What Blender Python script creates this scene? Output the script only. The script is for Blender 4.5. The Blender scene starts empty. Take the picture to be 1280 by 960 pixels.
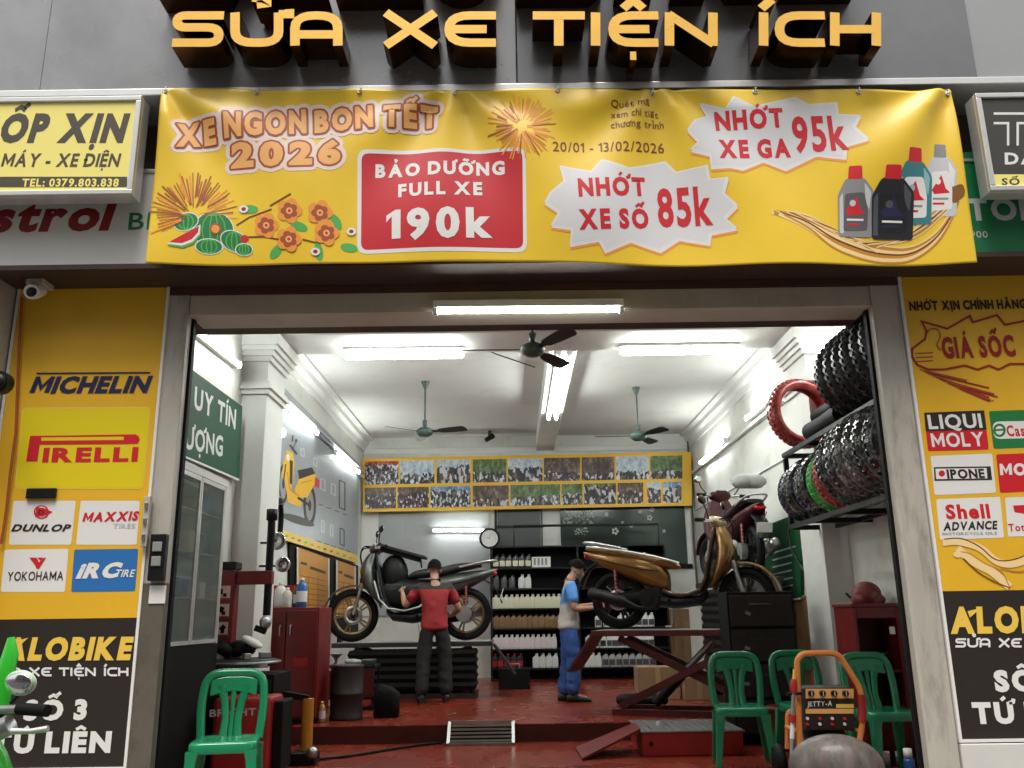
import bpy, bmesh, math, random, unicodedata
from mathutils import Vector, Matrix, Euler
random.seed(7)
S = bpy.context.scene
COL = S.collection
R = math.radians
PI = math.pi

# ------------------------------------------------------------------ camera, sky, sun, exposure
FPX, PIT, ROLL, CH = 1100.0, R(14.67), R(0.8), 1.2
cd = bpy.data.cameras.new('camera'); cam = bpy.data.objects.new('camera', cd); COL.objects.link(cam)
cd.sensor_fit = 'HORIZONTAL'; cd.sensor_width = 36; cd.lens = 36 * FPX / 1280; cd.clip_start = 0.05; cd.clip_end = 2000
cam.matrix_world = Matrix.Translation((0, 0, CH)) @ Matrix.Rotation(PI/2 + PIT, 4, 'X') @ Matrix.Rotation(-ROLL, 4, 'Z')
S.camera = cam
W = bpy.data.worlds.new('World'); S.world = W; W.use_nodes = True
wn = W.node_tree; bg = wn.nodes['Background']
sky = wn.nodes.new('ShaderNodeTexSky'); sky.sky_type = 'NISHITA'; sky.sun_disc = False
SUN_EL, SUN_AZ = R(68), R(192)
sky.sun_elevation = SUN_EL; sky.sun_rotation = SUN_AZ; sky.dust_density = 4; sky.air_density = 1.0
hs = wn.nodes.new('ShaderNodeHueSaturation'); hs.inputs['Saturation'].default_value = 0.12
wn.links.new(sky.outputs[0], hs.inputs['Color']); wn.links.new(hs.outputs[0], bg.inputs[0])
bg.inputs[1].default_value = 0.11
sl = bpy.data.lights.new('sun', 'SUN'); sl.energy = 1.5; sl.angle = R(28); sl.color = (1, .95, .87)
sun = bpy.data.objects.new('sun', sl); COL.objects.link(sun)
sd = Vector((math.sin(SUN_AZ)*math.cos(SUN_EL), math.cos(SUN_AZ)*math.cos(SUN_EL), math.sin(SUN_EL)))
sun.rotation_euler = (-sd).to_track_quat('-Z', 'Y').to_euler(); sun.location = sd*20
VS = S.view_settings; VS.view_transform = 'Standard'; VS.look = 'None'; VS.gamma = 1; VS.exposure = 0.95; VS.use_curve_mapping = False
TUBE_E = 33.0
S.render.engine = 'CYCLES'
S.cycles.max_bounces = 8; S.cycles.diffuse_bounces = 2; S.cycles.glossy_bounces = 3; S.cycles.sample_clamp_indirect = 6

# ------------------------------------------------------------------ pixel -> place
def ray(px, py):
    x = (px-640)/FPX; y = -(py-480)/FPX
    c, s = math.cos(ROLL), math.sin(ROLL)
    x, y = x*c + y*s, -x*s + y*c
    cp, sp = math.cos(PIT), math.sin(PIT)
    return Vector((x, cp - y*sp, sp + y*cp))
CO = Vector((0, 0, CH))
def at(px, py, X=None, Y=None, Z=None):
    d = ray(px, py)
    t = X/d.x if X is not None else Y/d.y if Y is not None else (Z-CH)/d.z
    return CO + d*t
class Board:
    def __init__(s, O, n, e1):
        s.O, s.n, s.e1 = Vector(O), Vector(n).normalized(), Vector(e1).normalized(); s.e2 = s.n.cross(s.e1).normalized()
        if s.e2.z < 0: s.e2 = -s.e2
    def at(s, px, py):
        d = ray(px, py); t = s.n.dot(s.O-CO)/s.n.dot(d); return CO + d*t
def front(Y): return Board((0, Y, 0), (0, -1, 0), (1, 0, 0))
def leftw(X): return Board((X, 0, 0), (1, 0, 0), (0, 1, 0))
def rightw(X): return Board((X, 0, 0), (-1, 0, 0), (0, -1, 0))

# ------------------------------------------------------------------ materials
def hexc(h):
    h = h.lstrip('#'); o = []
    for i in (0, 2, 4):
        c = int(h[i:i+2], 16)/255; o.append(c/12.92 if c <= .04045 else ((c+.055)/1.055)**2.4)
    return (*o, 1)
MATS = {}
def mat(name, col, rough=.5, metal=0, var=.0, scale=6, bump=0, bscale=40, spec=.5, dirt=None, dscale=3, damt=.5, coat=0, rvar=.0, stretch=None):
    if name in MATS: return MATS[name]
    m = bpy.data.materials.new(name); m.use_nodes = True; t = m.node_tree; b = t.nodes['Principled BSDF']
    c = hexc(col) if isinstance(col, str) else (*col, 1)
    b.inputs['Base Color'].default_value = c; b.inputs['Roughness'].default_value = rough; b.inputs['Metallic'].default_value = metal
    b.inputs['Specular IOR Level'].default_value = spec; b.inputs['Coat Weight'].default_value = coat
    if var or dirt or bump or rvar:
        tc = t.nodes.new('ShaderNodeTexCoord'); src = tc.outputs['Object']
        if stretch:
            mp = t.nodes.new('ShaderNodeMapping'); mp.inputs['Scale'].default_value = stretch; t.links.new(src, mp.inputs[0]); src = mp.outputs[0]
    cur = None
    if var:
        n = t.nodes.new('ShaderNodeTexNoise'); n.inputs['Scale'].default_value = scale; n.inputs['Detail'].default_value = 6; n.inputs['Roughness'].default_value = .65
        t.links.new(src, n.inputs['Vector'])
        r = t.nodes.new('ShaderNodeValToRGB'); r.color_ramp.elements[0].position = .3; r.color_ramp.elements[1].position = .7
        r.color_ramp.elements[0].color = (*[max(0, x*(1-var)) for x in c[:3]], 1); r.color_ramp.elements[1].color = (*[min(1, x*(1+var)) for x in c[:3]], 1)
        t.links.new(n.outputs['Fac'], r.inputs[0]); cur = r.outputs[0]
    if dirt:
        n = t.nodes.new('ShaderNodeTexNoise'); n.inputs['Scale'].default_value = dscale; n.inputs['Detail'].default_value = 8; n.inputs['Roughness'].default_value = .7
        t.links.new(src, n.inputs['Vector'])
        r = t.nodes.new('ShaderNodeValToRGB'); r.color_ramp.elements[0].position = .5; r.color_ramp.elements[1].position = .78
        r.color_ramp.elements[0].color = (0, 0, 0, 1); r.color_ramp.elements[1].color = (damt,)*3 + (1,)
        t.links.new(n.outputs['Fac'], r.inputs[0])
        mx = t.nodes.new('ShaderNodeMix'); mx.data_type = 'RGBA'; mx.inputs[7].default_value = hexc(dirt) if isinstance(dirt, str) else (*dirt, 1)
        if cur: t.links.new(cur, mx.inputs[6])
        else: mx.inputs[6].default_value = c
        t.links.new(r.outputs[0], mx.inputs[0]); cur = mx.outputs[2]
    if cur: t.links.new(cur, b.inputs['Base Color'])
    if rvar:
        n = t.nodes.new('ShaderNodeTexNoise'); n.inputs['Scale'].default_value = scale*1.7; n.inputs['Detail'].default_value = 5; t.links.new(src, n.inputs['Vector'])
        mr = t.nodes.new('ShaderNodeMapRange'); mr.inputs[3].default_value = max(0, rough-rvar); mr.inputs[4].default_value = min(1, rough+rvar)
        t.links.new(n.outputs['Fac'], mr.inputs[0]); t.links.new(mr.outputs[0], b.inputs['Roughness'])
    if bump:
        n = t.nodes.new('ShaderNodeTexNoise'); n.inputs['Scale'].default_value = bscale; n.inputs['Detail'].default_value = 4; t.links.new(src, n.inputs['Vector'])
        bp = t.nodes.new('ShaderNodeBump'); bp.inputs['Strength'].default_value = bump; bp.inputs['Distance'].default_value = .01
        t.links.new(n.outputs['Fac'], bp.inputs['Height']); t.links.new(bp.outputs[0], b.inputs['Normal'])
    MATS[name] = m; return m
def emit(name, col, e):
    if name in MATS: return MATS[name]
    m = bpy.data.materials.new(name); m.use_nodes = True; t = m.node_tree; b = t.nodes['Principled BSDF']
    b.inputs['Base Color'].default_value = (.9, .9, .9, 1); b.inputs['Emission Color'].default_value = (*col, 1); b.inputs['Emission Strength'].default_value = e
    MATS[name] = m; return m
def glassy(name, col, alpha, rough=.05):
    m = mat(name, col, rough, spec=.6); m.node_tree.nodes['Principled BSDF'].inputs['Alpha'].default_value = alpha; return m
def photo_mat(i):
    # print of a crowd or street scene: cells of clothing colours under a lighter or leafy upper half
    rng = random.Random(i*13+5); m = bpy.data.materials.new('printed_photo'); m.use_nodes = True; t = m.node_tree; b = t.nodes['Principled BSDF']; b.inputs['Roughness'].default_value = .4
    tc = t.nodes.new('ShaderNodeTexCoord'); mp = t.nodes.new('ShaderNodeMapping'); mp.inputs['Location'].default_value = (i*3.7, i*1.3, i*2.1); mp.inputs['Scale'].default_value = (1.5, 1, .8)
    t.links.new(tc.outputs['Object'], mp.inputs[0])
    def vor(sc, pal):
        v = t.nodes.new('ShaderNodeTexVoronoi'); v.inputs['Scale'].default_value = sc
        dn = t.nodes.new('ShaderNodeTexNoise'); dn.inputs['Scale'].default_value = sc*.9; dn.inputs['Detail'].default_value = 5; t.links.new(mp.outputs[0], dn.inputs['Vector'])
        va = t.nodes.new('ShaderNodeVectorMath'); va.operation = 'MULTIPLY_ADD'; va.inputs[1].default_value = (1.6/sc,)*3; t.links.new(dn.outputs['Color'], va.inputs[0]); t.links.new(mp.outputs[0], va.inputs[2]); t.links.new(va.outputs[0], v.inputs['Vector'])
        sp = t.nodes.new('ShaderNodeSeparateColor'); t.links.new(v.outputs['Color'], sp.inputs[0])
        r = t.nodes.new('ShaderNodeValToRGB'); r.color_ramp.interpolation = 'CONSTANT'
        while len(r.color_ramp.elements) < len(pal): r.color_ramp.elements.new(.5)
        for k, c in enumerate(pal): r.color_ramp.elements[k].position = k/len(pal); r.color_ramp.elements[k].color = hexc(c)
        t.links.new(sp.outputs[0], r.inputs[0]); return r.outputs[0]
    people = vor(rng.uniform(13, 30), rng.choice([['#0c0d12', '#c9c9d0', '#23283f', '#5d4338', '#b9b4b0', '#15161c'], ['#140f12', '#3a1f26', '#c9c4cc', '#2b2f4a', '#7a5a4a', '#101010'], ['#1c1a18', '#d8d8de', '#101422', '#6b5a50', '#b8bcc8', '#2a2a30']]))
    bn = t.nodes.new('ShaderNodeTexNoise'); bn.inputs['Scale'].default_value = rng.uniform(5, 14); bn.inputs['Detail'].default_value = 8; bn.inputs['Roughness'].default_value = .75; t.links.new(mp.outputs[0], bn.inputs['Vector'])
    br = t.nodes.new('ShaderNodeValToRGB'); pal = rng.choice([('#141c10', '#4f6b38', '#8fa06a'), ('#6f8296', '#b9c6d2', '#e4e8ea'), ('#5d5548', '#b5a890', '#e6ddcc'), ('#17120f', '#4e3c33', '#a08670'), ('#20304a', '#5f88b8', '#c5d8e8'), ('#5a1512', '#b03a2a', '#e2b48a'), ('#7a6a20', '#d9c236', '#f0e6a0')])
    br.color_ramp.elements[0].position = .34; br.color_ramp.elements[0].color = hexc(pal[0]); br.color_ramp.elements[1].position = .66; br.color_ramp.elements[1].color = hexc(pal[2]); e_ = br.color_ramp.elements.new(.5); e_.color = hexc(pal[1])
    t.links.new(bn.outputs['Fac'], br.inputs[0]); back = br.outputs[0]
    sx = t.nodes.new('ShaderNodeSeparateXYZ'); t.links.new(tc.outputs['Generated'], sx.inputs[0])
    n = t.nodes.new('ShaderNodeTexNoise'); n.inputs['Scale'].default_value = 9; t.links.new(mp.outputs[0], n.inputs['Vector'])
    ad = t.nodes.new('ShaderNodeMath'); ad.operation = 'MULTIPLY_ADD'; ad.inputs[1].default_value = .5; t.links.new(n.outputs['Fac'], ad.inputs[0]); t.links.new(sx.outputs['Z'], ad.inputs[2])
    gt = t.nodes.new('ShaderNodeMath'); gt.operation = 'GREATER_THAN'; gt.inputs[1].default_value = rng.uniform(.55, 1.15); t.links.new(ad.outputs[0], gt.inputs[0])
    mx = t.nodes.new('ShaderNodeMix'); mx.data_type = 'RGBA'; t.links.new(gt.outputs[0], mx.inputs[0]); t.links.new(people, mx.inputs[6]); t.links.new(back, mx.inputs[7])
    t.links.new(mx.outputs[2], b.inputs['Base Color']); return m

# ------------------------------------------------------------------ mesh builder
def frame_from(d):
    d = d.normalized(); u = Vector((0, 0, 1)) if abs(d.z) < .9 else Vector((1, 0, 0)); a = d.cross(u).normalized(); return a, a.cross(d).normalized()
def fillet(pts, r, n=4, closed=False):
    pts = [Vector(p) for p in pts]; out = []; N = len(pts)
    for i, p in enumerate(pts):
        if not closed and i in (0, N-1): out.append(p); continue
        a, b = pts[i-1], pts[(i+1) % N]; d1, d2 = a-p, b-p; rr = min(r, d1.length*.49, d2.length*.49)
        q1, q2 = p + d1.normalized()*rr, p + d2.normalized()*rr
        for k in range(n+1):
            t = k/n; out.append(q1*(1-t)**2 + p*2*t*(1-t) + q2*t*t)
    return out
class MB:
    def __init__(s): s.v = []; s.f = []; s.mi = []; s.sm = []; s.mats = []; s.T = None
    def m(s, mt):
        if mt not in s.mats: s.mats.append(mt)
        return s.mats.index(mt)
    def add(s, vs, fs, mt, smooth=False, M=None):
        o = len(s.v); k = s.m(mt)
        for p in vs:
            p = Vector(p)
            if M: p = M @ p
            if s.T: p = s.T @ p
            s.v.append(p)
        for f in fs: s.f.append([o+i for i in f]); s.mi.append(k); s.sm.append(smooth)
        return s
    def box(s, c, d, mt, rot=None, taper=1.0):
        x, y, z = d[0]/2, d[1]/2, d[2]/2; t = taper
        vs = [(-x, -y, -z), (x, -y, -z), (x, y, -z), (-x, y, -z), (-x*t, -y*t, z), (x*t, -y*t, z), (x*t, y*t, z), (-x*t, y*t, z)]
        M = Matrix.Translation(c)
        if rot: M = M @ Euler(rot).to_matrix().to_4x4()
        return s.add(vs, [(3, 2, 1, 0), (4, 5, 6, 7), (0, 1, 5, 4), (1, 2, 6, 5), (2, 3, 7, 6), (3, 0, 4, 7)], mt, M=M)
    def bx(s, x0, x1, y0, y1, z0, z1, mt): return s.box(((x0+x1)/2, (y0+y1)/2, (z0+z1)/2), (abs(x1-x0), abs(y1-y0), abs(z1-z0)), mt)
    def bar(s, a, b, w, h, mt):
        a, b = Vector(a), Vector(b); d = b-a; u, v = frame_from(d); vs = []
        for p in (a, b):
            for i, j in ((-1, -1), (1, -1), (1, 1), (-1, 1)): vs.append(p + u*i*w/2 + v*j*h/2)
        return s.add(vs, [(3, 2, 1, 0), (4, 5, 6, 7), (0, 1, 5, 4), (1, 2, 6, 5), (2, 3, 7, 6), (3, 0, 4, 7)], mt)
    def tube(s, pts, r, mt, n=8, closed=False, flat=1.0):
        pts = [Vector(p) for p in pts]; N = len(pts); rs = r if isinstance(r, (list, tuple)) else [r]*N; vs = []; u = None
        for i, p in enumerate(pts):
            if closed: d = pts[(i+1) % N]-pts[i-1]
            else: d = pts[min(i+1, N-1)]-pts[max(i-1, 0)]
            if d.length < 1e-9: d = Vector((0, 0, 1))
            d.normalize()
            if u is None: u, w = frame_from(d)
            else:
                u = u - d*u.dot(d); u = u.normalized() if u.length > 1e-6 else frame_from(d)[0]
            w = d.cross(u)
            for k in range(n): a = 2*PI*k/n; vs.append(p + (u*math.cos(a)*flat + w*math.sin(a))*rs[i])
        fs = []
        for i in range(N if closed else N-1):
            for k in range(n): j = (i+1) % N; fs.append((i*n+k, i*n+(k+1) % n, j*n+(k+1) % n, j*n+k))
        s.add(vs, fs, mt, True)
        if not closed: s.add(vs[:n], [tuple(range(n))[::-1]], mt); s.add(vs[-n:], [tuple(range(n))], mt)
        return s
    def lathe(s, prof, mt, n=24, M=None, smooth=True, closed=False):
        vs = []; L = len(prof)
        for k in range(n):
            a = 2*PI*k/n
            for r, z in prof: vs.append((r*math.cos(a), r*math.sin(a), z))
        fs = [(k*L+i, ((k+1) % n)*L+i, ((k+1) % n)*L+(i+1) % L, k*L+(i+1) % L) for k in range(n) for i in range(L if closed else L-1)]
        return s.add(vs, fs, mt, smooth, M)
    def cyl(s, a, b, r, mt, n=16, r2=None):
        return s.tube([a, b], [r, r if r2 is None else r2], mt, n)
    def ell(s, c, rad, mt, n=14, m=9, rot=None):
        vs = [(0, 0, 1)]; 
        for i in range(1, m):
            a = PI*i/m
            for k in range(n): b = 2*PI*k/n; vs.append((math.sin(a)*math.cos(b), math.sin(a)*math.sin(b), math.cos(a)))
        vs.append((0, 0, -1)); fs = [(0, 1+k, 1+(k+1) % n) for k in range(n)]
        for i in range(m-2):
            for k in range(n): p = 1+i*n; fs.append((p+k, p+n+k, p+n+(k+1) % n, p+(k+1) % n))
        p = 1+(m-2)*n; fs += [(p+k, len(vs)-1, p+(k+1) % n) for k in range(n)]
        M = Matrix.Translation(c) @ (Euler(rot).to_matrix().to_4x4() if rot else Matrix()) @ Matrix.Diagonal((*rad, 1))
        return s.add(vs, fs, mt, True, M)
    def prism(s, poly, t, mt, M=None):
        # polygon in x,z extruded +-t/2 along y
        n = len(poly); vs = [(x, -t/2, z) for x, z in poly] + [(x, t/2, z) for x, z in poly]
        return s.add(vs, [tuple(range(n)), tuple(range(2*n-1, n-1, -1))] + [(i, i+n, (i+1) % n+n, (i+1) % n) for i in range(n)], mt, M=M)
    def loft(s, rings, mt, cap=True, smooth=True):
        n = len(rings[0]); vs = [p for r in rings for p in r]; fs = []
        for i in range(len(rings)-1):
            for k in range(n): fs.append((i*n+k, i*n+(k+1) % n, (i+1)*n+(k+1) % n, (i+1)*n+k))
        s.add(vs, fs, mt, smooth)
        if cap: s.add(rings[0], [tuple(range(n))[::-1]], mt, False); s.add(rings[-1], [tuple(range(n))], mt, False)
        return s
    def loftx(s, secs, mt, n=16, e=2.6):
        # sections (x, zc, half z, half y) as superellipses
        rg = []
        for x, zc, hz, hy in secs:
            r = []
            for k in range(n):
                a = 2*PI*k/n; c, q = math.cos(a), math.sin(a)
                r.append((x, hy*math.copysign(abs(c)**(2/e), c), zc+hz*math.copysign(abs(q)**(2/e), q)))
            rg.append(r)
        return s.loft(rg, mt)
    def loftz(s, secs, mt, n=16, e=2.6):
        # sections (z, xc, half x, half y)
        rg = []
        for z, xc, hx, hy in secs:
            r = []
            for k in range(n):
                a = 2*PI*k/n; c, q = math.cos(a), math.sin(a)
                r.append((xc+hx*math.copysign(abs(c)**(2/e), c), hy*math.copysign(abs(q)**(2/e), q), z))
            rg.append(r)
        return s.loft(rg, mt)
    def sheet(s, path, th, mt):
        # path of (x, z, half width y): a bent plate of thickness th
        rg = []
        for i, (x, z, w) in enumerate(path):
            a = path[max(i-1, 0)]; b = path[min(i+1, len(path)-1)]; d = Vector((b[0]-a[0], b[1]-a[1])).normalized(); nx, nz = -d.y*th/2, d.x*th/2
            rg.append([(x+nx, -w, z+nz), (x+nx, 0, z+nz), (x+nx, w, z+nz), (x-nx, w, z-nz), (x-nx, 0, z-nz), (x-nx, -w, z-nz)])
        return s.loft(rg, mt)
    def build(s, name, parent=None, bevel=0, fix=True, sub=0, loc=None):
        me = bpy.data.meshes.new(name)
        base = Vector((0, 0, 0))
        if parent is None and s.v:
            if loc is not None: base = Vector(loc)
            else:
                xs = [p.x for p in s.v]; ys = [p.y for p in s.v]; zs = [p.z for p in s.v]; base = Vector(((min(xs)+max(xs))/2, (min(ys)+max(ys))/2, min(zs)))
        else:
            p = parent
            while p is not None: base = base + p.location; p = p.parent
        me.from_pydata([p-base for p in s.v], [], s.f)
        for mt in s.mats: me.materials.append(mt)
        me.polygons.foreach_set('material_index', s.mi); me.polygons.foreach_set('use_smooth', s.sm)
        if fix:
            bm = bmesh.new(); bm.from_mesh(me); bmesh.ops.recalc_face_normals(bm, faces=bm.faces); bm.to_mesh(me); bm.free()
        me.update()
        o = bpy.data.objects.new(name, me); COL.objects.link(o)
        if parent is None: o.location = base
        else: o.parent = parent
        if bevel:
            b = o.modifiers.new('bevel', 'BEVEL'); b.width = bevel; b.segments = 2; b.limit_method = 'ANGLE'; b.angle_limit = R(40)
        if sub:
            b = o.modifiers.new('sub', 'SUBSURF'); b.levels = sub; b.render_levels = sub
        return o
def tag(o, label=None, cat=None, group=None, kind=None):
    if label: o['label'] = label
    if cat: o['category'] = cat
    if group: o['group'] = group
    if kind: o['kind'] = kind
    return o
def empty(name, loc, label, cat, group=None, rz=0):
    o = bpy.data.objects.new(name, None); COL.objects.link(o); o.location = loc; o.rotation_euler = (0, 0, rz); o.empty_display_size = .1
    return tag(o, label, cat, group)
def copy_tree(o, parent=None):
    c = o.copy(); COL.objects.link(c); c.parent = parent
    for ch in list(o.children): copy_tree(ch, c)
    return c

# ------------------------------------------------------------------ lettering
_G = {}
def glyph(ch, off):
    k = (ch, round(off, 3))
    if ch == '1' and k not in _G:   # the built-in figure one has no flag
        t = .055+off; H = glyph('H', off)[5]
        _G[k] = ([(.2-t, 0), (.2+t, 0), (.2+t, H), (.2-t*.2, H), (.02-off, H*.82), (.02-off, H*.82-t*1.7), (.2-t, H*.82-t*.3)], [(0, 1, 2, 6), (2, 3, 6), (3, 4, 5, 6)], .02-off, .2+t, 0, H)
    if ch == 'M' and k not in _G:
        from mathutils.geometry import tessellate_polygon
        t = .10+2*off; H = glyph('H', off)[5]; w = .70+2*off
        P = [(0, 0), (t, 0), (t, .60*H), (w/2, .10*H), (w-t, .60*H), (w-t, 0), (w, 0), (w, H), (w-t*.85, H), (w/2, .46*H), (t*.85, H), (0, H)]
        _G[k] = (P, tessellate_polygon([[Vector((x, y, 0)) for x, y in P]]), 0, w, 0, H)
    if k not in _G:
        c = bpy.data.curves.new('glyph', 'FONT'); c.body = ch; c.size = 1; c.offset = off; c.resolution_u = 3
        o = bpy.data.objects.new('glyph', c); COL.objects.link(o); bpy.context.view_layer.update()
        me = o.to_mesh(); vs = [(v.co.x, v.co.y) for v in me.vertices]; fs = [tuple(p.vertices) for p in me.polygons]
        o.to_mesh_clear(); bpy.data.objects.remove(o); bpy.data.curves.remove(c)
        xs = [v[0] for v in vs] or [0]; ys = [v[1] for v in vs] or [0]
        _G[k] = (vs, fs, min(xs), max(xs), min(ys), max(ys))
    return _G[k]
def ribbon2(pts, t, closed=False):
    pts = [Vector((p[0], p[1])) for p in pts]; N = len(pts); L = []; Rr = []
    for i, p in enumerate(pts):
        a = pts[i-1] if (closed or i) else None; b = pts[(i+1) % N] if (closed or i < N-1) else None
        d1 = (p-a).normalized() if a is not None else None; d2 = (b-p).normalized() if b is not None else None
        if d1 is None: n = Vector((-d2.y, d2.x)); k = 1
        elif d2 is None: n = Vector((-d1.y, d1.x)); k = 1
        else:
            n1 = Vector((-d1.y, d1.x)); n2 = Vector((-d2.y, d2.x)); n = n1+n2
            if n.length < 1e-4: n = n1; k = 1
            else: n.normalize(); k = min(2.2, 1/max(.3, n.dot(n1)))
        L.append(p+n*t/2*k); Rr.append(p-n*t/2*k)
    vs = [(q.x, q.y) for q in L] + [(q.x, q.y) for q in Rr]
    fs = [(i, (i+1) % N, (i+1) % N+N, i+N) for i in range(N if closed else N-1)]
    return vs, fs
def arc(cx, cy, rx, ry, a0, a1, n=10): return [(cx+rx*math.cos(R(a0+(a1-a0)*k/n)), cy+ry*math.sin(R(a0+(a1-a0)*k/n))) for k in range(n+1)]
def marks(ms, x0, x1, top, t):
    """strokes of Vietnamese marks above a letter of width x0..x1"""
    out = []; cx = (x0+x1)/2; y = top+.065; up = 0
    if '\u0302' in ms: out.append(([(cx-.17, y), (cx, y+.10), (cx+.17, y)], t*.85)); up = 1
    if '\u0306' in ms: out.append((arc(cx, y+.12, .14, .12, 180, 360, 8), t)); up = 1
    ax, ay = (cx+.16, y+.07) if up else (cx, y)
    if '\u0301' in ms: out.append(([(ax-.05, ay), (ax+.1, ay+.12)], t*.9))
    if '\u0300' in ms: out.append(([(ax+.05, ay), (ax-.1, ay+.15)], t))
    if '\u0309' in ms: out.append(([(ax-.08, ay+.17), (ax+.02, ay+.2), (ax+.07, ay+.14), (ax, ay+.07), (ax, ay)], t*.8))
    if '\u0303' in ms: out.append(([(ax-.16, ay), (ax-.08, ay+.08), (ax+.06, ay+.02), (ax+.15, ay+.1)], t))
    if '\u031b' in ms: out.append(([(x1-.12, top-.04), (x1+.03, top), (x1+.06, top+.12)], t))
    if '\u0323' in ms: out.append(('dot', cx, -.165, min(.085, t*.62)))
    return out
def layout(text, bold, gap=.1, space=.3):
    x = 0; out = []
    for ch in text:
        if ch == ' ': x += space; continue
        if ch in 'Đđ': base, ms = {'Đ': 'D', 'đ': 'd'}[ch], 'bar'
        else:
            dec = unicodedata.normalize('NFD', ch); base, ms = dec[0], dec[1:]
        g = glyph(base, bold); out.append((base, ms, x-g[2], x, x+g[3]-g[2], g[5])); x += g[3]-g[2]+gap
    return out, x-gap
def text_geo(text, bold=.02, draw=None, gap=.1, space=.3, shear=0):
    """-> list of (verts2d, faces), total width, cap height"""
    draw = bold if draw is None else draw; lay, w = layout(text, bold, gap, space); cap = glyph('H', bold)[5]; res = []
    t = .085+bold*.95+(draw-bold)*2
    for base, ms, ox, x0, x1, top in lay:
        g = glyph(base, draw); res.append(([(x+ox, y) for x, y in g[0]], g[1]))
        if ms == 'bar': res.append(ribbon2([(x0-.05, cap*.5), (x0+.2, cap*.5)], t*.9))
        elif ms:
            for mk in marks(ms, x0, x1, top, t):
                if mk[0] == 'dot': res.append((arc(mk[1], mk[2], mk[3], mk[3], 0, 330, 11), [tuple(range(12))]))
                else: res.append(ribbon2(*mk))
    if shear: res = [([(x+y*shear, y) for x, y in v], f) for v, f in res]
    return res, w, cap
class Art(MB):
    """flat shapes printed on a board, given in photo pixels, laid on the board's own plane"""
    def __init__(s, board, lift=.001): super().__init__(); s.b = board; s.lift = lift
    def P(s, x, y): return s.b.at(x, y) + s.b.n*s.lift
    def flat(s, vs, fs, mt): s.add(vs, fs, mt); s.lift += .00006
    def poly(s, pts, mt): 
        from mathutils.geometry import tessellate_polygon
        w = [s.P(*p) for p in pts]; tri = tessellate_polygon([w]); s.flat(w, tri, mt); return s
    def quad(s, x0, y0, x1, y1, mt): return s.poly([(x0, y0), (x1, y0), (x1, y1), (x0, y1)], mt)
    def rrect(s, q, r, mt):
        return s.poly([(p.x, p.y) for p in fillet([Vector((a, b)) for a, b in q], r, 4, True)], mt)
    def oval(s, cx, cy, rx, ry, mt, n=20, rot=0):
        c, q = math.cos(R(rot)), math.sin(R(rot))
        return s.poly([(cx+rx*math.cos(2*PI*k/n)*c-ry*math.sin(2*PI*k/n)*q, cy+rx*math.cos(2*PI*k/n)*q+ry*math.sin(2*PI*k/n)*c) for k in range(n)], mt)
    def line(s, pts, w, mt, closed=False):
        v, f = ribbon2(pts, w, closed); s.flat([s.P(*p) for p in v], f, mt); return s
    def text(s, t, p0, p1, hpx, mt, bold=.02, draw=None, shear=0, gap=.1, space=.3, lift=0, dil=0):
        res, w, cap = text_geo(t, bold, draw, gap, space, shear); A, B = s.P(*p0), s.P(*p1)
        mid = ((p0[0]+p1[0])/2, (p0[1]+p1[1])/2); h = (s.P(mid[0], mid[1]-hpx)-s.P(*mid)).length
        d = (B-A); up = s.b.n.cross(d).normalized(); up = up if up.z > 0 else -up
        if dil:      # outline grown evenly by dil pixels: the same print stamped in a ring
            r = h/hpx*dil; dn = d.normalized(); k = 0
            for vs, fs in res:
                for a in range(14):
                    o = dn*r*math.cos(a*2*PI/14)+up*r*math.sin(a*2*PI/14); k += 1
                    s.add([A + d*(x/w) + up*(y/cap*h) + o + s.b.n*(lift+k*6e-6) for x, y in vs], fs, mt)
            s.lift += .0002+k*6e-6; return s
        for vs, fs in res: s.flat([A + d*(x/w) + up*(y/cap*h) + s.b.n*lift for x, y in vs], fs, mt)
        return s
    def strokes(s, sts, x0, y0, w, h, t, mt, T=None):
        # stroke letters, cell unit square, in px box with baseline y0
        for st in sts:
            v, f = ribbon2([(x0+p[0]*w, y0-p[1]*h) for p in st], t); s.flat([s.P(*p) for p in v], f, mt)
        return s

# wide techno stroke letters: skeletons in a unit cell
def rr(pts, r=.3): return [(p.x, p.y) for p in fillet([Vector(p) for p in pts], r, 5)]
TECH = {
    'S': [rr([(1, .91), (.1, .91), (.1, .55), (.9, .55), (.9, .09), (0, .09)], .26)],
    'U': [rr([(.1, 1), (.1, .09), (.9, .09), (.9, 1)], .34)],
    'A': [rr([(.1, 0), (.1, .91), (.9, .91), (.9, 0)], .38), [(.15, .34), (.85, .34)]],
    'X': [[(.06, 1), (.94, 0)], [(.94, 1), (.06, 0)]],
    'E': [rr([(1, .91), (.1, .91), (.1, .09), (1, .09)], .42), [(.15, .5), (.82, .5)]],
    'T': [[(0, .91), (1, .91)], [(.5, .85), (.5, 0)]],
    'I': [[(.5, 1), (.5, 0)]],
    'N': [[(.1, 0), (.1, 1)], [(.08, .95), (.92, .05)], [(.9, 0), (.9, 1)]],
    'C': [rr([(1, .91), (.1, .91), (.1, .09), (1, .09)], .42)],
    'H': [[(.1, 0), (.1, 1)], [(.1, .5), (.9, .5)], [(.9, 0), (.9, 1)]],
}
TECH_ROW = [('S', 215, 280, ''), ('U', 287, 355, 'horn hook'), ('A', 362, 429, ''), ('X', 478, 548, ''), ('E', 555, 620, ''), ('T', 666, 731, ''), ('I', 737, 752, ''), ('E', 760, 823, 'hat dot'),
            ('N', 830, 898, ''), ('I', 947, 962, 'acute'), ('C', 968, 1031, ''), ('H', 1037, 1102, '')]
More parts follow.
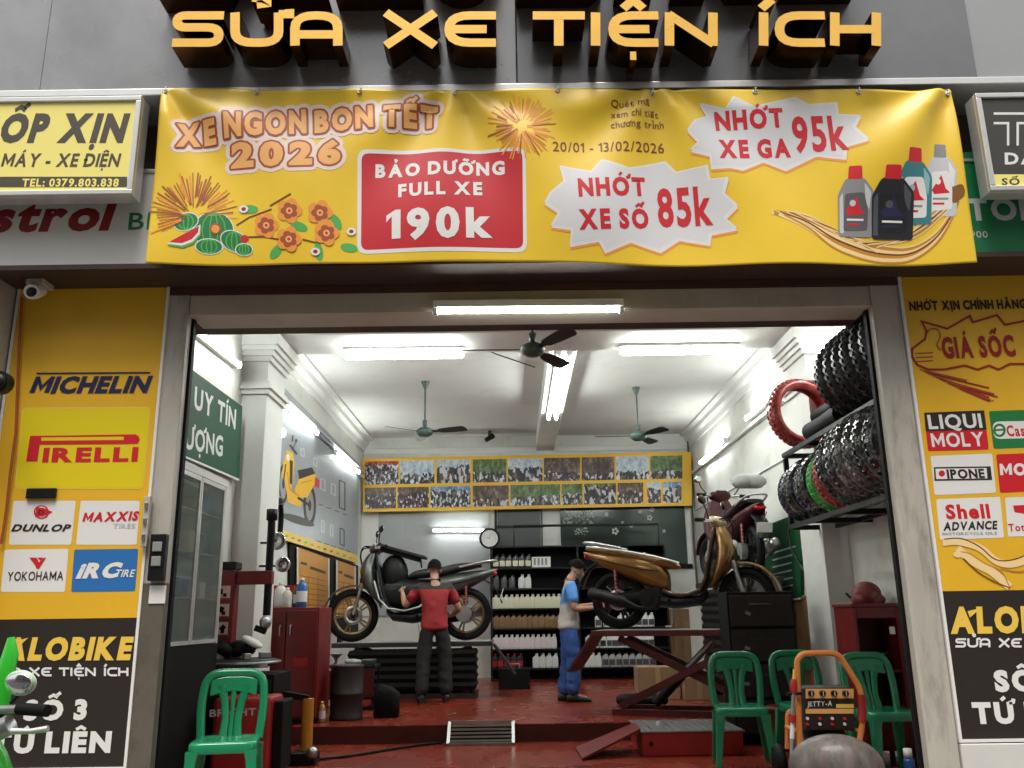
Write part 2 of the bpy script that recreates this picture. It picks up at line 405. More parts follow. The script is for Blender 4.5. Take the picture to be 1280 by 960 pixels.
def tech_marks(m):
    o = []
    if 'horn' in m: o.append([(.9, .95), (1.1, .95), (1.1, 1.1)])
    if 'hook' in m: o.append([(.42, 1.45), (.68, 1.4), (.68, 1.28), (.5, 1.24)])
    if 'hat' in m: o.append([(.3, 1.12), (.5, 1.38), (.7, 1.12)])
    if 'dot' in m: o.append([(.44, -.3), (.56, -.3)])
    if 'acute' in m: o.append([(.3, 1.12), (1.2, 1.4)])
    return o
def tech_line(art, x0, x1, y0, h, t, mt):
    k = (x1-x0)/(1102-215)
    for ch, a, b, m in TECH_ROW: art.strokes(TECH[ch]+tech_marks(m), x0+(a-215)*k, y0, (b-a)*k, h, t, mt)

# ------------------------------------------------------------------ palette
M_wall = mat('white_wall_paint', (.72, .71, .67), .75, var=.05, scale=1.6, dirt=(.34, .31, .26), dscale=1.5, damt=.6, bump=.12, bscale=60)
M_ceil = mat('ceiling_paint', (.72, .71, .68), .8, var=.04, scale=.8, dirt=(.42, .39, .34), dscale=.9, damt=.5)
M_trimw = mat('white_plaster_trim', (.72, .71, .68), .7, var=.04, scale=3, dirt=(.5, .48, .43), dscale=2, damt=.3)
M_floor = mat('red_floor_paint', (.21, .026, .012), .27, spec=.5, var=.3, scale=.9, dirt=(.05, .012, .008), dscale=.75, damt=.7, rvar=.15, bump=.06, bscale=25)
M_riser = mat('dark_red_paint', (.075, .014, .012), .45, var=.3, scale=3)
M_beige = mat('beige_painted_steel', (.48, .44, .37), .5, var=.07, scale=2, dirt=(.25, .21, .16), dscale=1.6, damt=.6)
M_jamb = mat('grimy_beige_jamb', (.47, .44, .38), .55, var=.14, scale=3, dirt=(.06, .05, .04), dscale=3.2, damt=1.0, stretch=(1.4, 1, .3))
M_pill = mat('cream_plaster', (.45, .41, .34), .8, var=.12, scale=2, dirt=(.12, .1, .08), dscale=3, damt=.6, bump=.15, bscale=30)
M_black = mat('black_paint', (.009, .009, .010), .45, spec=.25, var=.2, scale=5, rvar=.1)
M_blackm = mat('matt_black', (.006, .006, .006), .7, spec=.15)
M_rubber = mat('black_rubber', (.006, .006, .0065), .6, spec=.15, var=.25, scale=14, rvar=.12)
M_steel = mat('worn_steel', (.42, .42, .42), .38, metal=.9, var=.15, scale=9, rvar=.12)
M_chrome = mat('chrome', (.8, .8, .8), .12, metal=1)
M_alu = mat('aluminium_frame', (.72, .72, .70), .35, metal=.55, var=.05, scale=6)
M_white = mat('white_plastic', (.78, .78, .76), .4)
M_wprint = mat('white_print', (.80, .79, .76), .5)
M_yel = mat('yellow_print', hexc('#e9b52c')[:3], .42, var=.05, scale=1.5)
M_yel2 = mat('lemon_print', hexc('#e6d018')[:3], .42)
M_ban = mat('yellow_vinyl_banner', hexc('#f2cb3a')[:3], .36, var=.05, scale=1.2)
M_pyel = mat('pale_yellow_acrylic', hexc('#fbec86')[:3], .35)
M_blk2 = mat('brown_black_print', (.022, .016, .013), .5, var=.1, scale=2)
M_gold = mat('gold_print', hexc('#f0c850')[:3], .45)
M_red = mat('red_print', hexc('#cf1f2b')[:3], .45)
M_dred = mat('dark_red_print', hexc('#9c1717')[:3], .5)
M_navy = mat('navy_print', hexc('#1b1f4a')[:3], .5)
M_dark = mat('charcoal_print', hexc('#4a4537')[:3], .5)
M_brown = mat('brown_print', hexc('#7a3a14')[:3], .5)
M_orange = mat('orange_print', hexc('#f39a3c')[:3], .5)
M_peach = mat('peach_print', hexc('#f6b56a')[:3], .5)
M_green = mat('green_print', hexc('#1d7a3c')[:3], .5)
M_lgreen = mat('leaf_green_print', hexc('#4faf52')[:3], .5)
M_dgreen = mat('dark_green_board', hexc('#0a4a2c')[:3], .6, spec=.25, var=.06, scale=2)
M_blue = mat('blue_print', hexc('#2a6fb4')[:3], .5)
M_grey = mat('grey_print', hexc('#8c8c8c')[:3], .5)
M_lgrey = mat('light_grey_print', hexc('#c9c9cc')[:3], .5)
M_clad_dim = mat('grey_panel_dim_reflection', (.20, .203, .21), .26, metal=.3, var=.1, scale=.8, rvar=.06, dirt=(.13, .13, .135), dscale=.9, damt=.5)  # right half: dimmer reflection painted into the same grey panel colour
M_clad = mat('grey_composite_panel', (.30, .303, .31), .28, metal=.3, var=.1, scale=.8, rvar=.06, dirt=(.13, .13, .135), dscale=.9, damt=.5)
M_clad2 = mat('light_grey_composite_panel', (.36, .365, .37), .35, metal=.3, var=.08, scale=.8)
M_soffit = mat('dark_brown_soffit', (.045, .022, .017), .6, var=.25, scale=3)
M_goldface = mat('gold_letter_face', (.93, .53, .09), .30, metal=.2, var=.06, scale=4, rvar=.08)
M_goldside = mat('gold_letter_return', (.13, .055, .014), .25, metal=1.0, var=.2, scale=5, rvar=.06)
M_redmach = mat('red_machine_paint', (.16, .011, .011), .38, var=.2, scale=5, dirt=(.03, .012, .01), dscale=4, damt=.7, rvar=.1)
M_redbright = mat('bright_red_paint', (.38, .022, .02), .35, var=.15, scale=5, dirt=(.06, .02, .015), dscale=4, damt=.5)
M_gchair = mat('green_plastic', (.010, .225, .095), .22, var=.08, scale=4, rvar=.08, spec=.6)
M_wood = mat('wood_effect_panel', (.30, .17, .075), .4, var=.45, scale=5, stretch=(1, 3, .25), dirt=(.08, .04, .02), dscale=3, damt=.6)
M_asph = mat('asphalt', (.05, .05, .052), .85, var=.2, scale=12, bump=.3, bscale=80)
M_pave = mat('pavement_tiles', (.18, .16, .145), .7, var=.2, scale=5, bump=.15, bscale=30)
M_glassdk = mat('dark_green_glass', (.018, .034, .028), .12, var=.2, scale=2, spec=.7)
M_darkpanel = mat('dark_grey_panel', (.035, .038, .038), .35, var=.2, scale=3)
M_greysheet = mat('grey_glossy_partition', (.36, .37, .385), .22, var=.1, scale=1.2, rvar=.05)
M_postg = mat('grey_poster', (.30, .32, .35), .35, var=.12, scale=1.0)

# ------------------------------------------------------------------ ground
XL, XR, YF, YS, YB, ZC = -2.7, 3.2, 5.7, 9.15, 15.7, 4.33
for nm, args, mt in (('ground', (-250, 250, -250, 250, -.5, -.16), M_asph), ('road', (-60, 60, -14, 2.2, -.3, -.12), M_asph), ('pavement', (-60, 60, 2.2, 5.75, -.3, 0), M_pave)):
    m = MB(); m.bx(*args, mt); tag(m.build(nm), kind='structure')
m = MB(); m.bx(XL-.2, XR+.2, 5.75, YS, -.2, 0, M_floor); tag(m.build('floor'), kind='structure')
m = MB(); m.bx(XL-.2, XR+.2, YS+.006, YB+.2, -.2, .165, M_floor); m.bx(XL-.2, XR+.2, YS, YS+.006, 0.0, .159, M_riser); tag(m.build('floor'), kind='structure')
m = MB(); m.box((-.7, YS-.008, .166), (2.6, .016, .004), M_floor)

# ------------------------------------------------------------------ building
shop = empty('shop_building', (.3, YF, 0), 'motorbike repair shop with open front, white walls and red floor inside', 'shop')
OL, OR_, OZ = -2.2, 2.46, 3.2
m = MB()
m.bx(-9, OL-.14, YF, YF+.25, -.1, 6.5, M_pill); m.bx(OR_+.15, 9, YF, YF+.25, -.1, 6.5, M_pill); m.bx(OL-.14, OR_+.15, YF, YF+.25, OZ+.16, 6.5, M_pill)
m.build('wall', shop)
m = MB(); m.bx(OL-.15, OL, YF-.03, YF+.05, 0, OZ+.15, M_jamb); j = m.build('door_jamb', shop, bevel=.008)
m = MB(); m.bx(OL-.152, OL+.003, YF-.036, YF+.03, .002, 1.42, mat('grimy_brown_steel', (.16, .14, .11), .45, metal=.3, var=.3, scale=4, dirt=(.04, .035, .028), dscale=4, damt=.9)); m.build('kick_plate', j)
m = MB(); m.bx(OR_, OR_+.19, YF-.03, YF+.05, 0, OZ+.15, M_jamb); m.build('door_jamb', shop, bevel=.008)
m = MB(); m.bx(OL+.002, OR_-.002, YF-.02, YF+.27, OZ, OZ+.148, M_beige); m.build('lintel', shop, bevel=.006)
m = MB(); m.bx(OL-.3, OR_+.3, YF+.302, YF+.62, OZ+.07, OZ+.5, M_soffit); m.build('shutter_box', shop)
for x in (OL-.004, OR_+.004): m = MB(); m.bx(x-.02, x+.02, YF+.052, YF+.10, 0, OZ+.15, M_blackm); m.build('shutter_track', shop)
m = MB(); m.bx(XL-.2, XL, YF+.3, YB, -.1, ZC+.2, M_wall); m.build('side_wall', shop)
m = MB(); m.bx(XR, XR+.2, YF+.3, YB, -.1, ZC+.2, M_wall); m.build('side_wall', shop)
m = MB(); m.bx(XL-.2, XR+.2, YB, YB+.2, -.1, ZC+.2, M_wall); m.build('back_wall', shop)
m = MB(); m.bx(XL, XR, YF+.3, YB, ZC, ZC+.2, M_ceil); m.build('ceiling', shop)
BY0, BY1, BZ = 8.5, 9.2, 3.97
m = MB(); m.bx(XL, XR, BY0, BY1, BZ, ZC, M_trimw); m.build('cross_beam', shop, bevel=.01)
m = MB(); m.bx(.42, .74, BY1, YB, 4.05, ZC, M_trimw); m.build('long_beam', shop, bevel=.01)
for sx, w in ((XL, 1), (XR, -1)):
    m = MB(); a, b = sx, sx+w*.25
    m.bx(min(a, b), max(a, b), BY0+.02, BY1-.02, .166, 3.36, M_trimw); p = m.build('pilaster', shop, bevel=.006)
    c = MB()
    for k, (ex, z0, z1) in enumerate(((.03, 3.36, 3.41), (.06, 3.41, 3.45), (.03, 3.45, 3.49), (.0, 3.49, 3.70), (.03, 3.70, 3.75), (.06, 3.75, 3.80), (.09, 3.80, 3.85), (.12, 3.85, 3.965))):
        x1 = sx+w*(.25+ex); c.bx(min(sx, x1), max(sx, x1), BY0+.02-ex, BY1-.02+ex*.4, z0, z1, M_trimw)
    c.build('capital', p)
    # cornice under the ceiling along the side wall
    c = MB(); prof = [(0, 0), (.0, -.26), (.03, -.26), (.04, -.17), (.09, -.13), (.10, -.06), (.17, -.04), (.17, 0)]
    n = len(prof); vs = [(sx+w*u, y, ZC+v-.001) for y in (BY1, YB-.001) for u, v in prof]
    c.add(vs, [tuple(range(n)), tuple(range(n, 2*n))]+[(i, (i+1) % n, (i+1) % n+n, i+n) for i in range(n)], M_trimw); c.build('cornice', shop)
    # ledge of the beam that runs along the wall
    c = MB(); x1 = sx+w*.06; c.bx(min(sx, x1), max(sx, x1), BY1, YB, 3.55, 3.60, M_trimw); c.build('wall_moulding', shop, bevel=.012)
c = MB(); c.bx(XL, .42, YB-.05, YB, ZC-.30, ZC-.2, M_trimw); c.bx(.74, XR, YB-.05, YB, ZC-.30, ZC-.2, M_trimw); c.build('cornice', shop, bevel=.015)
# wood panelling on the right wall
m = MB(); y = 9.25
while y < 13.6:
    m.bx(XR-.025, XR, y, y+.145, .166, 1.32, M_wood); y += .15
m.bx(XR-.035, XR, 9.25, 13.6, 1.32, 1.36, M_wood); m.build('wainscot', shop, bevel=.004)
m = MB(); y = .75+1.6
x = .9
while x < 2.9: m.bx(x, x+.145, YB-.025, YB, .166, 1.25, M_wood); x += .15
m.build('wainscot', shop, bevel=.004)
# windows and panels in the back wall
Bk = front(YB-.02)
def backpanel(name, x0, y0, x1, y1, mt, d=.03, par=None):
    a, b = at(x0, y0, Y=YB-d), at(x1, y1, Y=YB-d); m = MB(); m.bx(a.x, b.x, YB-d, YB-.001, b.z, a.z, mt); return m.build(name, par or shop)
backpanel('partition', 505, 640, 612, 770, M_greysheet, .02)
backpanel('partition', 452, 640, 470, 770, M_trimw, .04)
backpanel('partition', 472, 640, 503, 770, M_greysheet, .03)
w = backpanel('window', 622, 637, 676, 690, M_darkpanel, .03)
backpanel('window_frame', 618, 636, 621.5, 700, M_black, .05, w); backpanel('window_frame', 676.5, 636, 679, 700, M_black, .05, w); backpanel('window_frame', 618, 657, 679, 659, M_black, .055, w)
w = backpanel('window', 700, 634, 860, 706, M_glassdk, .03)
A = Art(front(YB-.034)); rng = random.Random(3); M_decal = mat('frosted_decal', (.26, .30, .26), .5); M_decal2 = mat('pale_sticker', (.5, .52, .5), .5)
for k in range(60):
    A.oval(rng.uniform(704, 742), rng.uniform(638, 656), rng.uniform(.8, 2), rng.uniform(.5, 1.4), M_decal, 7, rng.uniform(0, 180))
for k in range(22): A.oval(rng.uniform(718, 735), rng.uniform(659, 669), rng.uniform(.8, 2), rng.uniform(.6, 1.2), M_decal, 7)
for cx, cy, r in ((758, 643, 1.6), (769, 664, 3), (789, 657, 1.8), (812, 647, 2.4), (815, 637, 2), (778, 653, 1.2), (800, 640, 1.3), (830, 664, 1.4)):
    for a in range(5): A.oval(cx+r*math.cos(a*1.257), cy+r*math.sin(a*1.257), r*.55, r*.55, M_decal2, 7)
A.build('window_decal', w)
backpanel('window_frame', 862, 634, 866, 708, M_alu, .05, w); backpanel('window_frame', 700, 707, 866, 710, M_blackm, .05, w)

# ------------------------------------------------------------------ unseen houses added across the street behind the camera to block low sky
rg = random.Random(21); M_hw = [mat('sky_blocker_house_plaster_%s' % n, c, .8, var=.1, scale=1) for n, c in (('cream', (.30, .26, .19)), ('grey', (.22, .22, .21)), ('ochre', (.30, .22, .11)))]
for k, (x0, x1, h) in enumerate(((-16, -9, 11), (-8.9, -4.1, 13), (-4, .9, 11.5), (1, 5.6, 13.5), (5.7, 11, 11), (11.1, 17, 12.5))):
    t = empty('sky_blocker_house', ((x0+x1)/2, -7, -.1), '%s unseen house added across the street to block low sky, number %s from the left' % (('cream', 'grey', 'ochre')[k % 3], ('one', 'two', 'three', 'four', 'five', 'six')[k]), 'house', 'houses added to block low sky')
    m = MB(); m.bx(x0, x1, -15, -7, -.15, h, M_hw[k % 3]); m.build('wall', t); m = MB(); m.bx(x0-.1, x1+.1, -15.1, -6.7, h+.001, h+.3, M_pill); m.build('roof', t)
    for f in range(int(h//3.3)):
        for j in range(2):
            wx = x0+(x1-x0)*(.3+.4*j); m = MB(); m.bx(wx-.6, wx+.6, -7.0-.05, -6.96, f*3.3+.9, f*3.3+2.5, M_glassdk); m.build('window', t)
        if f: m = MB(); m.bx(x0+.3, x1-.3, -6.959, -6.1, f*3.3-.1, f*3.3+.05, M_pill); m.build('balcony', t)

# ------------------------------------------------------------------ upper front: cladding, flashing, fascia
FY = 5.3
clad = empty('cladding_wall', (0, FY, 4.6), 'grey composite panel cladding above the shop front behind the gold letters', 'cladding')
m = MB(); xr = at(1216, 60, Y=FY).x
m.bx(-3.2, .06, FY, FY+.38, 4.70, 6.6, M_clad); m.build('panel', clad, bevel=.004)
m = MB(); m.bx(.066, xr, FY, FY+.38, 4.70, 6.6, M_clad_dim); m.build('panel', clad, bevel=.004)
m = MB(); m.bx(xr+.012, 5.5, FY+.03, FY+.38, 4.70, 6.6, M_clad2); m.build('panel', clad, bevel=.004)
m = MB(); m.bx(-6, -3.207, FY+.01, FY+.38, 4.70, 6.6, M_clad); m.build('panel', clad, bevel=.004)
m = MB(); m.bx(-6, 5.5, FY-.03, FY+.36, 4.64, 4.694, M_alu); tag(m.build('metal_flashing', bevel=.006), 'white metal flashing strip along the bottom of the grey cladding', 'trim')
m = MB(); m.bx(-6, 5.5, FY+.36, YF-.001, 3.44, 4.64, M_soffit); tag(m.build('sign_backing'), 'dark recess wall behind the banner and lightbox signs', 'wall')
m = MB(); m.bx(-6, 5.5, FY+.02, YF-.035, 3.402, 3.436, M_soffit); tag(m.build('soffit'), 'dark brown soffit under the projecting sign box above the entrance', 'soffit')
m = MB(); m.bx(OL-.15, OR_+.19, YF-.034, YF-.004, 3.35, 3.40, mat('reddish_brown_beam', (.07, .028, .02), .6)); m.build('fascia_beam', shop)
# fascia board white/green behind the banner
b = front(FY+.05); fas = empty('fascia_board', (0, FY+.05, 3.44), 'wide oil brand fascia board, white at the left end and green at the right end', 'sign board')
xs = .3
M_fw = mat('white_fascia_print', (.70, .70, .67), .5, var=.05, scale=2); M_fg = mat('green_fascia_print', hexc('#0e7a48')[:3], .5, var=.06, scale=2)
m = MB(); m.bx(-6, xs, b.O.y, b.O.y+.04, 3.437, 4.13, M_fw); m.build('white_panel', fas)
m = MB(); m.bx(xs, 5.5, b.O.y, b.O.y+.04, 3.437, 4.17, M_fg); m.build('green_panel', fas)
m = MB(); m.bx(-6, 5.5, b.O.y-.006, b.O.y-.001, 4.10, 4.12, M_alu); m.build('edge_strip', fas)
A = Art(b, .0012); M_rlet = mat('dark_red_letter', hexc('#8a1420')[:3], .45)
A.text('Castrol', (-102, 290), (136, 286), 38, M_rlet, bold=.045, shear=.18, gap=.05); A.build('lettering', fas)
A = Art(b, .0012); A.text('BIKE', (160, 287), (236, 286), 21, M_fg, bold=.012); A.build('lettering', fas)
A = Art(b, .0012); A.text('MOTOR', (1140, 275), (1302, 274), 26, M_lgrey, bold=.04); A.text('1900', (1208, 297), (1235, 297), 8, M_lgrey, bold=.01); A.build('lettering', fas)

# ------------------------------------------------------------------ gold letters
def letter3d(sts, bx, yf, depth, t, parent):
    """strokes in front-plane pixels -> deep channel letter"""
    m = MB(); bf = front(yf); k = 0
    for st in sts:
        pts = [bx(p) for p in st]; w = [bf.at(*p) for p in pts]
        v, f = ribbon2([(p.x, p.z) for p in w], t); n = len(v); yy = yf + k*.0006; k += 1
        vs = [(x, yy, z) for x, z in v] + [(x, yf+depth-.002*k, z) for x, z in v]
        m.add(vs[:n], f, M_goldface)
        h = n//2; loop = list(range(h))+list(range(2*h-1, h-1, -1))
        m.add(vs, [(loop[i], loop[(i+1) % n], loop[(i+1) % n]+n, loop[i]+n) for i in range(n)], M_goldside)
    return m.build('letter', parent)
LF = 5.04
s1 = empty('shop_name_letters', (0, LF, 4.85), 'row of gold channel letters reading SỬA XE TIỆN ÍCH above the banner', 'letters')
for ch, a, bb, mk in TECH_ROW:
    w = bb-a; t = .063
    sts = [[(p[0], p[1]) for p in s] for s in TECH[ch]] + tech_marks(mk)
    letter3d(sts, lambda p, a=a, w=w: (a+p[0]*w, 57-p[1]*41.5), LF, .235, t, s1)
s2 = empty('brand_name_letters', (0, LF, 5.3), 'large gold channel letters of the upper row, only their dark undersides in view', 'letters')
z0, z1 = at(640, 12, Y=FY).z+.005, at(640, 12, Y=FY).z+.85
X = lambda px: at(px, 12, Y=FY).x
def big(polys):
    m = MB()
    for k, pl in enumerate(polys):
        n = len(pl); vs = [(x, LF+k*.002, z0+z*(z1-z0)) for x, z in pl]+[(x, FY-.003-k*.001, z0+z*(z1-z0)) for x, z in pl]
        m.add(vs, [tuple(range(n))], M_goldface); m.add(vs, [(i, (i+1) % n, (i+1) % n+n, i+n) for i in range(n)], M_goldside)
    return m.build('letter', s2)
def rect(a, b, y0, y1): return [(X(a), y0), (X(b), y0), (X(b), y1), (X(a), y1)]
big([[(X(210), 0), (X(292), 0), (X(345), 1), (X(275), 1)], [(X(337), 0), (X(416), 0), (X(365), 1), (X(300), 1)], rect(270, 350, .25, .42)])
big([rect(424, 530, 0, .22), rect(424, 465, .22, 1)])
o = arc(0, 0, 1, 1, 0, 345, 23); cx, rx = (X(535)+X(622))/2, (X(622)-X(535))/2*1.15
m = MB(); n = 24; vs = []
for yy in (LF, FY-.003):
    for kk in (1, .45): vs += [(cx+rx*kk*x, yy, z0+(z1-z0)*(.5+.5*kk*z)) for x, z in o]
m.add(vs, [(i, (i+1) % n, (i+1) % n+n, i+n) for i in range(n)], M_goldface)
m.add(vs, [(i, (i+1) % n, (i+1) % n+2*n, i+2*n) for i in range(n)]+[(i+n, (i+1) % n+n, (i+1) % n+3*n, i+3*n) for i in range(n)], M_goldside); m.build('letter', s2)
big([rect(645, 690, 0, 1), [(X(690), 0), (X(735), 0), (X(752), .1), (X(752), .45), (X(690), .45)], [(X(690), .55), (X(745), .55), (X(745), .9), (X(735), 1), (X(690), 1)]])
big([rect(766, 812, 0, 1)])
big([rect(835, 878, 0, 1), [(X(905), 0), (X(955), 0), (X(900), .52), (X(878), .5)], [(X(878), .5), (X(900), .5), (X(950), 1), (X(905), 1)]])
big([rect(970, 1062, 0, .2), rect(970, 1012, .2, 1), rect(1012, 1055, .4, .58), rect(1012, 1060, .8, 1)])

# ------------------------------------------------------------------ lightbox signs
def lightbox(name, label, X0, X1, zt, zb, Yf, face):
    t = empty(name, ((X0+X1)/2, Yf, zb), label, 'sign'); f = .035
    m = MB(); m.bx(X0, X1, Yf+.03, Yf+.14, zb, zt, M_alu)
    for a in ((X0, X1, zt-f, zt), (X0, X1, zb, zb+f), (X0, X0+f, zb+f, zt-f), (X1-f, X1, zb+f, zt-f)): m.bx(a[0], a[1], Yf, Yf+.03, a[2], a[3], M_alu)
    m.build('frame', t, bevel=.005)
    m = MB(); m.bx(X0+f, X1-f, Yf+.015, Yf+.03, zb+f, zt-f, face); m.build('face', t); return t
Yl = 5.12; a = at(177, 119, Y=Yl); c = at(165, 242, Y=Yl)
lb = lightbox('lightbox_sign', 'pale yellow lightbox sign with grey lettering and a telephone number, silver frame', a.x-2.1, a.x, a.z, c.z, Yl, M_pyel)
b = front(Yl+.015); A = Art(b)
A.text('L', (-32, 176), (-12, 176), 34, M_dark, bold=.06, shear=.18); A.text('ỐP XỊN', (-3, 176), (154, 176), 34, M_dark, bold=.06, shear=.18); A.build('lettering', lb)
A = Art(b); A.text('XE', (-36, 208), (-10, 208), 16, M_dark, bold=.03, shear=.15); A.text('MÁY - XE ĐIỆN', (1, 208), (148, 208), 16, M_dark, bold=.03, shear=.15); A.build('lettering', lb)
A = Art(b); A.quad(-260, 221, 159, 234, M_dark); A.text('TEL: 0379.803.838', (27, 233), (148, 233), 9.5, M_pyel, bold=.03, lift=.0004); A.build('phone_strip', lb)
a = at(1219, 116, Y=Yl); c = at(1233, 238, Y=Yl)
lb = lightbox('lightbox_sign', 'charcoal lightbox sign with outlined white lettering and a yellow strip below', a.x, a.x+2.0, a.z, c.z, Yl, mat('charcoal_acrylic', (.06, .06, .055), .35))
A = Art(b)
for mt, tt in ((M_wprint, 15), (mat('charcoal_acrylic', (.06, .06, .055)), 9)): A.line([(1242, 148), (1300, 148)], tt, mt); A.line([(1266, 146), (1266, 182)], tt, mt)
A.text('TIỆM', (1310, 180), (1440, 180), 38, M_wprint, bold=.05, shear=.1); A.build('lettering', lb)
A = Art(b); A.text('DẦU NHỚT', (1256, 205), (1400, 205), 14, M_wprint, bold=.035, shear=.1); A.build('lettering', lb)
A = Art(b); A.quad(1240, 218, 1480, 232, M_pyel); A.text('SỐ 3 TỨ LIÊN', (1252, 231), (1360, 231), 8, M_dark, bold=.03, shear=.1, lift=.0004); A.build('address_strip', lb)

# ------------------------------------------------------------------ banner
BY = FY-.06; bb = front(BY)
def bq(u, v):
    tl, tr, br, bl = (203, 111), (1190, 111), (1222, 330), (184, 329)
    x = (tl[0]*(1-u)+tr[0]*u)*(1-v)+(bl[0]*(1-u)+br[0]*u)*v; y = (tl[1]*(1-u)+tr[1]*u)*(1-v)+(bl[1]*(1-u)+br[1]*u)*v
    y += 2.2*math.sin(u*9+1)*v + 1.2*math.sin(u*23)*v + (1-v)*1.5*abs(math.sin(u*12.5))
    return x, y
Z0, Z1 = 3.38, 4.68; X0, X1 = -2.35, 3.02
def warp(p):
    u = (p.x-X0)/(X1-X0); v = (Z1-p.z)/(Z1-Z0); d = 0
    for tu, k in ((0, 1), (.37, .8), (.62, .7), (1, 1.1)):   # creases fanning out below the tie points
        r = math.hypot((u-tu)*4.2, v+.05); a = math.atan2((u-tu)*4.2, v+.05)
        d += k*.05*math.sin(a*8+tu*7)*math.exp(-r*1.5)*min(1, v*6)
    d += .018*math.sin(u*15+v*2.2)*(.3+v*.7) + .008*math.sin(u*31-v*4) + .006*math.sin(v*8+u*5)
    d += .03*v*(1-v)
    p.y -= d*.9; return p
def finish_warp(A, lim=.022):
    bm = bmesh.new(); vs = [bm.verts.new(p) for p in A.v]
    for f, mi, sm in zip(A.f, A.mi, A.sm):
        try: q = bm.faces.new([vs[i] for i in f]); q.material_index = mi
        except ValueError: pass
    bmesh.ops.triangulate(bm, faces=bm.faces)
    for _ in range(10):
        es = [e for e in bm.edges if e.calc_length() > lim]
        if not es: break
        bmesh.ops.subdivide_edges(bm, edges=es, cuts=1); bmesh.ops.triangulate(bm, faces=[f for f in bm.faces if len(f.verts) > 3])
    bm.verts.index_update(); A.v = [warp(v.co.copy()) for v in bm.verts]; A.f = [[v.index for v in f.verts] for f in bm.faces]; A.mi = [f.material_index for f in bm.faces]; A.sm = [True]*len(A.f); bm.free(); return A
ban = empty('promo_banner', (.3, BY, Z0), 'yellow vinyl new year promotion banner with prices hung across the shop front', 'banner')
m = MB(); NU, NV = 320, 80; vs = []
for j in range(NV+1):
    for i in range(NU+1): vs.append(warp(bb.at(*bq(i/NU, j/NV))))
m.add(vs, [(j*(NU+1)+i, j*(NU+1)+i+1, (j+1)*(NU+1)+i+1, (j+1)*(NU+1)+i) for j in range(NV) for i in range(NU)], M_ban, True)
o = m.build('sheet', ban, fix=False); sm_ = o.modifiers.new('thick', 'SOLIDIFY'); sm_.thickness = .0015; sm_.offset = 1
def bart(lift=.0012): return Art(bb, lift)
def bdone(A, name, par=ban): return finish_warp(A).build(name, par, fix=False)
def halo_text(A, t, p0, p1, h, bold=.05, gap=.13):
    A.text(t, p0, p1, h, M_wprint, bold=bold, draw=bold+.075, gap=gap); A.lift += .0003
    A.text(t, p0, p1, h, M_brown2, bold=bold, draw=bold+.028, gap=gap); A.lift += .0003
    A.text(t, p0, p1, h, M_peach, bold=bold, draw=bold-.012, gap=gap)
M_brown2 = mat('rust_print', hexc('#a8502a')[:3], .5)
M_rose = mat('pale_rose_print', hexc('#f4ddd2')[:3], .45)
A = bart(); SEG = (((222, 184), (271, 179), 'XE', 28), ((282, 173), (383, 164), 'NGON', 29), ((393, 164), (467, 158), 'BON', 27), ((479, 158), (547, 157), 'TẾT', 26))
for mt, dl in ((M_rose, 7), (M_brown2, 2.3), (M_peach, 0)):
    for p0, p1, tx, h in SEG: A.text(tx, p0, p1, h, mt, bold=.06, gap=.14, dil=dl)
    A.lift += .0003
bdone(A, 'headline')
A = bart()
for mt, dl in ((M_rose, 7), (M_brown2, 2.3), (M_peach, 0)): A.text('2026', (289, 209), (426, 203), 28, mt, bold=.06, gap=.14, dil=dl); A.lift += .0003
bdone(A, 'headline')
def firework(A, cx, cy, r, a0, a1, n, seed, mts, up=1):
    rg = random.Random(seed)
    for k in range(n):
        a = R(a0+(a1-a0)*k/(n-1)+rg.uniform(-2, 2)); r0 = r*rg.uniform(.15, .5); r1 = r*rg.uniform(.75, 1.05)
        A.line([(cx+r0*math.cos(a), cy-r0*math.sin(a)), (cx+r1*math.cos(a), cy-r1*math.sin(a))], rg.uniform(1.0, 1.9), rg.choice(mts))
A = bart(); firework(A, 243, 272, 56, 0, 205, 46, 1, [M_brown2, M_orange, M_brown2]); bdone(A, 'firework_picture')
A = bart(); firework(A, 652, 160, 42, -30, 330, 54, 2, [M_brown2, M_orange, M_orange]); bdone(A, 'firework_picture')
# watermelons and blossoms
A = bart()
def melon(cx, cy, rx, ry, rot=0):
    A.oval(cx, cy, rx+1.2, ry+1.2, M_wprint, 20, rot); A.oval(cx, cy, rx, ry, M_green, 20, rot)
    for k in (-.6, -.2, .2, .6): A.line([(cx+rx*k*math.sin(t*PI/6), cy-ry*.95*math.cos(t*PI/6)) for t in range(7)], 1.6, M_lgreen)
melon(268, 289, 24, 23); melon(234, 279, 15, 10, -20); melon(262, 309, 16, 9); melon(293, 302, 17, 12, 25); melon(305, 312, 10, 7)
A.oval(270, 287, 7, 7, M_brown2); A.oval(270, 287, 5, 5, M_orange); A.oval(306, 299, 5, 5, M_red)
A.poly([(211, 309), (253, 284), (252, 296), (243, 307), (230, 312)], M_lgreen); A.poly([(211, 307), (252, 282), (251, 294), (242, 304), (229, 309)], M_wprint); A.poly([(213, 305), (250, 284), (249, 292), (241, 301), (229, 306)], M_red)
bdone(A, 'watermelon_picture')
A = bart()
for q in ([(296, 282), (312, 272), (340, 262)], [(296, 297), (330, 296), (352, 300)], [(378, 299), (400, 304)], [(338, 258), (364, 243)]): A.line(q, 2.2, M_brown)
for cx, cy, a in ((374, 283, 20), (420, 277, 60), (436, 309, 10), (398, 314, 80), (345, 314, 130), (312, 262, 0)): A.oval(cx, cy, 11, 5.5, M_lgreen, 14, a)
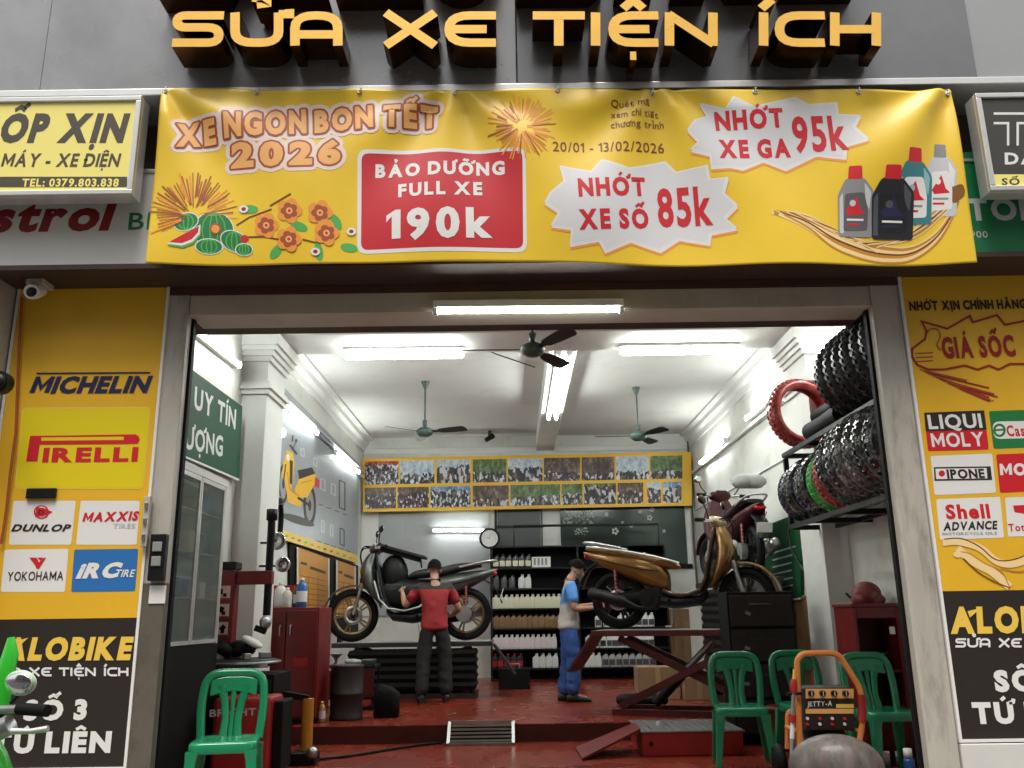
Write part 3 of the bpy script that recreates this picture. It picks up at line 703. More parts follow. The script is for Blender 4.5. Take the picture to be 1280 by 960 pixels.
for cx, cy in ((333, 282), (362, 264), (400, 266), (408, 291), (361, 299)):
    for k in range(5): A.oval(cx+8*math.cos(k*1.257), cy+8*math.sin(k*1.257), 8.2, 7.4, M_orange, 12, k*72)
    for k in range(5): A.oval(cx+6*math.cos(k*1.257+.6), cy+6*math.sin(k*1.257+.6), 5, 4.5, M_brown2, 10)
    A.oval(cx, cy, 4.2, 4.2, M_peach, 10); A.oval(cx, cy, 2, 2, M_red, 8)
for cx, cy in ((305, 262), (394, 314), (439, 289)): A.oval(cx, cy, 6, 5, M_wprint, 10); A.oval(cx, cy, 3, 2.5, M_dred, 8)
bdone(A, 'blossom_picture')
# red price panel
A = bart(); q = [(447, 187), (657, 187), (659, 315), (446, 317)]; A.rrect(q, 12, M_wprint); A.lift += .0003; A.rrect([(452, 192), (653, 191), (654, 310), (451, 312)], 9, mat('crimson_print', hexc('#c8232f')[:3], .45, var=.06, scale=2)); pp = bdone(A, 'price_panel')
A = bart(.0024); A.text('BẢO DƯỠNG', (469, 221), (631, 218), 16, M_wprint, bold=.05, gap=.16); A.text('FULL XE', (498, 247), (603, 244), 16, M_wprint, bold=.045, gap=.16); A.text('190k', (483, 300), (616, 296), 36, M_wprint, bold=.045, gap=.14); bdone(A, 'lettering', pp)
def burst(cx, cy, rx, ry, seed, n=24):
    rg = random.Random(seed); o = []
    for k in range(n):
        a = 2*PI*k/n; s_ = (1.0 if k % 2 == 0 else .80)*rg.uniform(.95, 1.06); c, q = math.cos(a), math.sin(a)
        o.append((cx+rx*s_*math.copysign(abs(c)**.75, c), cy+ry*s_*math.copysign(abs(q)**.75, q)))
    return o
def star(pts, lines, big_):
    A = bart(); A.poly([(x+1, y+6) for x, y in pts], M_orange); A.lift += .0003; A.poly([(x+.5, y+3) for x, y in pts], M_wprint); A.lift += .0002
    cx = sum(p[0] for p in pts)/len(pts); cy = sum(p[1] for p in pts)/len(pts)
    A.poly(pts, M_wprint); A.lift += .0003; A.poly([(cx+(x-cx)*.965, cy+(y-cy)*.95) for x, y in pts], mat('silver_print', hexc('#dcdcde')[:3], .45)); st = bdone(A, 'price_star')
    A = bart(.0032)
    for t, p0, p1, h in lines: A.text(t, p0, p1, h, M_red, bold=.05, gap=.13)
    A.text(big_[0], big_[1], big_[2], big_[3], M_red, bold=.03, gap=.1); bdone(A, 'lettering', st)
star([(687, 242), (704, 228), (699, 208), (738, 215), (752, 199), (786, 210), (832, 199), (846, 213), (884, 207), (888, 224), (910, 222), (905, 241), (922, 257), (907, 272), (922, 285), (890, 290), (888, 303), (850, 296), (826, 312), (788, 300), (756, 314), (748, 300), (712, 306), (714, 286), (688, 282), (698, 266), (680, 254)],
     [('NHỚT', (723, 247), (808, 243), 22), ('XE SỐ', (724, 287), (812, 283), 23)], ('85k', (824, 280), (892, 278), 46))
star([(868, 150), (884, 144), (874, 128), (906, 136), (916, 121), (942, 134), (994, 121), (1010, 131), (1046, 129), (1048, 143), (1076, 144), (1068, 158), (1084, 176), (1058, 182), (1056, 199), (1020, 193), (982, 211), (954, 200), (928, 211), (912, 208), (888, 210), (886, 194), (862, 188), (872, 178), (858, 164)],
     [('NHỚT', (895, 162), (980, 158), 22), ('XE GA', (899, 197), (989, 195), 22)], ('95k', (993, 189), (1060, 187), 42))
A = bart(.0024); A.text('Quét mã', (764, 133), (812, 133), 8, M_brown, bold=.006); A.text('xem chi tiết', (764, 146), (823, 146), 8, M_brown, bold=.006); A.text('chương trình', (764, 159), (830, 159), 8, M_brown, bold=.006); bdone(A, 'lettering')
A = bart(.002); A.text('20/01 - 13/02/2026', (691, 190), (831, 189), 12, M_brown, bold=.006); bdone(A, 'lettering')
# oil bottles and splash
A = bart(); M_oil = mat('amber_print', hexc('#c9892c')[:3], .4); M_oil2 = mat('pale_amber_print', hexc('#f4d79a')[:3], .4)
for k, (dy, w, mt) in enumerate(((0, 6, M_oil2), (7, 4, M_oil), (-5, 3, M_oil), (12, 5, M_oil2), (3, 2, M_brown), (16, 2.5, M_oil), (-9, 2, M_oil2))):
    A.line(rr([(964+k*3, 266+dy*.2), (1000+k*2, 276+dy*.6), (1040, 297+dy), (1090, 314+dy*.9), (1140, 316+dy*.7), (1172, 296+dy*.6), (1190, 268+dy*.5), (1199, 246+dy*.3)], 22), w, mt)
for k in range(8): A.line(rr([(966+k*4, 265+k*.3), (1000+k*9, 268+k*5), (1036+k*6, 284+k*3), (1062+k*5, 300+k*2.2)], 20), 1.4, (M_oil, M_oil2, M_brown)[k % 3])
for k in range(7): A.line(rr([(1060+k*6, 300+k*1.5), (1110+k*4, 306-k*1.5), (1150+k*2, 296-k*5), (1186+k, 262-k*3)], 24), 1.6, (M_oil2, M_oil, M_oil2, M_brown)[k % 4])
A.rrect([(1184, 236), (1203, 229), (1207, 243), (1192, 256)], 6, mat('dark_oil_print', hexc('#8a5a20')[:3], .4)); bdone(A, 'oil_splash_picture')
def pbottle(x0, x1, y0, y1, body, cap, lab, lab2, hi, lift):
    A = bart(lift); w = x1-x0; X = lambda f: x0+w*f; Y = lambda f: y0+(y1-y0)*f
    A.rrect([(X(0), Y(.38)), (X(.22), Y(.13)), (X(.72), Y(.13)), (X(1), Y(.32)), (X(1), y1), (X(.03), y1)], 5, body); A.rrect([(X(.30), y0-4), (X(.66), y0-4), (X(.68), Y(.15)), (X(.28), Y(.15))], 2, cap)
    A.lift += .0002; A.rrect([(X(.05), Y(.42)), (X(.14), Y(.34)), (X(.18), Y(.95)), (X(.06), Y(.95))], 2, hi); A.rrect([(X(.74), Y(.2)), (X(.94), Y(.34)), (X(.9), Y(.6)), (X(.78), Y(.46))], 3, hi)
    A.lift += .0002; A.rrect([(X(.2), Y(.36)), (X(.74), Y(.34)), (X(.86), Y(.6)), (X(.86), Y(.9)), (X(.16), Y(.92))], 4, lab); A.lift += .0002
    A.poly([(X(.22), Y(.62)), (X(.52), Y(.40)), (X(.66), Y(.60)), (X(.80), Y(.66)), (X(.3), Y(.68))], lab2); A.quad(X(.26), Y(.73), X(.74), Y(.76), M_wprint if lab is not M_wprint else M_grey); A.quad(X(.26), Y(.80), X(.62), Y(.83), lab2); A.oval(X(.42), Y(.5), w*.09, w*.09, hi, 10); bdone(A, 'oil_bottle_picture')
pbottle(1156, 1196, 184, 270, M_lgrey, M_grey, M_wprint, M_red, M_wprint, .0020)
pbottle(1120, 1165, 192, 280, mat('teal_print', hexc('#3c7f86')[:3], .45), M_red, M_wprint, M_red, mat('pale_teal_print', hexc('#8fbcbf')[:3], .45), .0029)
pbottle(1046, 1090, 214, 297, M_grey, M_red, mat('mid_grey_print', hexc('#5b5b5b')[:3], .45), M_red, M_lgrey, .0038)
pbottle(1088, 1142, 214, 299, mat('black_print', hexc('#23242a')[:3], .4), M_red, mat('night_print', hexc('#15161c')[:3], .45), M_navy, mat('slate_print', hexc('#4d5058')[:3], .45), .0047)
for u in (0.004, .12, .25, .37, .5, .62, .75, .88, .996):
    p = warp(bb.at(*bq(u, .018))); m = MB(); m.lathe([(.007, -.002), (.016, -.002), (.016, .002), (.007, .002)], M_steel, 14, Matrix.Translation(p+Vector((0, -.006, 0))) @ Matrix.Rotation(PI/2, 4, 'X'), closed=True); e = m.build('eyelet', ban)
    m = MB(); m.tube([p+Vector((0, -.008, 0)), p+Vector((.01, -.012, .03)), p+Vector((.004, .03, .05))], .003, M_wprint, 5); m.build('tie_cord', e)

# ------------------------------------------------------------------ sign panels on the piers
def side_panel(label, xl, xr, ztop, zmid, zbot, mdark):
    t = empty('brand_sign', ((xl+xr)/2, YF, zbot), label, 'sign panel')
    m = MB(); m.bx(xl, xr, YF-.035, YF-.003, zmid, ztop, M_yel); m.build('yellow_board', t)
    m = MB(); m.bx(xl, xr, YF-.035, YF-.003, zbot, zmid-.002, mdark); m.build('black_board', t)
    m = MB()
    for a in ((xl-.018, xl-.001, zbot, ztop), (xr+.001, xr+.018, zbot, ztop), (xl-.018, xr+.018, zbot-.018, zbot-.001)): m.bx(a[0], a[1], YF-.045, YF-.003, a[2], a[3], M_wprint)
    m.build('edge_trim', t); return t
PB = front(YF-.035)
def tile(par, q, mt, r=2.5, border=None, lift=.0012):
    A = Art(PB, lift)
    if border: A.rrect([(q[0][0]-1.6, q[0][1]-1.6), (q[1][0]+1.6, q[1][1]-1.6), (q[2][0]+1.6, q[2][1]+1.6), (q[3][0]-1.6, q[3][1]+1.6)], r+1, border); A.lift += .0005
    A.rrect(q, r, mt); return A.build('logo_tile', par)
def let(par): return Art(PB, .0034)
zt, zm, zb = at(213, 360, Y=YF).z, at(177, 772, Y=YF-.035).z, at(160, 957, Y=YF).z
pl = side_panel('tall yellow and black tyre brand panel left of the entrance', -3.36, -2.354, zt, zm, zb, M_blk2)
A = let(pl); A.line([(46, 467), (188, 466)], 2, M_navy); A.text('MICHELIN', (37, 491), (184, 490), 20, M_navy, bold=.05, shear=.25, gap=.07); A.build('lettering', pl)
t = tile(pl, [(29, 511), (187, 510), (178, 610), (20, 610)], M_yel2, 6, M_gold)
A = let(t); A.poly([(38, 545), (170, 543), (174, 546), (175, 550), (172, 555), (50, 556), (47, 577), (33, 577)], M_red); A.line([(52, 549), (155, 548)], 4, M_yel2); A.text('IRELLI', (53, 577), (172, 576), 17, M_red, bold=.05, gap=.1); A.build('lettering', t)
m = MB(); a = at(35, 611, Y=YF-.04); c = at(70, 623, Y=YF-.04); m.bx(a.x, c.x, YF-.06, YF-.036, c.z, a.z, M_black); tag(m.build('junction_box', bevel=.004), 'small dark junction box on the yellow panel between two logo tiles', 'electrical box')
t = tile(pl, [(17, 626), (95, 626), (89, 681), (11, 681)], M_wprint)
A = let(t); A.text('DUNLOP', (14, 664), (86, 664), 8.5, M_blk2, bold=.04, shear=.3); A.oval(52, 640, 9.5, 8.5, M_red, 20, 0); A.oval(52, 640, 7.5, 6.8, M_wprint); A.poly([(46, 634), (55, 635), (66, 640), (54, 646), (44, 646)], M_red); A.text('D', (48, 643), (55, 643), 5.5, M_blk2, bold=.05); A.build('lettering', t)
t = tile(pl, [(101, 626), (175, 626), (171, 681), (95, 681)], M_wprint)
A = let(t); A.text('MAXXIS', (103, 652), (172, 650), 11, M_red, bold=.05, shear=.2); A.text('TIRES', (141, 660), (169, 660), 5.5, M_lgrey, bold=.02); A.build('lettering', t)
t = tile(pl, [(6, 687), (86, 686), (81, 740), (1, 740)], M_wprint)
A = let(t); A.poly([(37, 697), (46, 697), (49, 703), (56, 697), (58, 697), (49, 711), (46, 711), (44, 706)], M_red); A.poly([(47, 697), (55, 697), (51, 701)], M_red); A.text('YOKOHAMA', (9, 726), (79, 725), 11, M_blk2, bold=.01); A.build('lettering', t)
t = tile(pl, [(93, 687), (173, 686), (169, 739), (89, 740)], M_blue)
A = let(t); A.text('iRC', (95, 722), (147, 721), 18, M_wprint, bold=.06, shear=.3, gap=.04); A.text('TIRE', (143, 721), (167, 721), 9, M_wprint, bold=.02, shear=.25); A.build('lettering', t)
A = let(pl); A.text('ALOBIKE', (4, 824), (163, 823), 27, M_gold, bold=.06, shear=.12, gap=.09); A.poly([(24, 808), (36, 797), (21, 801)], M_gold); A.build('lettering', pl)
A = let(pl); tech_line(A, -16, 161, 845, 10.5, 2.6, M_wprint); A.build('lettering', pl)
A = let(pl); A.text('SỐ 3', (29, 899), (108, 898), 24, M_wprint, bold=.06); A.build('lettering', pl)
A = let(pl); A.text('TỨ LIÊN', (-12, 940), (138, 939), 25, M_wprint, bold=.06); A.build('lettering', pl)

zt, zm, zb = at(1118, 344, Y=YF).z, at(1178, 739, Y=YF-.035).z, at(1198, 923, Y=YF).z
pr = side_panel('tall yellow and black oil brand panel right of the entrance', 2.672, 3.70, zt, zm, zb, M_blk2)
A = let(pr); A.text('NHỚT XỊN CHÍNH HÃNG', (1137, 388), (1283, 385), 11, M_blk2, bold=.05); A.build('lettering', pr)
A = let(pr); A.line([(1152, 402), (1184, 411), (1212, 395), (1216, 403), (1246, 394), (1256, 406), (1288, 400), (1300, 420), (1300, 452), (1286, 455), (1262, 455), (1248, 462), (1236, 457), (1222, 462), (1206, 457), (1180, 462), (1160, 462), (1146, 456), (1140, 446), (1140, 436), (1156, 424), (1158, 414)], 2.6, M_dred, True)
A.line(rr([(1158, 418), (1162, 411), (1172, 411), (1176, 420), (1170, 432), (1176, 438)], 4), 1.6, M_brown2)
for k in range(3): A.line([(1144, 442+k*5), (1166, 441+k*5)], 1.2, M_brown2)
A.text('GIÁ SỐC', (1179, 447), (1270, 444), 25, M_dred, bold=.045); A.build('starburst', pr)
A = let(pr); rg = random.Random(4)
for k in range(11):
    y = 463+k*2.6; A.line([(1150+k*5, 462+k*2.4), (1205+rg.uniform(-4, 30)+k*2.0, 478+k*2.6+rg.uniform(-3, 3))], rg.uniform(1, 2), M_dred if k % 3 else M_brown2)
A.build('speed_lines', pr)
t = tile(pr, [(1155, 516), (1230, 513), (1236, 562), (1160, 564)], M_red)
A = Art(PB, .0026); A.poly([(1155, 516), (1230, 513), (1233, 537), (1157, 539)], M_blk2); A.text('LIQUI', (1161, 536), (1228, 534), 17, M_wprint, bold=.03, lift=.0006); A.text('MOLY', (1165, 559), (1231, 557), 17, M_wprint, bold=.03, lift=.0006); A.build('lettering', t)
t = tile(pr, [(1236, 514), (1320, 511), (1326, 558), (1242, 561)], M_green)
A = Art(PB, .0026); A.rrect([(1240, 527), (1310, 526), (1312, 547), (1242, 549)], 9, M_wprint); A.oval(1249, 538, 8, 8.5, M_green); A.oval(1249, 538, 5, 5.5, M_wprint); A.line([(1242, 538), (1256, 537)], 2.5, M_green); A.text('Castrol', (1259, 545), (1306, 544), 13, M_red, bold=.03, lift=.0006); A.build('lettering', t)
t = tile(pr, [(1163, 570), (1240, 567), (1245, 616), (1168, 619)], M_wprint)
A = Art(PB, .0026); A.poly([(1167, 584), (1238, 583), (1240, 600), (1168, 601)], M_blk2); A.poly([(1169, 586), (1233, 585), (1234, 598), (1170, 599)], M_wprint); A.oval(1177, 592, 4, 4, M_red); A.text('IPONE', (1184, 598), (1231, 597), 11, M_blk2, bold=.045, lift=.0006); A.build('lettering', t)
t = tile(pr, [(1245, 568), (1330, 565), (1334, 612), (1250, 616)], M_red)
A = Art(PB, .0026); A.text('MOTUL', (1250, 594), (1324, 592), 14, M_wprint, bold=.055, shear=.1); A.build('lettering', t)
t = tile(pr, [(1170, 624), (1250, 621), (1255, 672), (1175, 675)], M_wprint)
A = Art(PB, .0026); A.text('Shell', (1183, 648), (1238, 647), 17, M_red, bold=.04); A.text('ADVANCE', (1179, 663), (1246, 661), 10, M_blk2, bold=.035, shear=.25); A.text('MOTORCYCLE OILS', (1178, 669), (1246, 668), 3.2, M_grey, bold=.01); A.build('lettering', t)
t = tile(pr, [(1256, 622), (1340, 619), (1344, 668), (1260, 671)], M_wprint)
A = Art(PB, .0026); A.poly([(1266, 632), (1284, 631), (1296, 640), (1290, 648), (1280, 642), (1268, 640)], M_red); A.text('Total', (1261, 664), (1290, 663), 9, M_red, bold=.02); A.build('lettering', t)
A = let(pr)
for q, w, mt in (([(1178, 678), (1196, 676), (1226, 684), (1246, 704), (1270, 706), (1300, 690)], 9, M_oil2), ([(1196, 686), (1218, 704), (1240, 714), (1262, 734)], 10, M_oil2), ([(1180, 674), (1200, 672), (1224, 682), (1244, 702), (1270, 700), (1300, 684)], 1.6, M_brown), ([(1192, 690), (1210, 690), (1232, 706), (1252, 712), (1262, 735)], 1.5, M_oil), ([(1204, 698), (1222, 716), (1244, 728), (1262, 735)], 1.5, M_brown), ([(1250, 710), (1274, 716), (1300, 708)], 2, M_oil)):
    A.line(rr(q, 12), w, mt)
A.oval(1197, 693, 6, 4, M_oil2); A.build('oil_splash_picture', pr)
A = let(pr); A.text('ALOBIKE', (1188, 790), (1362, 788), 31, M_gold, bold=.06, shear=.1, gap=.09); A.poly([(1212, 772), (1226, 760), (1209, 764)], M_gold); A.build('lettering', pr)
A = let(pr); tech_line(A, 1194, 1375, 809, 11, 2.7, M_wprint); A.build('lettering', pr)
A = let(pr); A.text('SỐ 3', (1244, 863), (1328, 862), 25, M_wprint, bold=.06); A.build('lettering', pr)
A = let(pr); A.text('TỨ LIÊN', (1217, 903), (1362, 902), 25, M_wprint, bold=.06); A.build('lettering', pr)
m = MB(); m.bx(2.655, 6, YF-.05, YF-.002, 0, zb-.025, mat('white_glazed_plinth', (.66, .65, .62), .35, var=.05, scale=3)); tag(m.build('wall_plinth', bevel=.006), 'plain white plinth below the oil brand panel at the right', 'plinth')
m = MB(); m.bx(-6, -3.39, YF-.28, YF-.004, 0, 3.42, M_pill); tag(m.build('side_pier', bevel=.01), 'stained cream plaster pier at the far left edge of the shop front', 'wall')
# security camera under the soffit
a = at(39, 362, Y=5.45); t = empty('security_camera', (a.x, 5.5, a.z), 'white dome security camera below the soffit at the top of the tyre brand panel', 'camera')
m = MB(); m.bx(a.x-.06, a.x+.06, 5.47, 5.62, a.z+.05, a.z+.13, M_beige); m.build('bracket', t, bevel=.01)
m = MB(); m.tube([(a.x, 5.56, a.z+.04), (a.x, 5.50, a.z+.01), (a.x+.01, 5.44, a.z-.02)], [.045, .055, .05], M_white, 14); m.build('housing', t)
m = MB(); m.ell((a.x+.012, 5.435, a.z-.022), (.034, .02, .034), M_black); m.build('lens', t)
# meters and cable on the pier
for px, py, r, lab in ((4, 480, .055, 'black round alarm bell on the cream pier at the left edge'),):
    a = at(px, py, Y=YF-.285); m = MB()
    if py > 450: m.cyl((a.x, YF-.283, a.z), (a.x, YF-.34, a.z), r*1.3, M_black, 20); m.ell((a.x, YF-.34, a.z), (r, .03, r), M_black)
    else: m.lathe([(r, -.008), (r+.016, 0), (r, .008), (r-.008, 0)], M_beige, 20, Matrix.Translation((a.x, YF-.295, a.z)) @ Matrix.Rotation(PI/2, 4, 'X'), closed=True)
    tag(m.build('alarm_bell' if py > 450 else 'cable_ring'), lab, 'wall fitting')
pts = [at(28, 372, Y=YF-.05), at(24, 450, Y=YF-.05), at(20, 540, Y=YF-.05), at(14, 590, Y=YF-.05), at(8, 640, Y=YF-.05), at(2, 680, Y=YF-.05)]
m = MB(); m.tube([p+Vector((0.0, random.uniform(-.01, .0), 0)) for p in pts], .008, M_brown2, 6); tag(m.build('cable'), 'thin rust brown cable running down beside the tyre brand panel', 'cable')
# electrics on the inner face of the left jamb
a = at(199, 700, Y=YF-.04); t = empty('switch_box', (a.x, YF-.05, a.z-.15), 'black switch box with sockets fixed to the left door jamb', 'electrical box')
m = MB(); m.bx(a.x-.05, a.x+.05, YF-.085, YF-.032, a.z-.13, a.z+.16, M_black); m.build('case', t, bevel=.006)
for dz in (.08, -.01): m = MB(); m.bx(a.x-.03, a.x+.03, YF-.095, YF-.086, a.z+dz-.03, a.z+dz+.03, M_grey); m.build('socket', t, bevel=.004)
a = at(197, 742, Y=YF-.04); m = MB(); m.bx(a.x-.052, a.x+.05, YF-.043, YF-.0365, a.z-.06, a.z+.05, M_wprint); tag(m.build('paper_note'), 'small white paper note stuck on the left jamb below the switch box', 'note')
a = at(183, 652, Y=YF-.06); t = m = MB(); m.bx(a.x-.02, a.x+.02, YF-.08, YF-.045, a.z-.16, a.z+.16, M_jamb)
for dz in (-.1, 0, .1): m.box((a.x, YF-.085, a.z+dz), (.02, .02, .04), M_steel)
tag(m.build('gate_hinge', bevel=.003), 'rusty metal gate hinge plate on the right edge of the tyre brand panel', 'hinge')

# ------------------------------------------------------------------ fluorescent lamps
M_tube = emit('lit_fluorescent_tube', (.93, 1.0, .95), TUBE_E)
def lamp(a, b, label, wall=None, fat=.016, wide=None, grp='fluorescent lamps lighting the shop'):
    a, b = Vector(a), Vector(b); d = (b-a).normalized(); mid = (a+b)/2
    up = Vector((0, 0, 1)) if wall is None else Vector(wall); s_ = d.cross(up).normalized()
    t = empty('tube_light', mid, label, 'lamp', grp)
    m = MB(); off = up*.045; e = d*.03
    m.bar(a-e+off+up*(fat-.016), b+e+off+up*(fat-.016), wide or (.06 if wall is None else .05), .05, M_white); 
    m.build('housing', t, bevel=.004)
    m = MB()
    for p, q in ((a-e*.99, a), (b, b+e*.99)): m.bar(p+up*.005, q+up*.005, .03, .07, M_white)
    m.build('socket', t)
    m = MB(); m.tube([a, b], fat, M_tube, 10); m.build('tube', t); return t
lamp(at(547, 389, Y=5.64), at(774, 387, Y=5.64), 'lit tube lamp under the lintel over the entrance, nearest to the street')
z = BZ-.075
lamp((-1.76, 9.0, z), (-.53, 9.0, z), 'lit tube lamp under the cross beam, left of the long central beam', fat=.045, wide=.13)
lamp((1.18, 9.0, z), (2.40, 9.0, z), 'lit tube lamp under the cross beam, right of the long central beam', fat=.038, wide=.12)
for k, (y0, y1, n) in enumerate(((9.45, 10.85, 'nearer'), (10.95, 12.6, 'farther'))):
    for dx in (-.05, .06):
        lamp((.58+dx, y0, 3.97), (.58+dx, y1, 3.97), '%s lit tube lamp on the %s side under the long central beam' % (n, 'left' if dx < 0 else 'right'), fat=.022)
def wl(p0, p1, X, n, label): 
    a, b = at(*p0, X=X), at(*p1, X=X); lamp(a, b, label, wall=n)
xw = XL+.07
wl((247, 413), (300, 456), xw, (-1, 0, 0), 'lit tube lamp high on the left wall above the green board')
wl((356, 504), (397, 541), xw+.03, (-1, 0, 0), 'lit tube lamp on the left wall above the grey scooter poster, the nearer of two')
wl((421, 566), (449, 590), xw+.03, (-1, 0, 0), 'lit tube lamp on the left wall above the grey scooter poster, the farther of two')
xw = XR-.07
wl((1027, 438), (1068, 405), xw, (1, 0, 0), 'lit tube lamp high on the right wall above the tyre rack')
wl((932, 523), (977, 483), xw-.03, (1, 0, 0), 'lit tube lamp on the right wall behind the red tyre')
wl((875, 578), (904, 550), xw-.03, (1, 0, 0), 'lit tube lamp on the right wall near the photo banner')
lamp(at(542, 663, Y=YB-.1), at(604, 663, Y=YB-.1), 'glowing tube added as a lamp reflection in the grey back wall partition', wall=(0, 1, 0), fat=.015)  # glowing tube added where the partition only mirrors a lamp
a = at(352, 541, X=XL+.16); t = empty('light_bulb', a, 'small round lit bulb on the left wall beside the pilaster', 'lamp')
m = MB(); m.ell(a, (.05, .05, .05), M_tube); m.build('bulb', t); m = MB(); m.cyl(a+Vector((-.16, 0, 0)), a+Vector((-.04, 0, 0)), .025, M_white); m.build('holder', t)

# ------------------------------------------------------------------ ceiling fans
M_fan = mat('dark_green_fan_enamel', (.012, .016, .015), .4, var=.2, scale=6); M_fang = mat('grey_green_motor', (.05, .085, .072), .4)
def fan(c, label, rot, top=ZC, R_=.62):
    t = empty('ceiling_fan', (c[0], c[1], c[2]), label, 'ceiling fan', 'ceiling fans')
    M = Matrix.Translation(c)
    m = MB(); m.lathe([(.0, -.07), (.06, -.065), (.10, -.04), (.12, 0), (.11, .03), (.06, .06), (0, .07)], M_fang, 20, M); m.build('motor', t)
    m = MB(); m.cyl((c[0], c[1], c[2]+.05), (c[0], c[1], top), .013, M_fang if rot != 15 else M_fan, 10); m.lathe([(.0, .17), (.035, .16), (.03, .08), (.0, .06)], M_fang, 14, M); m.build('downrod', t)
    m = MB(); m.lathe([(.012, -.12), (.05, -.03), (.06, -.001)], M_fang, 14, Matrix.Translation((c[0], c[1], top))); m.build('canopy', t)
    for k in range(3):
        m = MB(); q = M @ Matrix.Rotation(R(rot+120*k), 4, 'Z') @ Matrix.Rotation(R(-14), 4, 'X')
        rg = []
        for x, w in ((.10, .025), (.2, .03), (.24, .055), (.4, .07), (R_-.06, .078), (R_-.02, .065), (R_, .03)):
            rg.append([q @ Vector((x, -w, -.004)), q @ Vector((x, w, -.004)), q @ Vector((x, w, .004)), q @ Vector((x, -w, .004))])
        m.loft(rg, M_fan, smooth=False); m.build('blade', t)
    return t
fan(at(666, 437, Z=3.62), 'dark three blade ceiling fan nearest the entrance, in front of the cross beam', 60, R_=.68)
fan(at(531, 540, Z=3.62), 'dark three blade ceiling fan at the left of the long central beam', 100)
fan(at(798, 545, Z=3.62), 'dark ceiling fan on a green rod at the right of the long central beam', 60)
a = at(612, 549, Y=15.2); t = empty('ceiling_camera', a, 'small dark camera hanging from the ceiling near the back wall', 'camera')
m = MB(); m.cyl((a.x, a.y, a.z+.05), (a.x, a.y, ZC), .03, M_fan, 8); m.build('bracket', t)
m = MB(); m.tube([a+Vector((.06, .0, .06)), a+Vector((-.06, -.08, -.03))], [.05, .04], M_black, 12); m.build('body', t)

# ------------------------------------------------------------------ photo banner on the back wall
YP = YB-.22
pb_ = front(YP); pbn = empty('photo_banner', at(660, 636, Y=YP), 'long yellow banner with two rows of printed photographs on the back wall', 'banner')
A = Art(pb_, 0); A.poly([(453, 573), (864, 565), (865, 632), (454, 640)], M_yel); pp_ = list(A.v)
m = MB(); q = [pb_.at(*p) for p in ((453, 573), (864, 565), (865, 632), (454, 640))]; d = Vector((0, .02, 0))
m.add(q+[p+d for p in q], [(0, 1, 2, 3), (7, 6, 5, 4), (0, 1, 5, 4), (1, 2, 6, 5), (2, 3, 7, 6), (3, 0, 4, 7)], M_yel); m.build('sheet', pbn)
def prow(edges, f0, f1, k0):
    for i, (xa, xb) in enumerate(edges):
        A = Art(pb_, .0015); sl = lambda x: 573-8*(x-453)/411
        A.poly([(xa, sl(xa)+f0), (xb, sl(xb)+f0), (xb, sl(xb)+f1), (xa, sl(xa)+f1)], photo_mat(k0+i)); A.build('photo', pbn)
prow([(456, 498), (500, 543), (546, 588), (591, 633), (635, 678), (680, 725), (727, 768), (770, 811), (813, 853)], 4, 33, 0)
prow([(456, 495), (497, 536), (538, 588), (591, 636), (638, 700), (702, 728), (730, 770), (772, 804), (809, 826), (829, 852)], 37, 63, 20)

# ------------------------------------------------------------------ left wall: boards and poster
def wallboard(name, label, cat, board, quad, mt, th=.02, edge=None):
    q = [board.at(*p) for p in quad]; t = empty(name, (q[2]+q[3])/2, label, cat); d = -board.n*th
    m = MB(); m.add(q+[p+d for p in q], [(0, 1, 2, 3), (7, 6, 5, 4), (0, 1, 5, 4), (1, 2, 6, 5), (2, 3, 7, 6), (3, 0, 4, 7)], mt); m.build('panel', t); return t
lw = leftw(XL+.06)
M_dgb = M_dgreen
gb = wallboard('green_board', 'dark green slogan board with white lettering on the left wall near the entrance', 'sign', lw, [(180, 418), (303, 508), (299, 599), (180, 548)], M_dgb, .03)
A = Art(lw, .0014); A.text('GIÁ RẺ - UY TÍN', (150, 462), (294, 536), 29, M_wprint, bold=.03); A.build('lettering', gb)
A = Art(lw, .0014); A.text('CHẤT LƯỢNG', (150, 542), (278, 570), 29, M_wprint, bold=.03); A.build('lettering', gb)
A = Art(lw, .0014); A.line([(180, 549), (299, 600)], 2.4, M_wprint); A.build('edge_trim', gb)
g2 = wallboard('green_board', 'narrow green strip board with a white edge below the slogan board', 'sign', lw, [(180, 558), (280, 600), (278, 617), (180, 577)], M_dgb, .03)
A = Art(lw, .0014); A.line([(180, 581), (279, 620)], 5, M_wprint); A.build('edge_trim', g2)
po = wallboard('scooter_poster', 'grey poster with a yellow scooter picture along the left wall', 'poster', lw, [(349, 478), (449, 580), (447, 694), (346, 660)], M_postg, .02)
A = Art(lw, .0012)
A.oval(354, 605, 6, 25, M_blk2, 20, 0); A.oval(354, 605, 4, 19, M_postg, 20); A.oval(387, 632, 8, 26, M_blk2, 20); A.oval(387, 632, 5, 19, M_grey, 20)
A.poly([(358, 562), (366, 566), (368, 582), (364, 614), (378, 625), (376, 634), (360, 628), (356, 600), (352, 596), (354, 580)], M_yel); A.poly([(374, 598), (394, 592), (396, 600), (384, 622), (372, 622), (368, 612)], M_yel)
A.poly([(372, 588), (390, 584), (394, 592), (374, 599)], M_blk2); A.line([(362, 556), (371, 568)], 2.5, M_blk2); A.line([(365, 552), (366, 544)], 2, M_blk2); A.poly([(362, 575), (366, 576), (365, 606), (362, 604)], M_blk2)
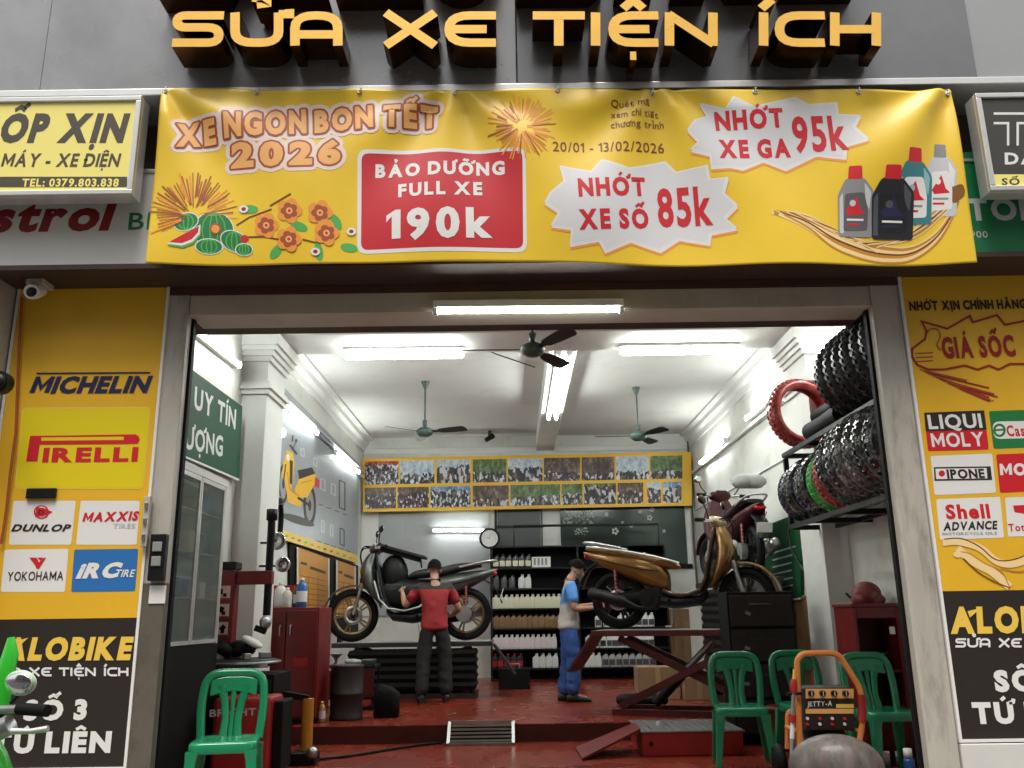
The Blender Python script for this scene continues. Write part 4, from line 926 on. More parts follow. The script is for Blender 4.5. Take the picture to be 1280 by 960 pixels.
A.line([(357, 580), (354, 604)], 1.6, M_blk2); A.oval(354, 605, 1.6, 6, M_blk2); A.oval(387, 632, 2, 7, M_blk2); A.line([(372, 622), (387, 632)], 3, M_blk2); A.poly([(394, 596), (399, 600), (398, 610), (393, 607)], M_red); A.oval(360, 572, 2.2, 4.5, M_wprint); A.line([(366, 560), (370, 552)], 1.2, M_blk2); A.oval(370, 551, 1.6, 2.4, M_blk2); A.line([(359, 590), (362, 612), (374, 620)], 1.2, M_oil); A.line([(376, 604), (390, 600)], 1.2, M_oil); A.oval(372, 650, 22, 5, M_dark, 20, 18)
A.build('scooter_picture', po)
A = Art(lw, .0012)
for x, y, w, h in ((376, 560, 4, 9), (392, 572, 4, 9), (401, 598, 5, 13), (414, 604, 5, 13), (402, 650, 3, 14), (413, 655, 3, 14), (424, 600, 7, 34), (425, 660, 5, 20)): A.line([(x, y), (x+w, y+w*.5), (x+w, y+w*.5+h), (x, y+h), (x, y)], 1.3, M_blk2 if x > 420 else M_lgrey)
for k in range(5): A.line([(396+k*9, 676+k*3), (402+k*9, 678+k*3)], 1, M_dark)
for k in range(4): A.line([(398+k*10, 630+k*4), (404+k*10, 632+k*4)], 1, M_dark)
A.build('product_icons', po)
A = Art(lw, .0012); A.poly([(346, 660), (447, 694), (447, 704), (346, 672)], M_gold); rg = random.Random(2)
for k in range(12): x = 350+k*8; A.oval(x, 664+(x-346)*.34+2, 2, 1.4, rg.choice([M_lgreen, M_brown, M_oil]), 8)
A.build('yellow_border', po)
wallboard('notice_backing', 'black backing board behind the ochre notices on the left wall', 'board', leftw(XL+.03), [(362, 678), (448, 707), (448, 790), (362, 790)], M_blackm, .02)
lw2 = leftw(XL+.055)
def notice(label, quad):
    t = wallboard('notice_board', label, 'notice board', lw2, quad, mat('ochre_board', hexc('#c9891e')[:3], .45, var=.08, scale=3), .02)
    A = Art(lw2, .0012); (x0, y0), (x1, y1), (x2, y2), (x3, y3) = quad
    def L(u, v): return (x0+(x1-x0)*u, (y0+(y1-y0)*u)*(1-v)+(y3+(y2-y3)*u)*v)
    A.line([L(.0, 0), L(.0, 1)], 1.6, M_wprint); A.line([L(1, 0), L(1, 1)], 1.6, M_wprint)
    A.build('edge_trim', t); A = Art(lw2, .0012)
    A.line([L(.1, .2), L(.3, .2)], 3, M_blk2); A.line([L(.4, .23), L(.9, .25)], 3.4, M_blk2)
    for k in range(7): A.line([L(.1, .38+k*.08), L(.9, .38+k*.08)], .8, M_brown)
    for u in (.35, .65): A.line([L(u, .36), L(u, .95)], .7, M_brown)
    A.build('printed_table', t); return t
notice('ochre price notice with dark heading on the left wall above the red cabinet', [(372, 684), (411, 698), (411, 775), (372, 775)])
notice('ochre price notice partly hidden by the silver scooter on the left wall', [(421, 700), (444, 708), (444, 770), (421, 770)])
# conduits and cables on the walls
for nm, lab, pts, r, mt in (('conduit', 'thin grey conduit running along the right wall below its lamps', [(XR-.02, 9.3, 2.92), (XR-.02, 15.6, 2.92)], .012, M_lgrey),
    ('conduit', 'vertical grey conduit in the right back corner beside the photo banner', [(XR-.05, 15.6, 4.2), (XR-.05, 15.6, 1.3)], .02, M_dark),
    ('conduit', 'thin white conduit along the left wall moulding above the scooter poster', [(XL+.075, 9.3, 3.66), (XL+.075, 15.6, 3.66)], .010, M_white),
    ('cable', 'loose dark cable drooping along the ceiling left of the long beam', [(-.9, 9.21, 4.05), (-.6, 9.6, 4.28), (-.2, 10.4, 4.31), (.3, 11.0, 4.30)], .007, M_blackm),
    ('cable', 'black cable hanging down the left wall beside the pilaster', [(XL+.02, 9.5, 3.4), (XL+.03, 9.45, 2.9), (XL+.02, 9.5, 2.4), (XL+.02, 9.55, 2.2)], .008, M_blackm)):
    m = MB(); m.tube(pts, r, mt, 6); tag(m.build(nm), lab, nm)
# clock
a = at(612, 673, Y=15.0); t = empty('wall_clock', (a.x, a.y, a.z-.14), 'round white wall clock at the top left corner of the black oil shelf', 'clock')
M = Matrix.Translation(a) @ Matrix.Rotation(PI/2, 4, 'X') @ Matrix.Diagonal((1.18, 1.18, 1, 1))
m = MB(); m.lathe([(.118, -.02), (.145, -.02), (.15, .0), (.145, .028), (.125, .03), (.118, .012)], M_black, 32, M, closed=True); m.build('rim', t)
m = MB(); m.lathe([(0, .005), (.12, .005), (.12, -.015), (0, -.015)], M_white, 32, M, False); m.build('dial', t)
m = MB(); m.bar(a+Vector((0, -.012, 0)), a+Vector((.015, -.012, .085)), .008, .003, M_blackm); m.bar(a+Vector((0, -.015, 0)), a+Vector((-.05, -.015, .02)), .01, .003, M_blackm)
for k in range(12): w = Vector((math.sin(k*PI/6), 0, math.cos(k*PI/6))); m.bar(a+w*.095+Vector((0, -.009, 0)), a+w*.108+Vector((0, -.009, 0)), .006, .003, M_blackm)
m.build('hands', t)

# ------------------------------------------------------------------ oil shelf with bottles
YH = 14.9
def zy(y): return at(680, y, Y=YH).z
sx0, sx1 = at(613, 760, Y=YH).x, at(836, 760, Y=YH).x
sh = empty('oil_shelf', ((sx0+sx1)/2, YH, .165), 'wide black shelf unit stocked with rows of oil bottles along the back wall', 'shelf')
zt = zy(682)
for x in (sx0, (sx0+sx1)/2-.02, sx1-.03): m = MB(); m.bx(x, x+.03, YH, YH+.4, .166, zt, M_black); m.build('upright', sh)
m = MB(); m.bx(sx0+.031, sx1-.031, YH+.38, YH+.4, .17, zt, M_blackm); m.build('back_panel', sh)
rows = [709, 735, 760, 785, 811, 835]
zs = [zy(y) for y in rows]
for z in zs+[zt]:
    m = MB(); m.bx(sx0+.0305, sx1-.0305, YH+.004, YH+.378, z-.025, z, M_black); m.build('shelf_board', sh)
m = MB(); zr = zy(657); m.tube([(sx0+.4, YH+.02, zt), (sx0+.4, YH+.02, zr), (sx1-.1, YH+.02, zr), (sx1-.1, YH+.02, zt)], .02, M_black, 8); m.build('top_rail', sh)
def bottle_bm(body, cap, lab, h=.225, w=.11):
    m = MB(); d = w*.55
    m.loftz([(0, 0, w/2*.9, d/2*.9), (.01, 0, w/2, d/2), (h*.55, 0, w/2, d/2), (h*.72, .0, w/2*.93, d/2*.95), (h*.84, w*.12, w/2*.5, d/2*.7), (h*.88, w*.15, .022, .022)], body, 14, 3)
    m.lathe([(.0, h), (.021, h), (.023, h*.88), (.0, h*.88)], cap, 12, Matrix.Translation((w*.15, 0, 0)))
    m.add([(-w/2*.8, -d/2-.001, h*.12), (w/2*.8, -d/2-.001, h*.12), (w/2*.8, -d/2-.001, h*.52), (-w/2*.8, -d/2-.001, h*.52)], [(0, 1, 2, 3)], lab)
    return m
B_dark = mat('dark_oil_plastic', (.02, .02, .022), .3); B_white = mat('white_oil_plastic', (.74, .74, .72), .35); B_cream = mat('cream_oil_plastic', (.72, .70, .52), .35); B_pink = mat('pinkish_oil_plastic', (.72, .62, .62), .35); B_brown = mat('brown_oil_plastic', (.22, .13, .06), .3); B_grey = mat('grey_oil_plastic', (.07, .07, .075), .3)
protos = {}
def bottles(x0, x1, n, row, body, cap, lab, label, group, h=.225):
    key = (body.name, lab.name, h)
    for i in range(n):
        px = x0+(x1-x0)*i/max(1, n-1); X = at(px, rows[row], Y=YH+.1).x
        if key not in protos:
            o = bottle_bm(body, cap, lab, h).build('oil_bottle', loc=(0, 0, 0)); protos[key] = o
        else: o = protos[key].copy(); COL.objects.link(o)
        o.location = (X, YH+.09+random.uniform(-.01, .01), zs[row]+.0005); o.rotation_euler = (0, 0, random.uniform(-.12, .12)); tag(o, label, 'bottle', group)
W_ = 'oil bottles on the black shelf'
bottles(620, 660, 6, 0, B_dark, B_dark, B_cream, 'dark oil bottle with pale label on the top row of the shelf, left half', 'dark bottles on the top row, left half')
bottles(620, 640, 3, 1, B_grey, B_dark, B_grey, 'dim grey oil bottle on the second row of the shelf, left half', 'grey bottles on the second row')
bottles(652, 660, 2, 1, B_white, B_white, B_white, 'white oil bottle on the second row of the shelf, left half', 'white bottles on the second row')
bottles(619, 698, 13, 2, B_cream, B_white, B_cream, 'cream oil bottle on the third row of the shelf, left half', 'cream bottles on the third row')
bottles(620, 698, 12, 3, B_brown, B_dark, B_brown, 'brown oil bottle on the fourth row of the shelf, left half', 'brown bottles on the fourth row')
bottles(619, 692, 12, 4, B_pink, B_white, B_pink, 'pinkish white oil bottle on the fifth row of the shelf, left half', 'pinkish bottles on the fifth row')
bottles(618, 650, 5, 5, B_dark, M_red, M_dred, 'dark oil bottle with red label on the bottom row of the shelf, left half', 'red labelled bottles on the bottom row')
bottles(670, 694, 4, 5, B_white, B_white, B_white, 'white oil bottle on the bottom row of the shelf beside the man in blue', 'white bottles on the bottom row')
bottles(748, 758, 2, 3, B_white, B_white, B_grey, 'white oil bottle on the fourth row beside the gold scooter wheel, left of it', 'white bottles left of the gold scooter wheel')
bottles(776, 814, 6, 3, B_white, B_dark, B_grey, 'white and grey oil bottle on the fourth row, right half of the shelf', 'bottles on the fourth row, right half')
bottles(736, 754, 3, 4, B_white, B_dark, B_dark, 'white oil bottle with black label on the fifth row, right half of the shelf', 'black labelled bottles on the fifth row, right half')
bottles(762, 814, 9, 4, B_white, B_white, B_grey, 'white oil bottle with grey label on the fifth row, right half of the shelf', 'white bottles on the fifth row, right half')
bottles(734, 748, 3, 5, B_white, B_dark, B_white, 'white oil bottle on the bottom row, right half of the shelf', 'white bottles on the bottom row, right half')
bottles(757, 816, 8, 5, mat('mid_grey_oil_plastic', (.42, .42, .42), .3), B_dark, B_grey, 'grey oil bottle on the bottom row, right half of the shelf', 'grey bottles on the bottom row, right half')
bottles(789, 805, 3, 0, B_white, B_dark, B_white, 'white oil bottle on the top row above the gold scooter tail', 'white bottles on the top row, right half')
a = at(665, 709, Y=YH+.05); c = at(688, 696, Y=YH+.05); t = empty('oil_carton', (a.x, YH+.05, zs[0]+.001), 'white carton with dark print on the top row of the oil shelf', 'carton')
m = MB(); m.bx(a.x, c.x, YH+.03, YH+.2, zs[0]+.001, c.z, M_wprint); m.build('box', t, bevel=.003)
m = MB()
for k in range(4): xx = a.x+.03+k*(c.x-a.x-.06)/4; m.bx(xx, xx+.035, YH+.026, YH+.0295, zs[0]+.04, c.z-.02, M_grey)
m.build('print', t)

# ------------------------------------------------------------------ scooters
def mx(loc, rz, s=1.0, pitch=0): return Matrix.Translation(loc) @ Matrix.Rotation(rz, 4, 'Z') @ Matrix.Rotation(pitch, 4, 'Y') @ Matrix.Diagonal((s, s, s, 1))
def scooter(name, label, loc, rz, s, body, seatm, accent, wheelr=.29, pitch=0, steer=0, group='motorbikes in the shop', mirror_m=None, leg=None, cover=None, mdrop=0, mside=0, muf=None, seat=True):
    M = mx(loc, rz, s, pitch); t = empty(name, loc, label, 'motorbike', group)
    leg = leg or body; cover = cover or body; mirror_m = mirror_m or M_black
    def mb(T=None): m = MB(); m.T = M if T is None else M @ T; return m
    r = wheelr; xf, xr = .66, -.62
    ST = Matrix.Translation((.45, 0, 0)) @ Matrix.Rotation(steer, 4, 'Z') @ Matrix.Translation((-.45, 0, 0))
    for x, T in ((xf, ST), (xr, None)):
        Q = Matrix.Translation((x, 0, r)) @ Matrix.Rotation(PI/2, 4, 'X'); prof = [(r+.0, 0), (r-.012, .03), (r-.04, .045), (r-.075, .035), (r-.085, .02), (r-.085, -.02), (r-.075, -.035), (r-.04, -.045), (r-.012, -.03)]
        m = mb(T); m.lathe(prof, M_rubber, 36, Q, closed=True); w = m.build('wheel', t)
        m = mb(T); m.lathe([(r-.07, .03), (r-.095, .022), (r-.105, 0), (r-.095, -.022), (r-.07, -.03), (r-.078, 0)], accent, 32, Q, closed=True)
        for k in range(5):
            a = k*2*PI/5; c, q = math.cos(a), math.sin(a); m.bar((x+.03*c, 0, r+.03*q), (x+(r-.09)*math.cos(a+.12), 0, r+(r-.09)*math.sin(a+.12)), .035, .022, accent); m.bar((x+.03*c, 0, r+.03*q), (x+(r-.09)*math.cos(a-.14), 0, r+(r-.09)*math.sin(a-.14)), .028, .02, accent)
        m.cyl((x, -.05, r), (x, .05, r), .04, M_steel, 14); m.build('rim', w)
        m = mb(T); m.lathe([(.06, -.003), (.105, -.003), (.105, .003), (.06, .003)], M_steel, 24, Matrix.Translation((x, .055 if x > 0 else -.06, r)) @ Matrix.Rotation(PI/2, 4, 'X'), closed=True); m.build('brake_disc', w)
    m = mb(ST)
    for y in (-.075, .075): m.tube([(xf, y, r), (xf-.06, y, r+.22), (xf-.1, y, r+.38)], [.02, .022, .024], M_steel, 10); m.ell((xf, y, r), (.035, .02, .035), M_black)
    m.box((xf-.1, 0, r+.38), (.06, .2, .05), M_black); m.build('front_fork', t)
    m = mb(ST); m.sheet([(xf+(r+.035)*math.cos(R(a)), r+(r+.035)*math.sin(R(a)), .05+.012*math.sin(R(max(0, min(180, (a-15)*1.1))))) for a in range(10, 176, 12)], .02, body); m.build('front_fender', t, bevel=.006)
    # front cowl and leg shield
    m = mb(); m.loftz([(.40, .33, .02, .13), (.50, .40, .06, .19), (.62, .47, .09, .215), (.76, .50, .10, .20), (.88, .48, .085, .165), (.97, .44, .06, .11)], body, 20, 2.4); m.build('front_cowl', t, sub=1)
    m = mb(); m.sheet([(.40, .98, .10), (.37, .84, .17), (.33, .66, .20), (.29, .48, .195), (.23, .37, .17), (.10, .325, .15), (-.06, .33, .145), (-.14, .37, .15)], .03, leg); m.build('leg_shield', t, bevel=.008)
    m = mb(); m.loftx([(.27, .33, .03, .1), (.2, .27, .05, .14), (-.02, .25, .06, .15), (-.2, .28, .07, .14), (-.3, .33, .05, .1)], M_black, 14); m.build('floorboard', t)
    m = mb(); m.ell((.545, 0, .80), (.06, .12, .05), M_hl, rot=(0, R(-25), 0)); m.build('headlight', t)
    for y in (-1, 1): m = mb(); m.ell((.50, .15*y, .70), (.05, .03, .03), mat('amber_lens', (.8, .3, .02), .2)); m.build('turn_signal', t)
    # handlebar unit
    m = mb(ST); m.loftz([(.95, .42, .045, .07), (1.0, .43, .07, .15), (1.045, .42, .075, .17), (1.08, .40, .05, .12)], cover, 18, 2.3); hb = m.build('handlebar_cover', t, sub=1)
    for y in (-1, 1):
        m = mb(ST); m.tube([(.40, .14*y, 1.03), (.37, .24*y, 1.035), (.33, .36*y, 1.03)], .014, M_steel, 8); m.tube([(.365, .25*y, 1.035), (.33, .37*y, 1.03)], .021, M_blackm, 12); m.tube([(.42, .15*y, 1.02), (.44, .22*y, 1.02), (.40, .34*y, 1.01)], .008, M_alu, 6); m.build('handle_grip', t)
        m = mb(ST); m.tube([(.40, .20*y, 1.05), (.40, (.27-mside*.5)*y, 1.13-mdrop*.5), (.39, (.31-mside)*y, 1.20-mdrop)], .007, M_black, 6); mi = m.build('mirror', t)
        m = mb(ST); m.ell((.385, (.325-mside)*y, 1.225-mdrop), (.022, .065, .045), mirror_m, 18, 10, (0, R(-8), R(12*y))); m.build('mirror_housing', mi)
        m = mb(ST); m.ell((.372, (.325-mside)*y, 1.225-mdrop), (.014, .056, .037), M_chrome, 18, 10, (0, R(-8), R(12*y))); m.build('mirror_glass', mi)
    m = mb(ST); m.box((.385, 0, 1.075), (.05, .14, .02), M_blackm, (0, R(35), 0)); m.build('dashboard', t)
    # tail body, seat
    m = mb(); m.loftx([(-.10, .45, .10, .09), (-.18, .52, .17, .13), (-.36, .58, .15, .16), (-.58, .64, .11, .155), (-.78, .70, .075, .12), (-.92, .75, .04, .07), (-.98, .77, .015, .03)], body, 20, 2.5); m.build('body_panel', t, sub=1)
    if not seat:   # seat lifted off: a bare tray with a pale rim
        m = mb(); m.loftx([(.02, .60, .02, .05), (-.10, .63, .06, .10), (-.36, .70, .06, .13), (-.66, .76, .05, .13), (-.86, .80, .03, .09), (-.95, .81, .01, .05)], M_goldb, 18, 2.6); m.build('under_tray', t, sub=1)
        m = mb(); m.tube([(.0, .06, .64), (-.2, .125, .70), (-.5, .145, .765), (-.8, .12, .815), (-.93, .05, .83), (-.93, -.05, .83), (-.8, -.12, .815), (-.5, -.145, .765), (-.2, -.125, .70), (.0, -.06, .64)], .014, M_alu, 8); m.build('tray_rim', t)
    if seat: m = mb(); m.loftx([(.04, .70, .02, .06), (-.02, .725, .05, .12), (-.18, .745, .055, .145), (-.36, .755, .055, .15), (-.46, .79, .055, .15), (-.66, .82, .045, .13), (-.80, .825, .02, .09)], seatm, 18, 2.8); m.build('seat', t, sub=1)
    m = mb(); m.ell((-.945, 0, .735), (.03, .07, .03), mat('red_tail_lens', (.45, .01, .01), .2)); m.build('tail_lamp', t)
    m = mb(); m.tube(fillet([(-.55, .14, .80), (-.85, .12, .865), (-.97, .07, .875), (-.97, -.07, .875), (-.85, -.12, .865), (-.55, -.14, .80)], .05, 3), .013, M_steel, 8); m.build('grab_rail', t)
    m = mb(); m.sheet([(-.80, .68, .07), (-.93, .60, .07), (-.99, .50, .08), (-1.03, .40, .085)], .015, M_black); m.box((-1.025, 0, .50), (.006, .17, .13), muf or M_wprint, (0, R(-18), 0)); m.build('rear_fender', t)
    # drive unit
    m = mb(); m.loftx([(-.12, .30, .08, .1), (-.28, .30, .11, .13), (-.5, .29, .09, .12), (-.68, .29, .06, .1)], M_blackm, 12, 3); m.cyl((-.28, -.15, .3), (-.28, -.10, .3), .1, muf or M_steel, 20); m.cyl((-.6, .08, .29), (-.6, .15, .29), .09, muf or M_steel, 20); m.build('engine', t)
    m = mb(); m.tube([(-.2, -.12, .2), (-.4, -.15, .21), (-.5, -.155, .25), (-.55, -.16, .27), (-.88, -.16, .36), (-.9, -.16, .365)], [.018, .02, .04, .06, .062, .03], muf or M_steel, 14); m.tube([(-.6, -.175, .28), (-.8, -.175, .335)], [.052, .055], M_black, 12); m.build('muffler', t)
    m = mb()
    for y in (-.11, .11):
        pts = [(-.62+.06*math.sin(k*.0)+.018*math.cos(k*PI/3), y+.018*math.sin(k*PI/3), .33+k*.0065) for k in range(40)]
        m.tube(pts, .006, M_redbright, 5); m.cyl((-.62, y, .3), (-.63, y, .62), .012, M_steel, 8)
    m.build('shock_absorber', t)
    m = mb(ST)
    for y, q in ((-.10, .03), (-.06, .06), (.10, .04)): m.tube(fillet([(.46, y, 1.04), (.56, y*.9, 1.10-q), (.60, y*.6, .96), (.56, y*.5, .80), (.60, y*.75, .55), (xf-.02, y*.8, r+.12)], .1, 4), .007, M_blackm, 6)
    m.build('control_cable', t)
    for y in (-1, 1):
        m = mb(); m.tube([(-.16, .128*y, .56), (-.36, .158*y, .585), (-.60, .157*y, .645), (-.8, .125*y, .70)], .005, M_blackm, 5); m.build('panel_seam', t)
        m = mb(); m.tube([(.50, .19*y, .60), (.545, .17*y, .72), (.50, .14*y, .86)], .005, M_blackm, 5); m.build('panel_seam', t)
        m = mb(); m.cyl((-.08, .14*y, .27), (-.08, .21*y, .29), .014, M_rubber, 8); m.build('foot_peg', t)
    m = mb(); m.tube([(-.3, .1, .24), (-.28, .13, .34), (-.42, .14, .40), (-.55, .12, .36)], .02, M_rubber, 8); m.box((-.42, .13, .33), (.16, .05, .12), muf or M_steel); m.box((-.22, -.13, .36), (.1, .05, .08), M_black); m.cyl((-.30, -.16, .30), (-.30, -.165, .30), .05, M_black, 16); m.build('engine_cover', t)
    m = mb(); m.tube([(-.1, .12, .2), (-.13, .19, .0+.02), (-.2, .2, .02)], .012, M_steel, 8); m.build('kick_stand', t)
    return t
M_hl = mat('headlight_lens', (.75, .75, .72), .15, spec=.7)
M_green2 = mat('bright_green_bike_paint', hexc('#2fae2b')[:3], .3, coat=.3)
M_silver = mat('dark_silver_bike_paint', (.075, .08, .075), .28, metal=.5, coat=.4); M_seatbk = mat('black_vinyl_seat', (.012, .012, .012), .5, bump=.1, bscale=120)
M_goldb = mat('bronze_gold_bike_paint', (.24, .115, .025), .3, metal=.45, coat=.4, var=.1, scale=8); M_goldd = mat('dark_bronze_bike_paint', (.09, .045, .02), .3, metal=.4, coat=.3)
M_redb = mat('dark_red_bike_paint', (.042, .003, .005), .45, spec=.3, coat=.05); M_goldrim = mat('bronze_rim', (.30, .2, .09), .35, metal=.7); M_greyrim = mat('dark_rim', (.012, .012, .012), .4, metal=.3)

def lift(label, loc, rz, L, Wd, zt, mt, mt2, ramp=True, skirt=False):
    M = mx(loc, rz); t = empty('bike_lift', loc, label, 'lift', 'motorbike lifts'); z0 = 0.001
    def mb(): m = MB(); m.T = M; return m
    m = mb(); m.box((0, 0, zt-.03), (L, Wd, .06), mt); m.box((0, 0, zt-.002), (L*.96, Wd*.86, .012), M_steel); 
    m.build('platform', t, bevel=.006)
    m = mb()
    for y in (-1, 1): m.box((0, y*(Wd/2-.04), z0+.03), (L*.8, .06, .06), mt)
    for x in (-1, 1): m.box((x*L*.38, 0, z0+.035), (.06, Wd-.16, .05), mt)
    m.build('base_frame', t)
    for y in (-1, 1):
        for sgn in (-1, 1):
            m = mb(); yy = y*(Wd/2-.06-(.0 if sgn > 0 else .05)); m.bar((-sgn*L*.36, yy, z0+.09), (sgn*L*.36, yy, zt-.08), .045, .07, mt2); m.build('scissor_arm', t)
    if skirt:   # pleated rubber bellows round the scissors
        m = mb(); k = 0; z = .10; rg = []
        while z < zt-.07: q = .0 if k % 2 else .022; rg.append([(sx*(L*.40-q), sy*(Wd/2-.005-q), z) for sx, sy in ((-1, -1), (1, -1), (1, 1), (-1, 1))]); z += .05; k += 1
        m.loft(rg, M_blackm, smooth=False); m.build('bellows', t)
    m = mb(); m.cyl((-L*.2, 0, .1), (L*.12, 0, zt-.12), .035, M_steel, 12); m.cyl((-L*.2, 0, .1), (-L*.05, 0, .1+(zt-.22)*.45), .05, M_black, 12); m.build('hydraulic_cylinder', t)
    m = mb(); m.box((L/2-.05, 0, zt+.07), (.05, .16, .14), mt2); m.bar((L/2-.06, -.1, zt+.1), (L/2+.02, -.1, zt+.25), .02, .05, mt2); m.bar((L/2-.06, .1, zt+.1), (L/2+.02, .1, zt+.25), .02, .05, mt2); m.build('wheel_clamp', t)
    if ramp:
        m = mb(); m.add([(-L/2-.02, -Wd*.4, zt-.04), (-L/2-.02, Wd*.4, zt-.04), (-L/2-.3, Wd*.4, zt-.42), (-L/2-.3, -Wd*.4, zt-.42), (-L/2-.0, -Wd*.4, zt-.055), (-L/2-.0, Wd*.4, zt-.055), (-L/2-.28, Wd*.4, zt-.435), (-L/2-.28, -Wd*.4, zt-.435)], [(0, 1, 2, 3), (7, 6, 5, 4), (0, 1, 5, 4), (1, 2, 6, 5), (2, 3, 7, 6), (3, 0, 4, 7)], mt2); m.build('ramp_flap', t)
    return t
FZ = .166
M_liftred = mat('oily_dark_red_paint', (.085, .008, .008), .45, var=.3, scale=5, dirt=(.012, .008, .008), dscale=4, damt=.9)
M_liftdk = mat('dark_lift_paint', (.02, .014, .014), .5, var=.3, scale=6)
lift('dark scissor lift carrying the silver scooter, left of the shop', (-1.35, 12.25, FZ), PI, 2.1, .62, .70, M_liftdk, M_liftdk, skirt=True)
sA = scooter('scooter', 'dark silver scooter raised on the left lift, facing left', (-1.40, 12.25, FZ+.706), PI, 1.19, M_silver, M_seatbk, M_goldrim, steer=R(12), leg=M_black)
m = MB(); m.T = mx((-1.40, 12.25, FZ+.706), PI, 1.19); m.box((.10, 0, .99), (.55, .26, .035), M_seatbk, (0, R(-16), 0)); m.box((.12, 0, .955), (.46, .2, .05), M_blackm, (0, R(-16), 0)); m.bar((-.12, .08, .80), (-.1, .08, .93), .02, .02, M_black); m.build('raised_seat', sA, bevel=.01)
m = MB(); m.T = mx((-1.40, 12.25, FZ+.706), PI, 1.19); m.ell((.20, 0, .74), (.16, .12, .22), M_black); m.loftx([(.30, .52, .14, .12), (.12, .52, .18, .13), (-.08, .52, .16, .13), (-.2, .56, .12, .1)], M_black, 14); m.build('inner_cowl', sA)
for y in (-1, 1): m = MB(); m.T = mx((-1.40, 12.25, FZ+.706), PI, 1.19); m.tube([(.40, .205*y, .66), (.34, .205*y, .46), (.24, .185*y, .36), (.05, .165*y, .33), (-.10, .16*y, .37), (-.30, .175*y, .50)], .011, M_alu, 6); m.build('trim_strip', sA)
zl = 1.02-FZ
ang = math.atan2(-.5, 1.3)
lift('red scissor lift carrying the gold scooter, right of the man in blue', (1.85, 9.75, FZ), ang, 2.0, .6, zl, M_liftred, M_liftred)
scooter('scooter', 'bronze gold scooter raised on the red lift, facing right', (1.78, 9.77, FZ+zl+.006), ang, 1.08, M_goldb, M_seatbk, M_greyrim, steer=R(-10), muf=M_black, seat=False, leg=M_goldd, cover=mat('mottled_cream_shell', (.45, .34, .20), .35, var=.4, scale=14, coat=.3))
lift('dark tall scissor lift beside the right wall carrying the red motorbike', (2.72, 11.1, FZ), PI/2, 2.0, .6, 1.40, M_liftdk, M_liftdk, skirt=True)
scooter('scooter', 'dark red motorbike raised high on the lift beside the right wall', (2.72, 11.05, FZ+1.406), R(95), 1.05, M_redb, M_seatbk, M_greyrim, steer=R(15), mirror_m=M_green)
m = MB(); rg = []
for k in range(9):
    x = 2.55+k*.05; rg.append((x, 10.25+.02*math.sin(k*2), 2.50+FZ))
m.tube(rg, [.03, .075, .085, .085, .08, .085, .085, .075, .03], mat('grey_cloth', (.34, .34, .32), .85, var=.15, scale=9, bump=.3, bscale=20), 14); tag(m.build('rolled_cloth'), 'rolled grey cloth lying across the tail of the red motorbike', 'cloth')
# foreground bike at the left edge
g = scooter('parked_scooter', 'bright green parked scooter at the lower left edge of the photo, outside the shop', (-1.80, 2.62, .001), R(90), .90, M_green2, M_seatbk, M_greyrim, steer=R(0), mirror_m=mat('pale_mirror_shell', (.45, .58, .42), .35), mdrop=.105, mside=.09, muf=M_black)
a0 = [at(-2, 888, Y=3.02), at(4, 850, Y=3.02), at(13, 818, Y=3.03), at(14, 797, Y=3.04)]
m = MB(); m.tube(a0, [.034, .033, .027, .012], M_green2, 14, flat=.6); m.build('hand_guard', g)
m = MB(); m.tube([at(-6, 915, Y=2.9), at(14, 905, Y=2.9)], .032, M_steel, 10); m.tube([at(14, 914, Y=2.88), at(38, 914, Y=2.88), at(60, 911, Y=2.88)], [.010, .008, .010], M_alu, 8); m.build('brake_lever', g)

# ------------------------------------------------------------------ people
from mathutils import noise
def skin(name, V, E, mt, parent, T, sub=2, crease=0):
    ks = list(V); me = bpy.data.meshes.new(name); me.from_pydata([V[k][0] for k in ks], [(ks.index(a), ks.index(b)) for a, b in E], [])
    o = bpy.data.objects.new('tmp', me); COL.objects.link(o); sk = o.modifiers.new('skin', 'SKIN'); sk.branch_smoothing = .4
    if not me.skin_vertices: 
        bm = bmesh.new(); bm.from_mesh(me); bm.verts.layers.skin.verify(); bm.to_mesh(me); bm.free()
    sv = me.skin_vertices[0].data
    for i, k in enumerate(ks):
        r = V[k][1]; sv[i].radius = r if isinstance(r, tuple) else (r, r); sv[i].use_root = (i == 0)
    s_ = o.modifiers.new('sub', 'SUBSURF'); s_.levels = sub; s_.render_levels = sub
    bpy.context.view_layer.update(); dg = bpy.context.evaluated_depsgraph_get(); ev = bpy.data.meshes.new_from_object(o.evaluated_get(dg)); bpy.data.objects.remove(o)
    vs = []
    for v in ev.vertices:
        c = v.co.copy()
        if crease: q = c.copy(); q.z *= 1.7; f = noise.noise(q*9)*.6+noise.noise(Vector((c.x*7+c.z*14, c.y*7, c.z*16)))*.6; c = c + v.normal*f*crease
        vs.append(c)
    m = MB(); m.T = T; m.add(vs, [tuple(p.vertices) for p in ev.polygons], mt, True); return m
def chain(V, E, names, pts):
    for n, p in zip(names, pts): V[n] = p
    for a, b in zip(names, names[1:]): E.append((a, b))
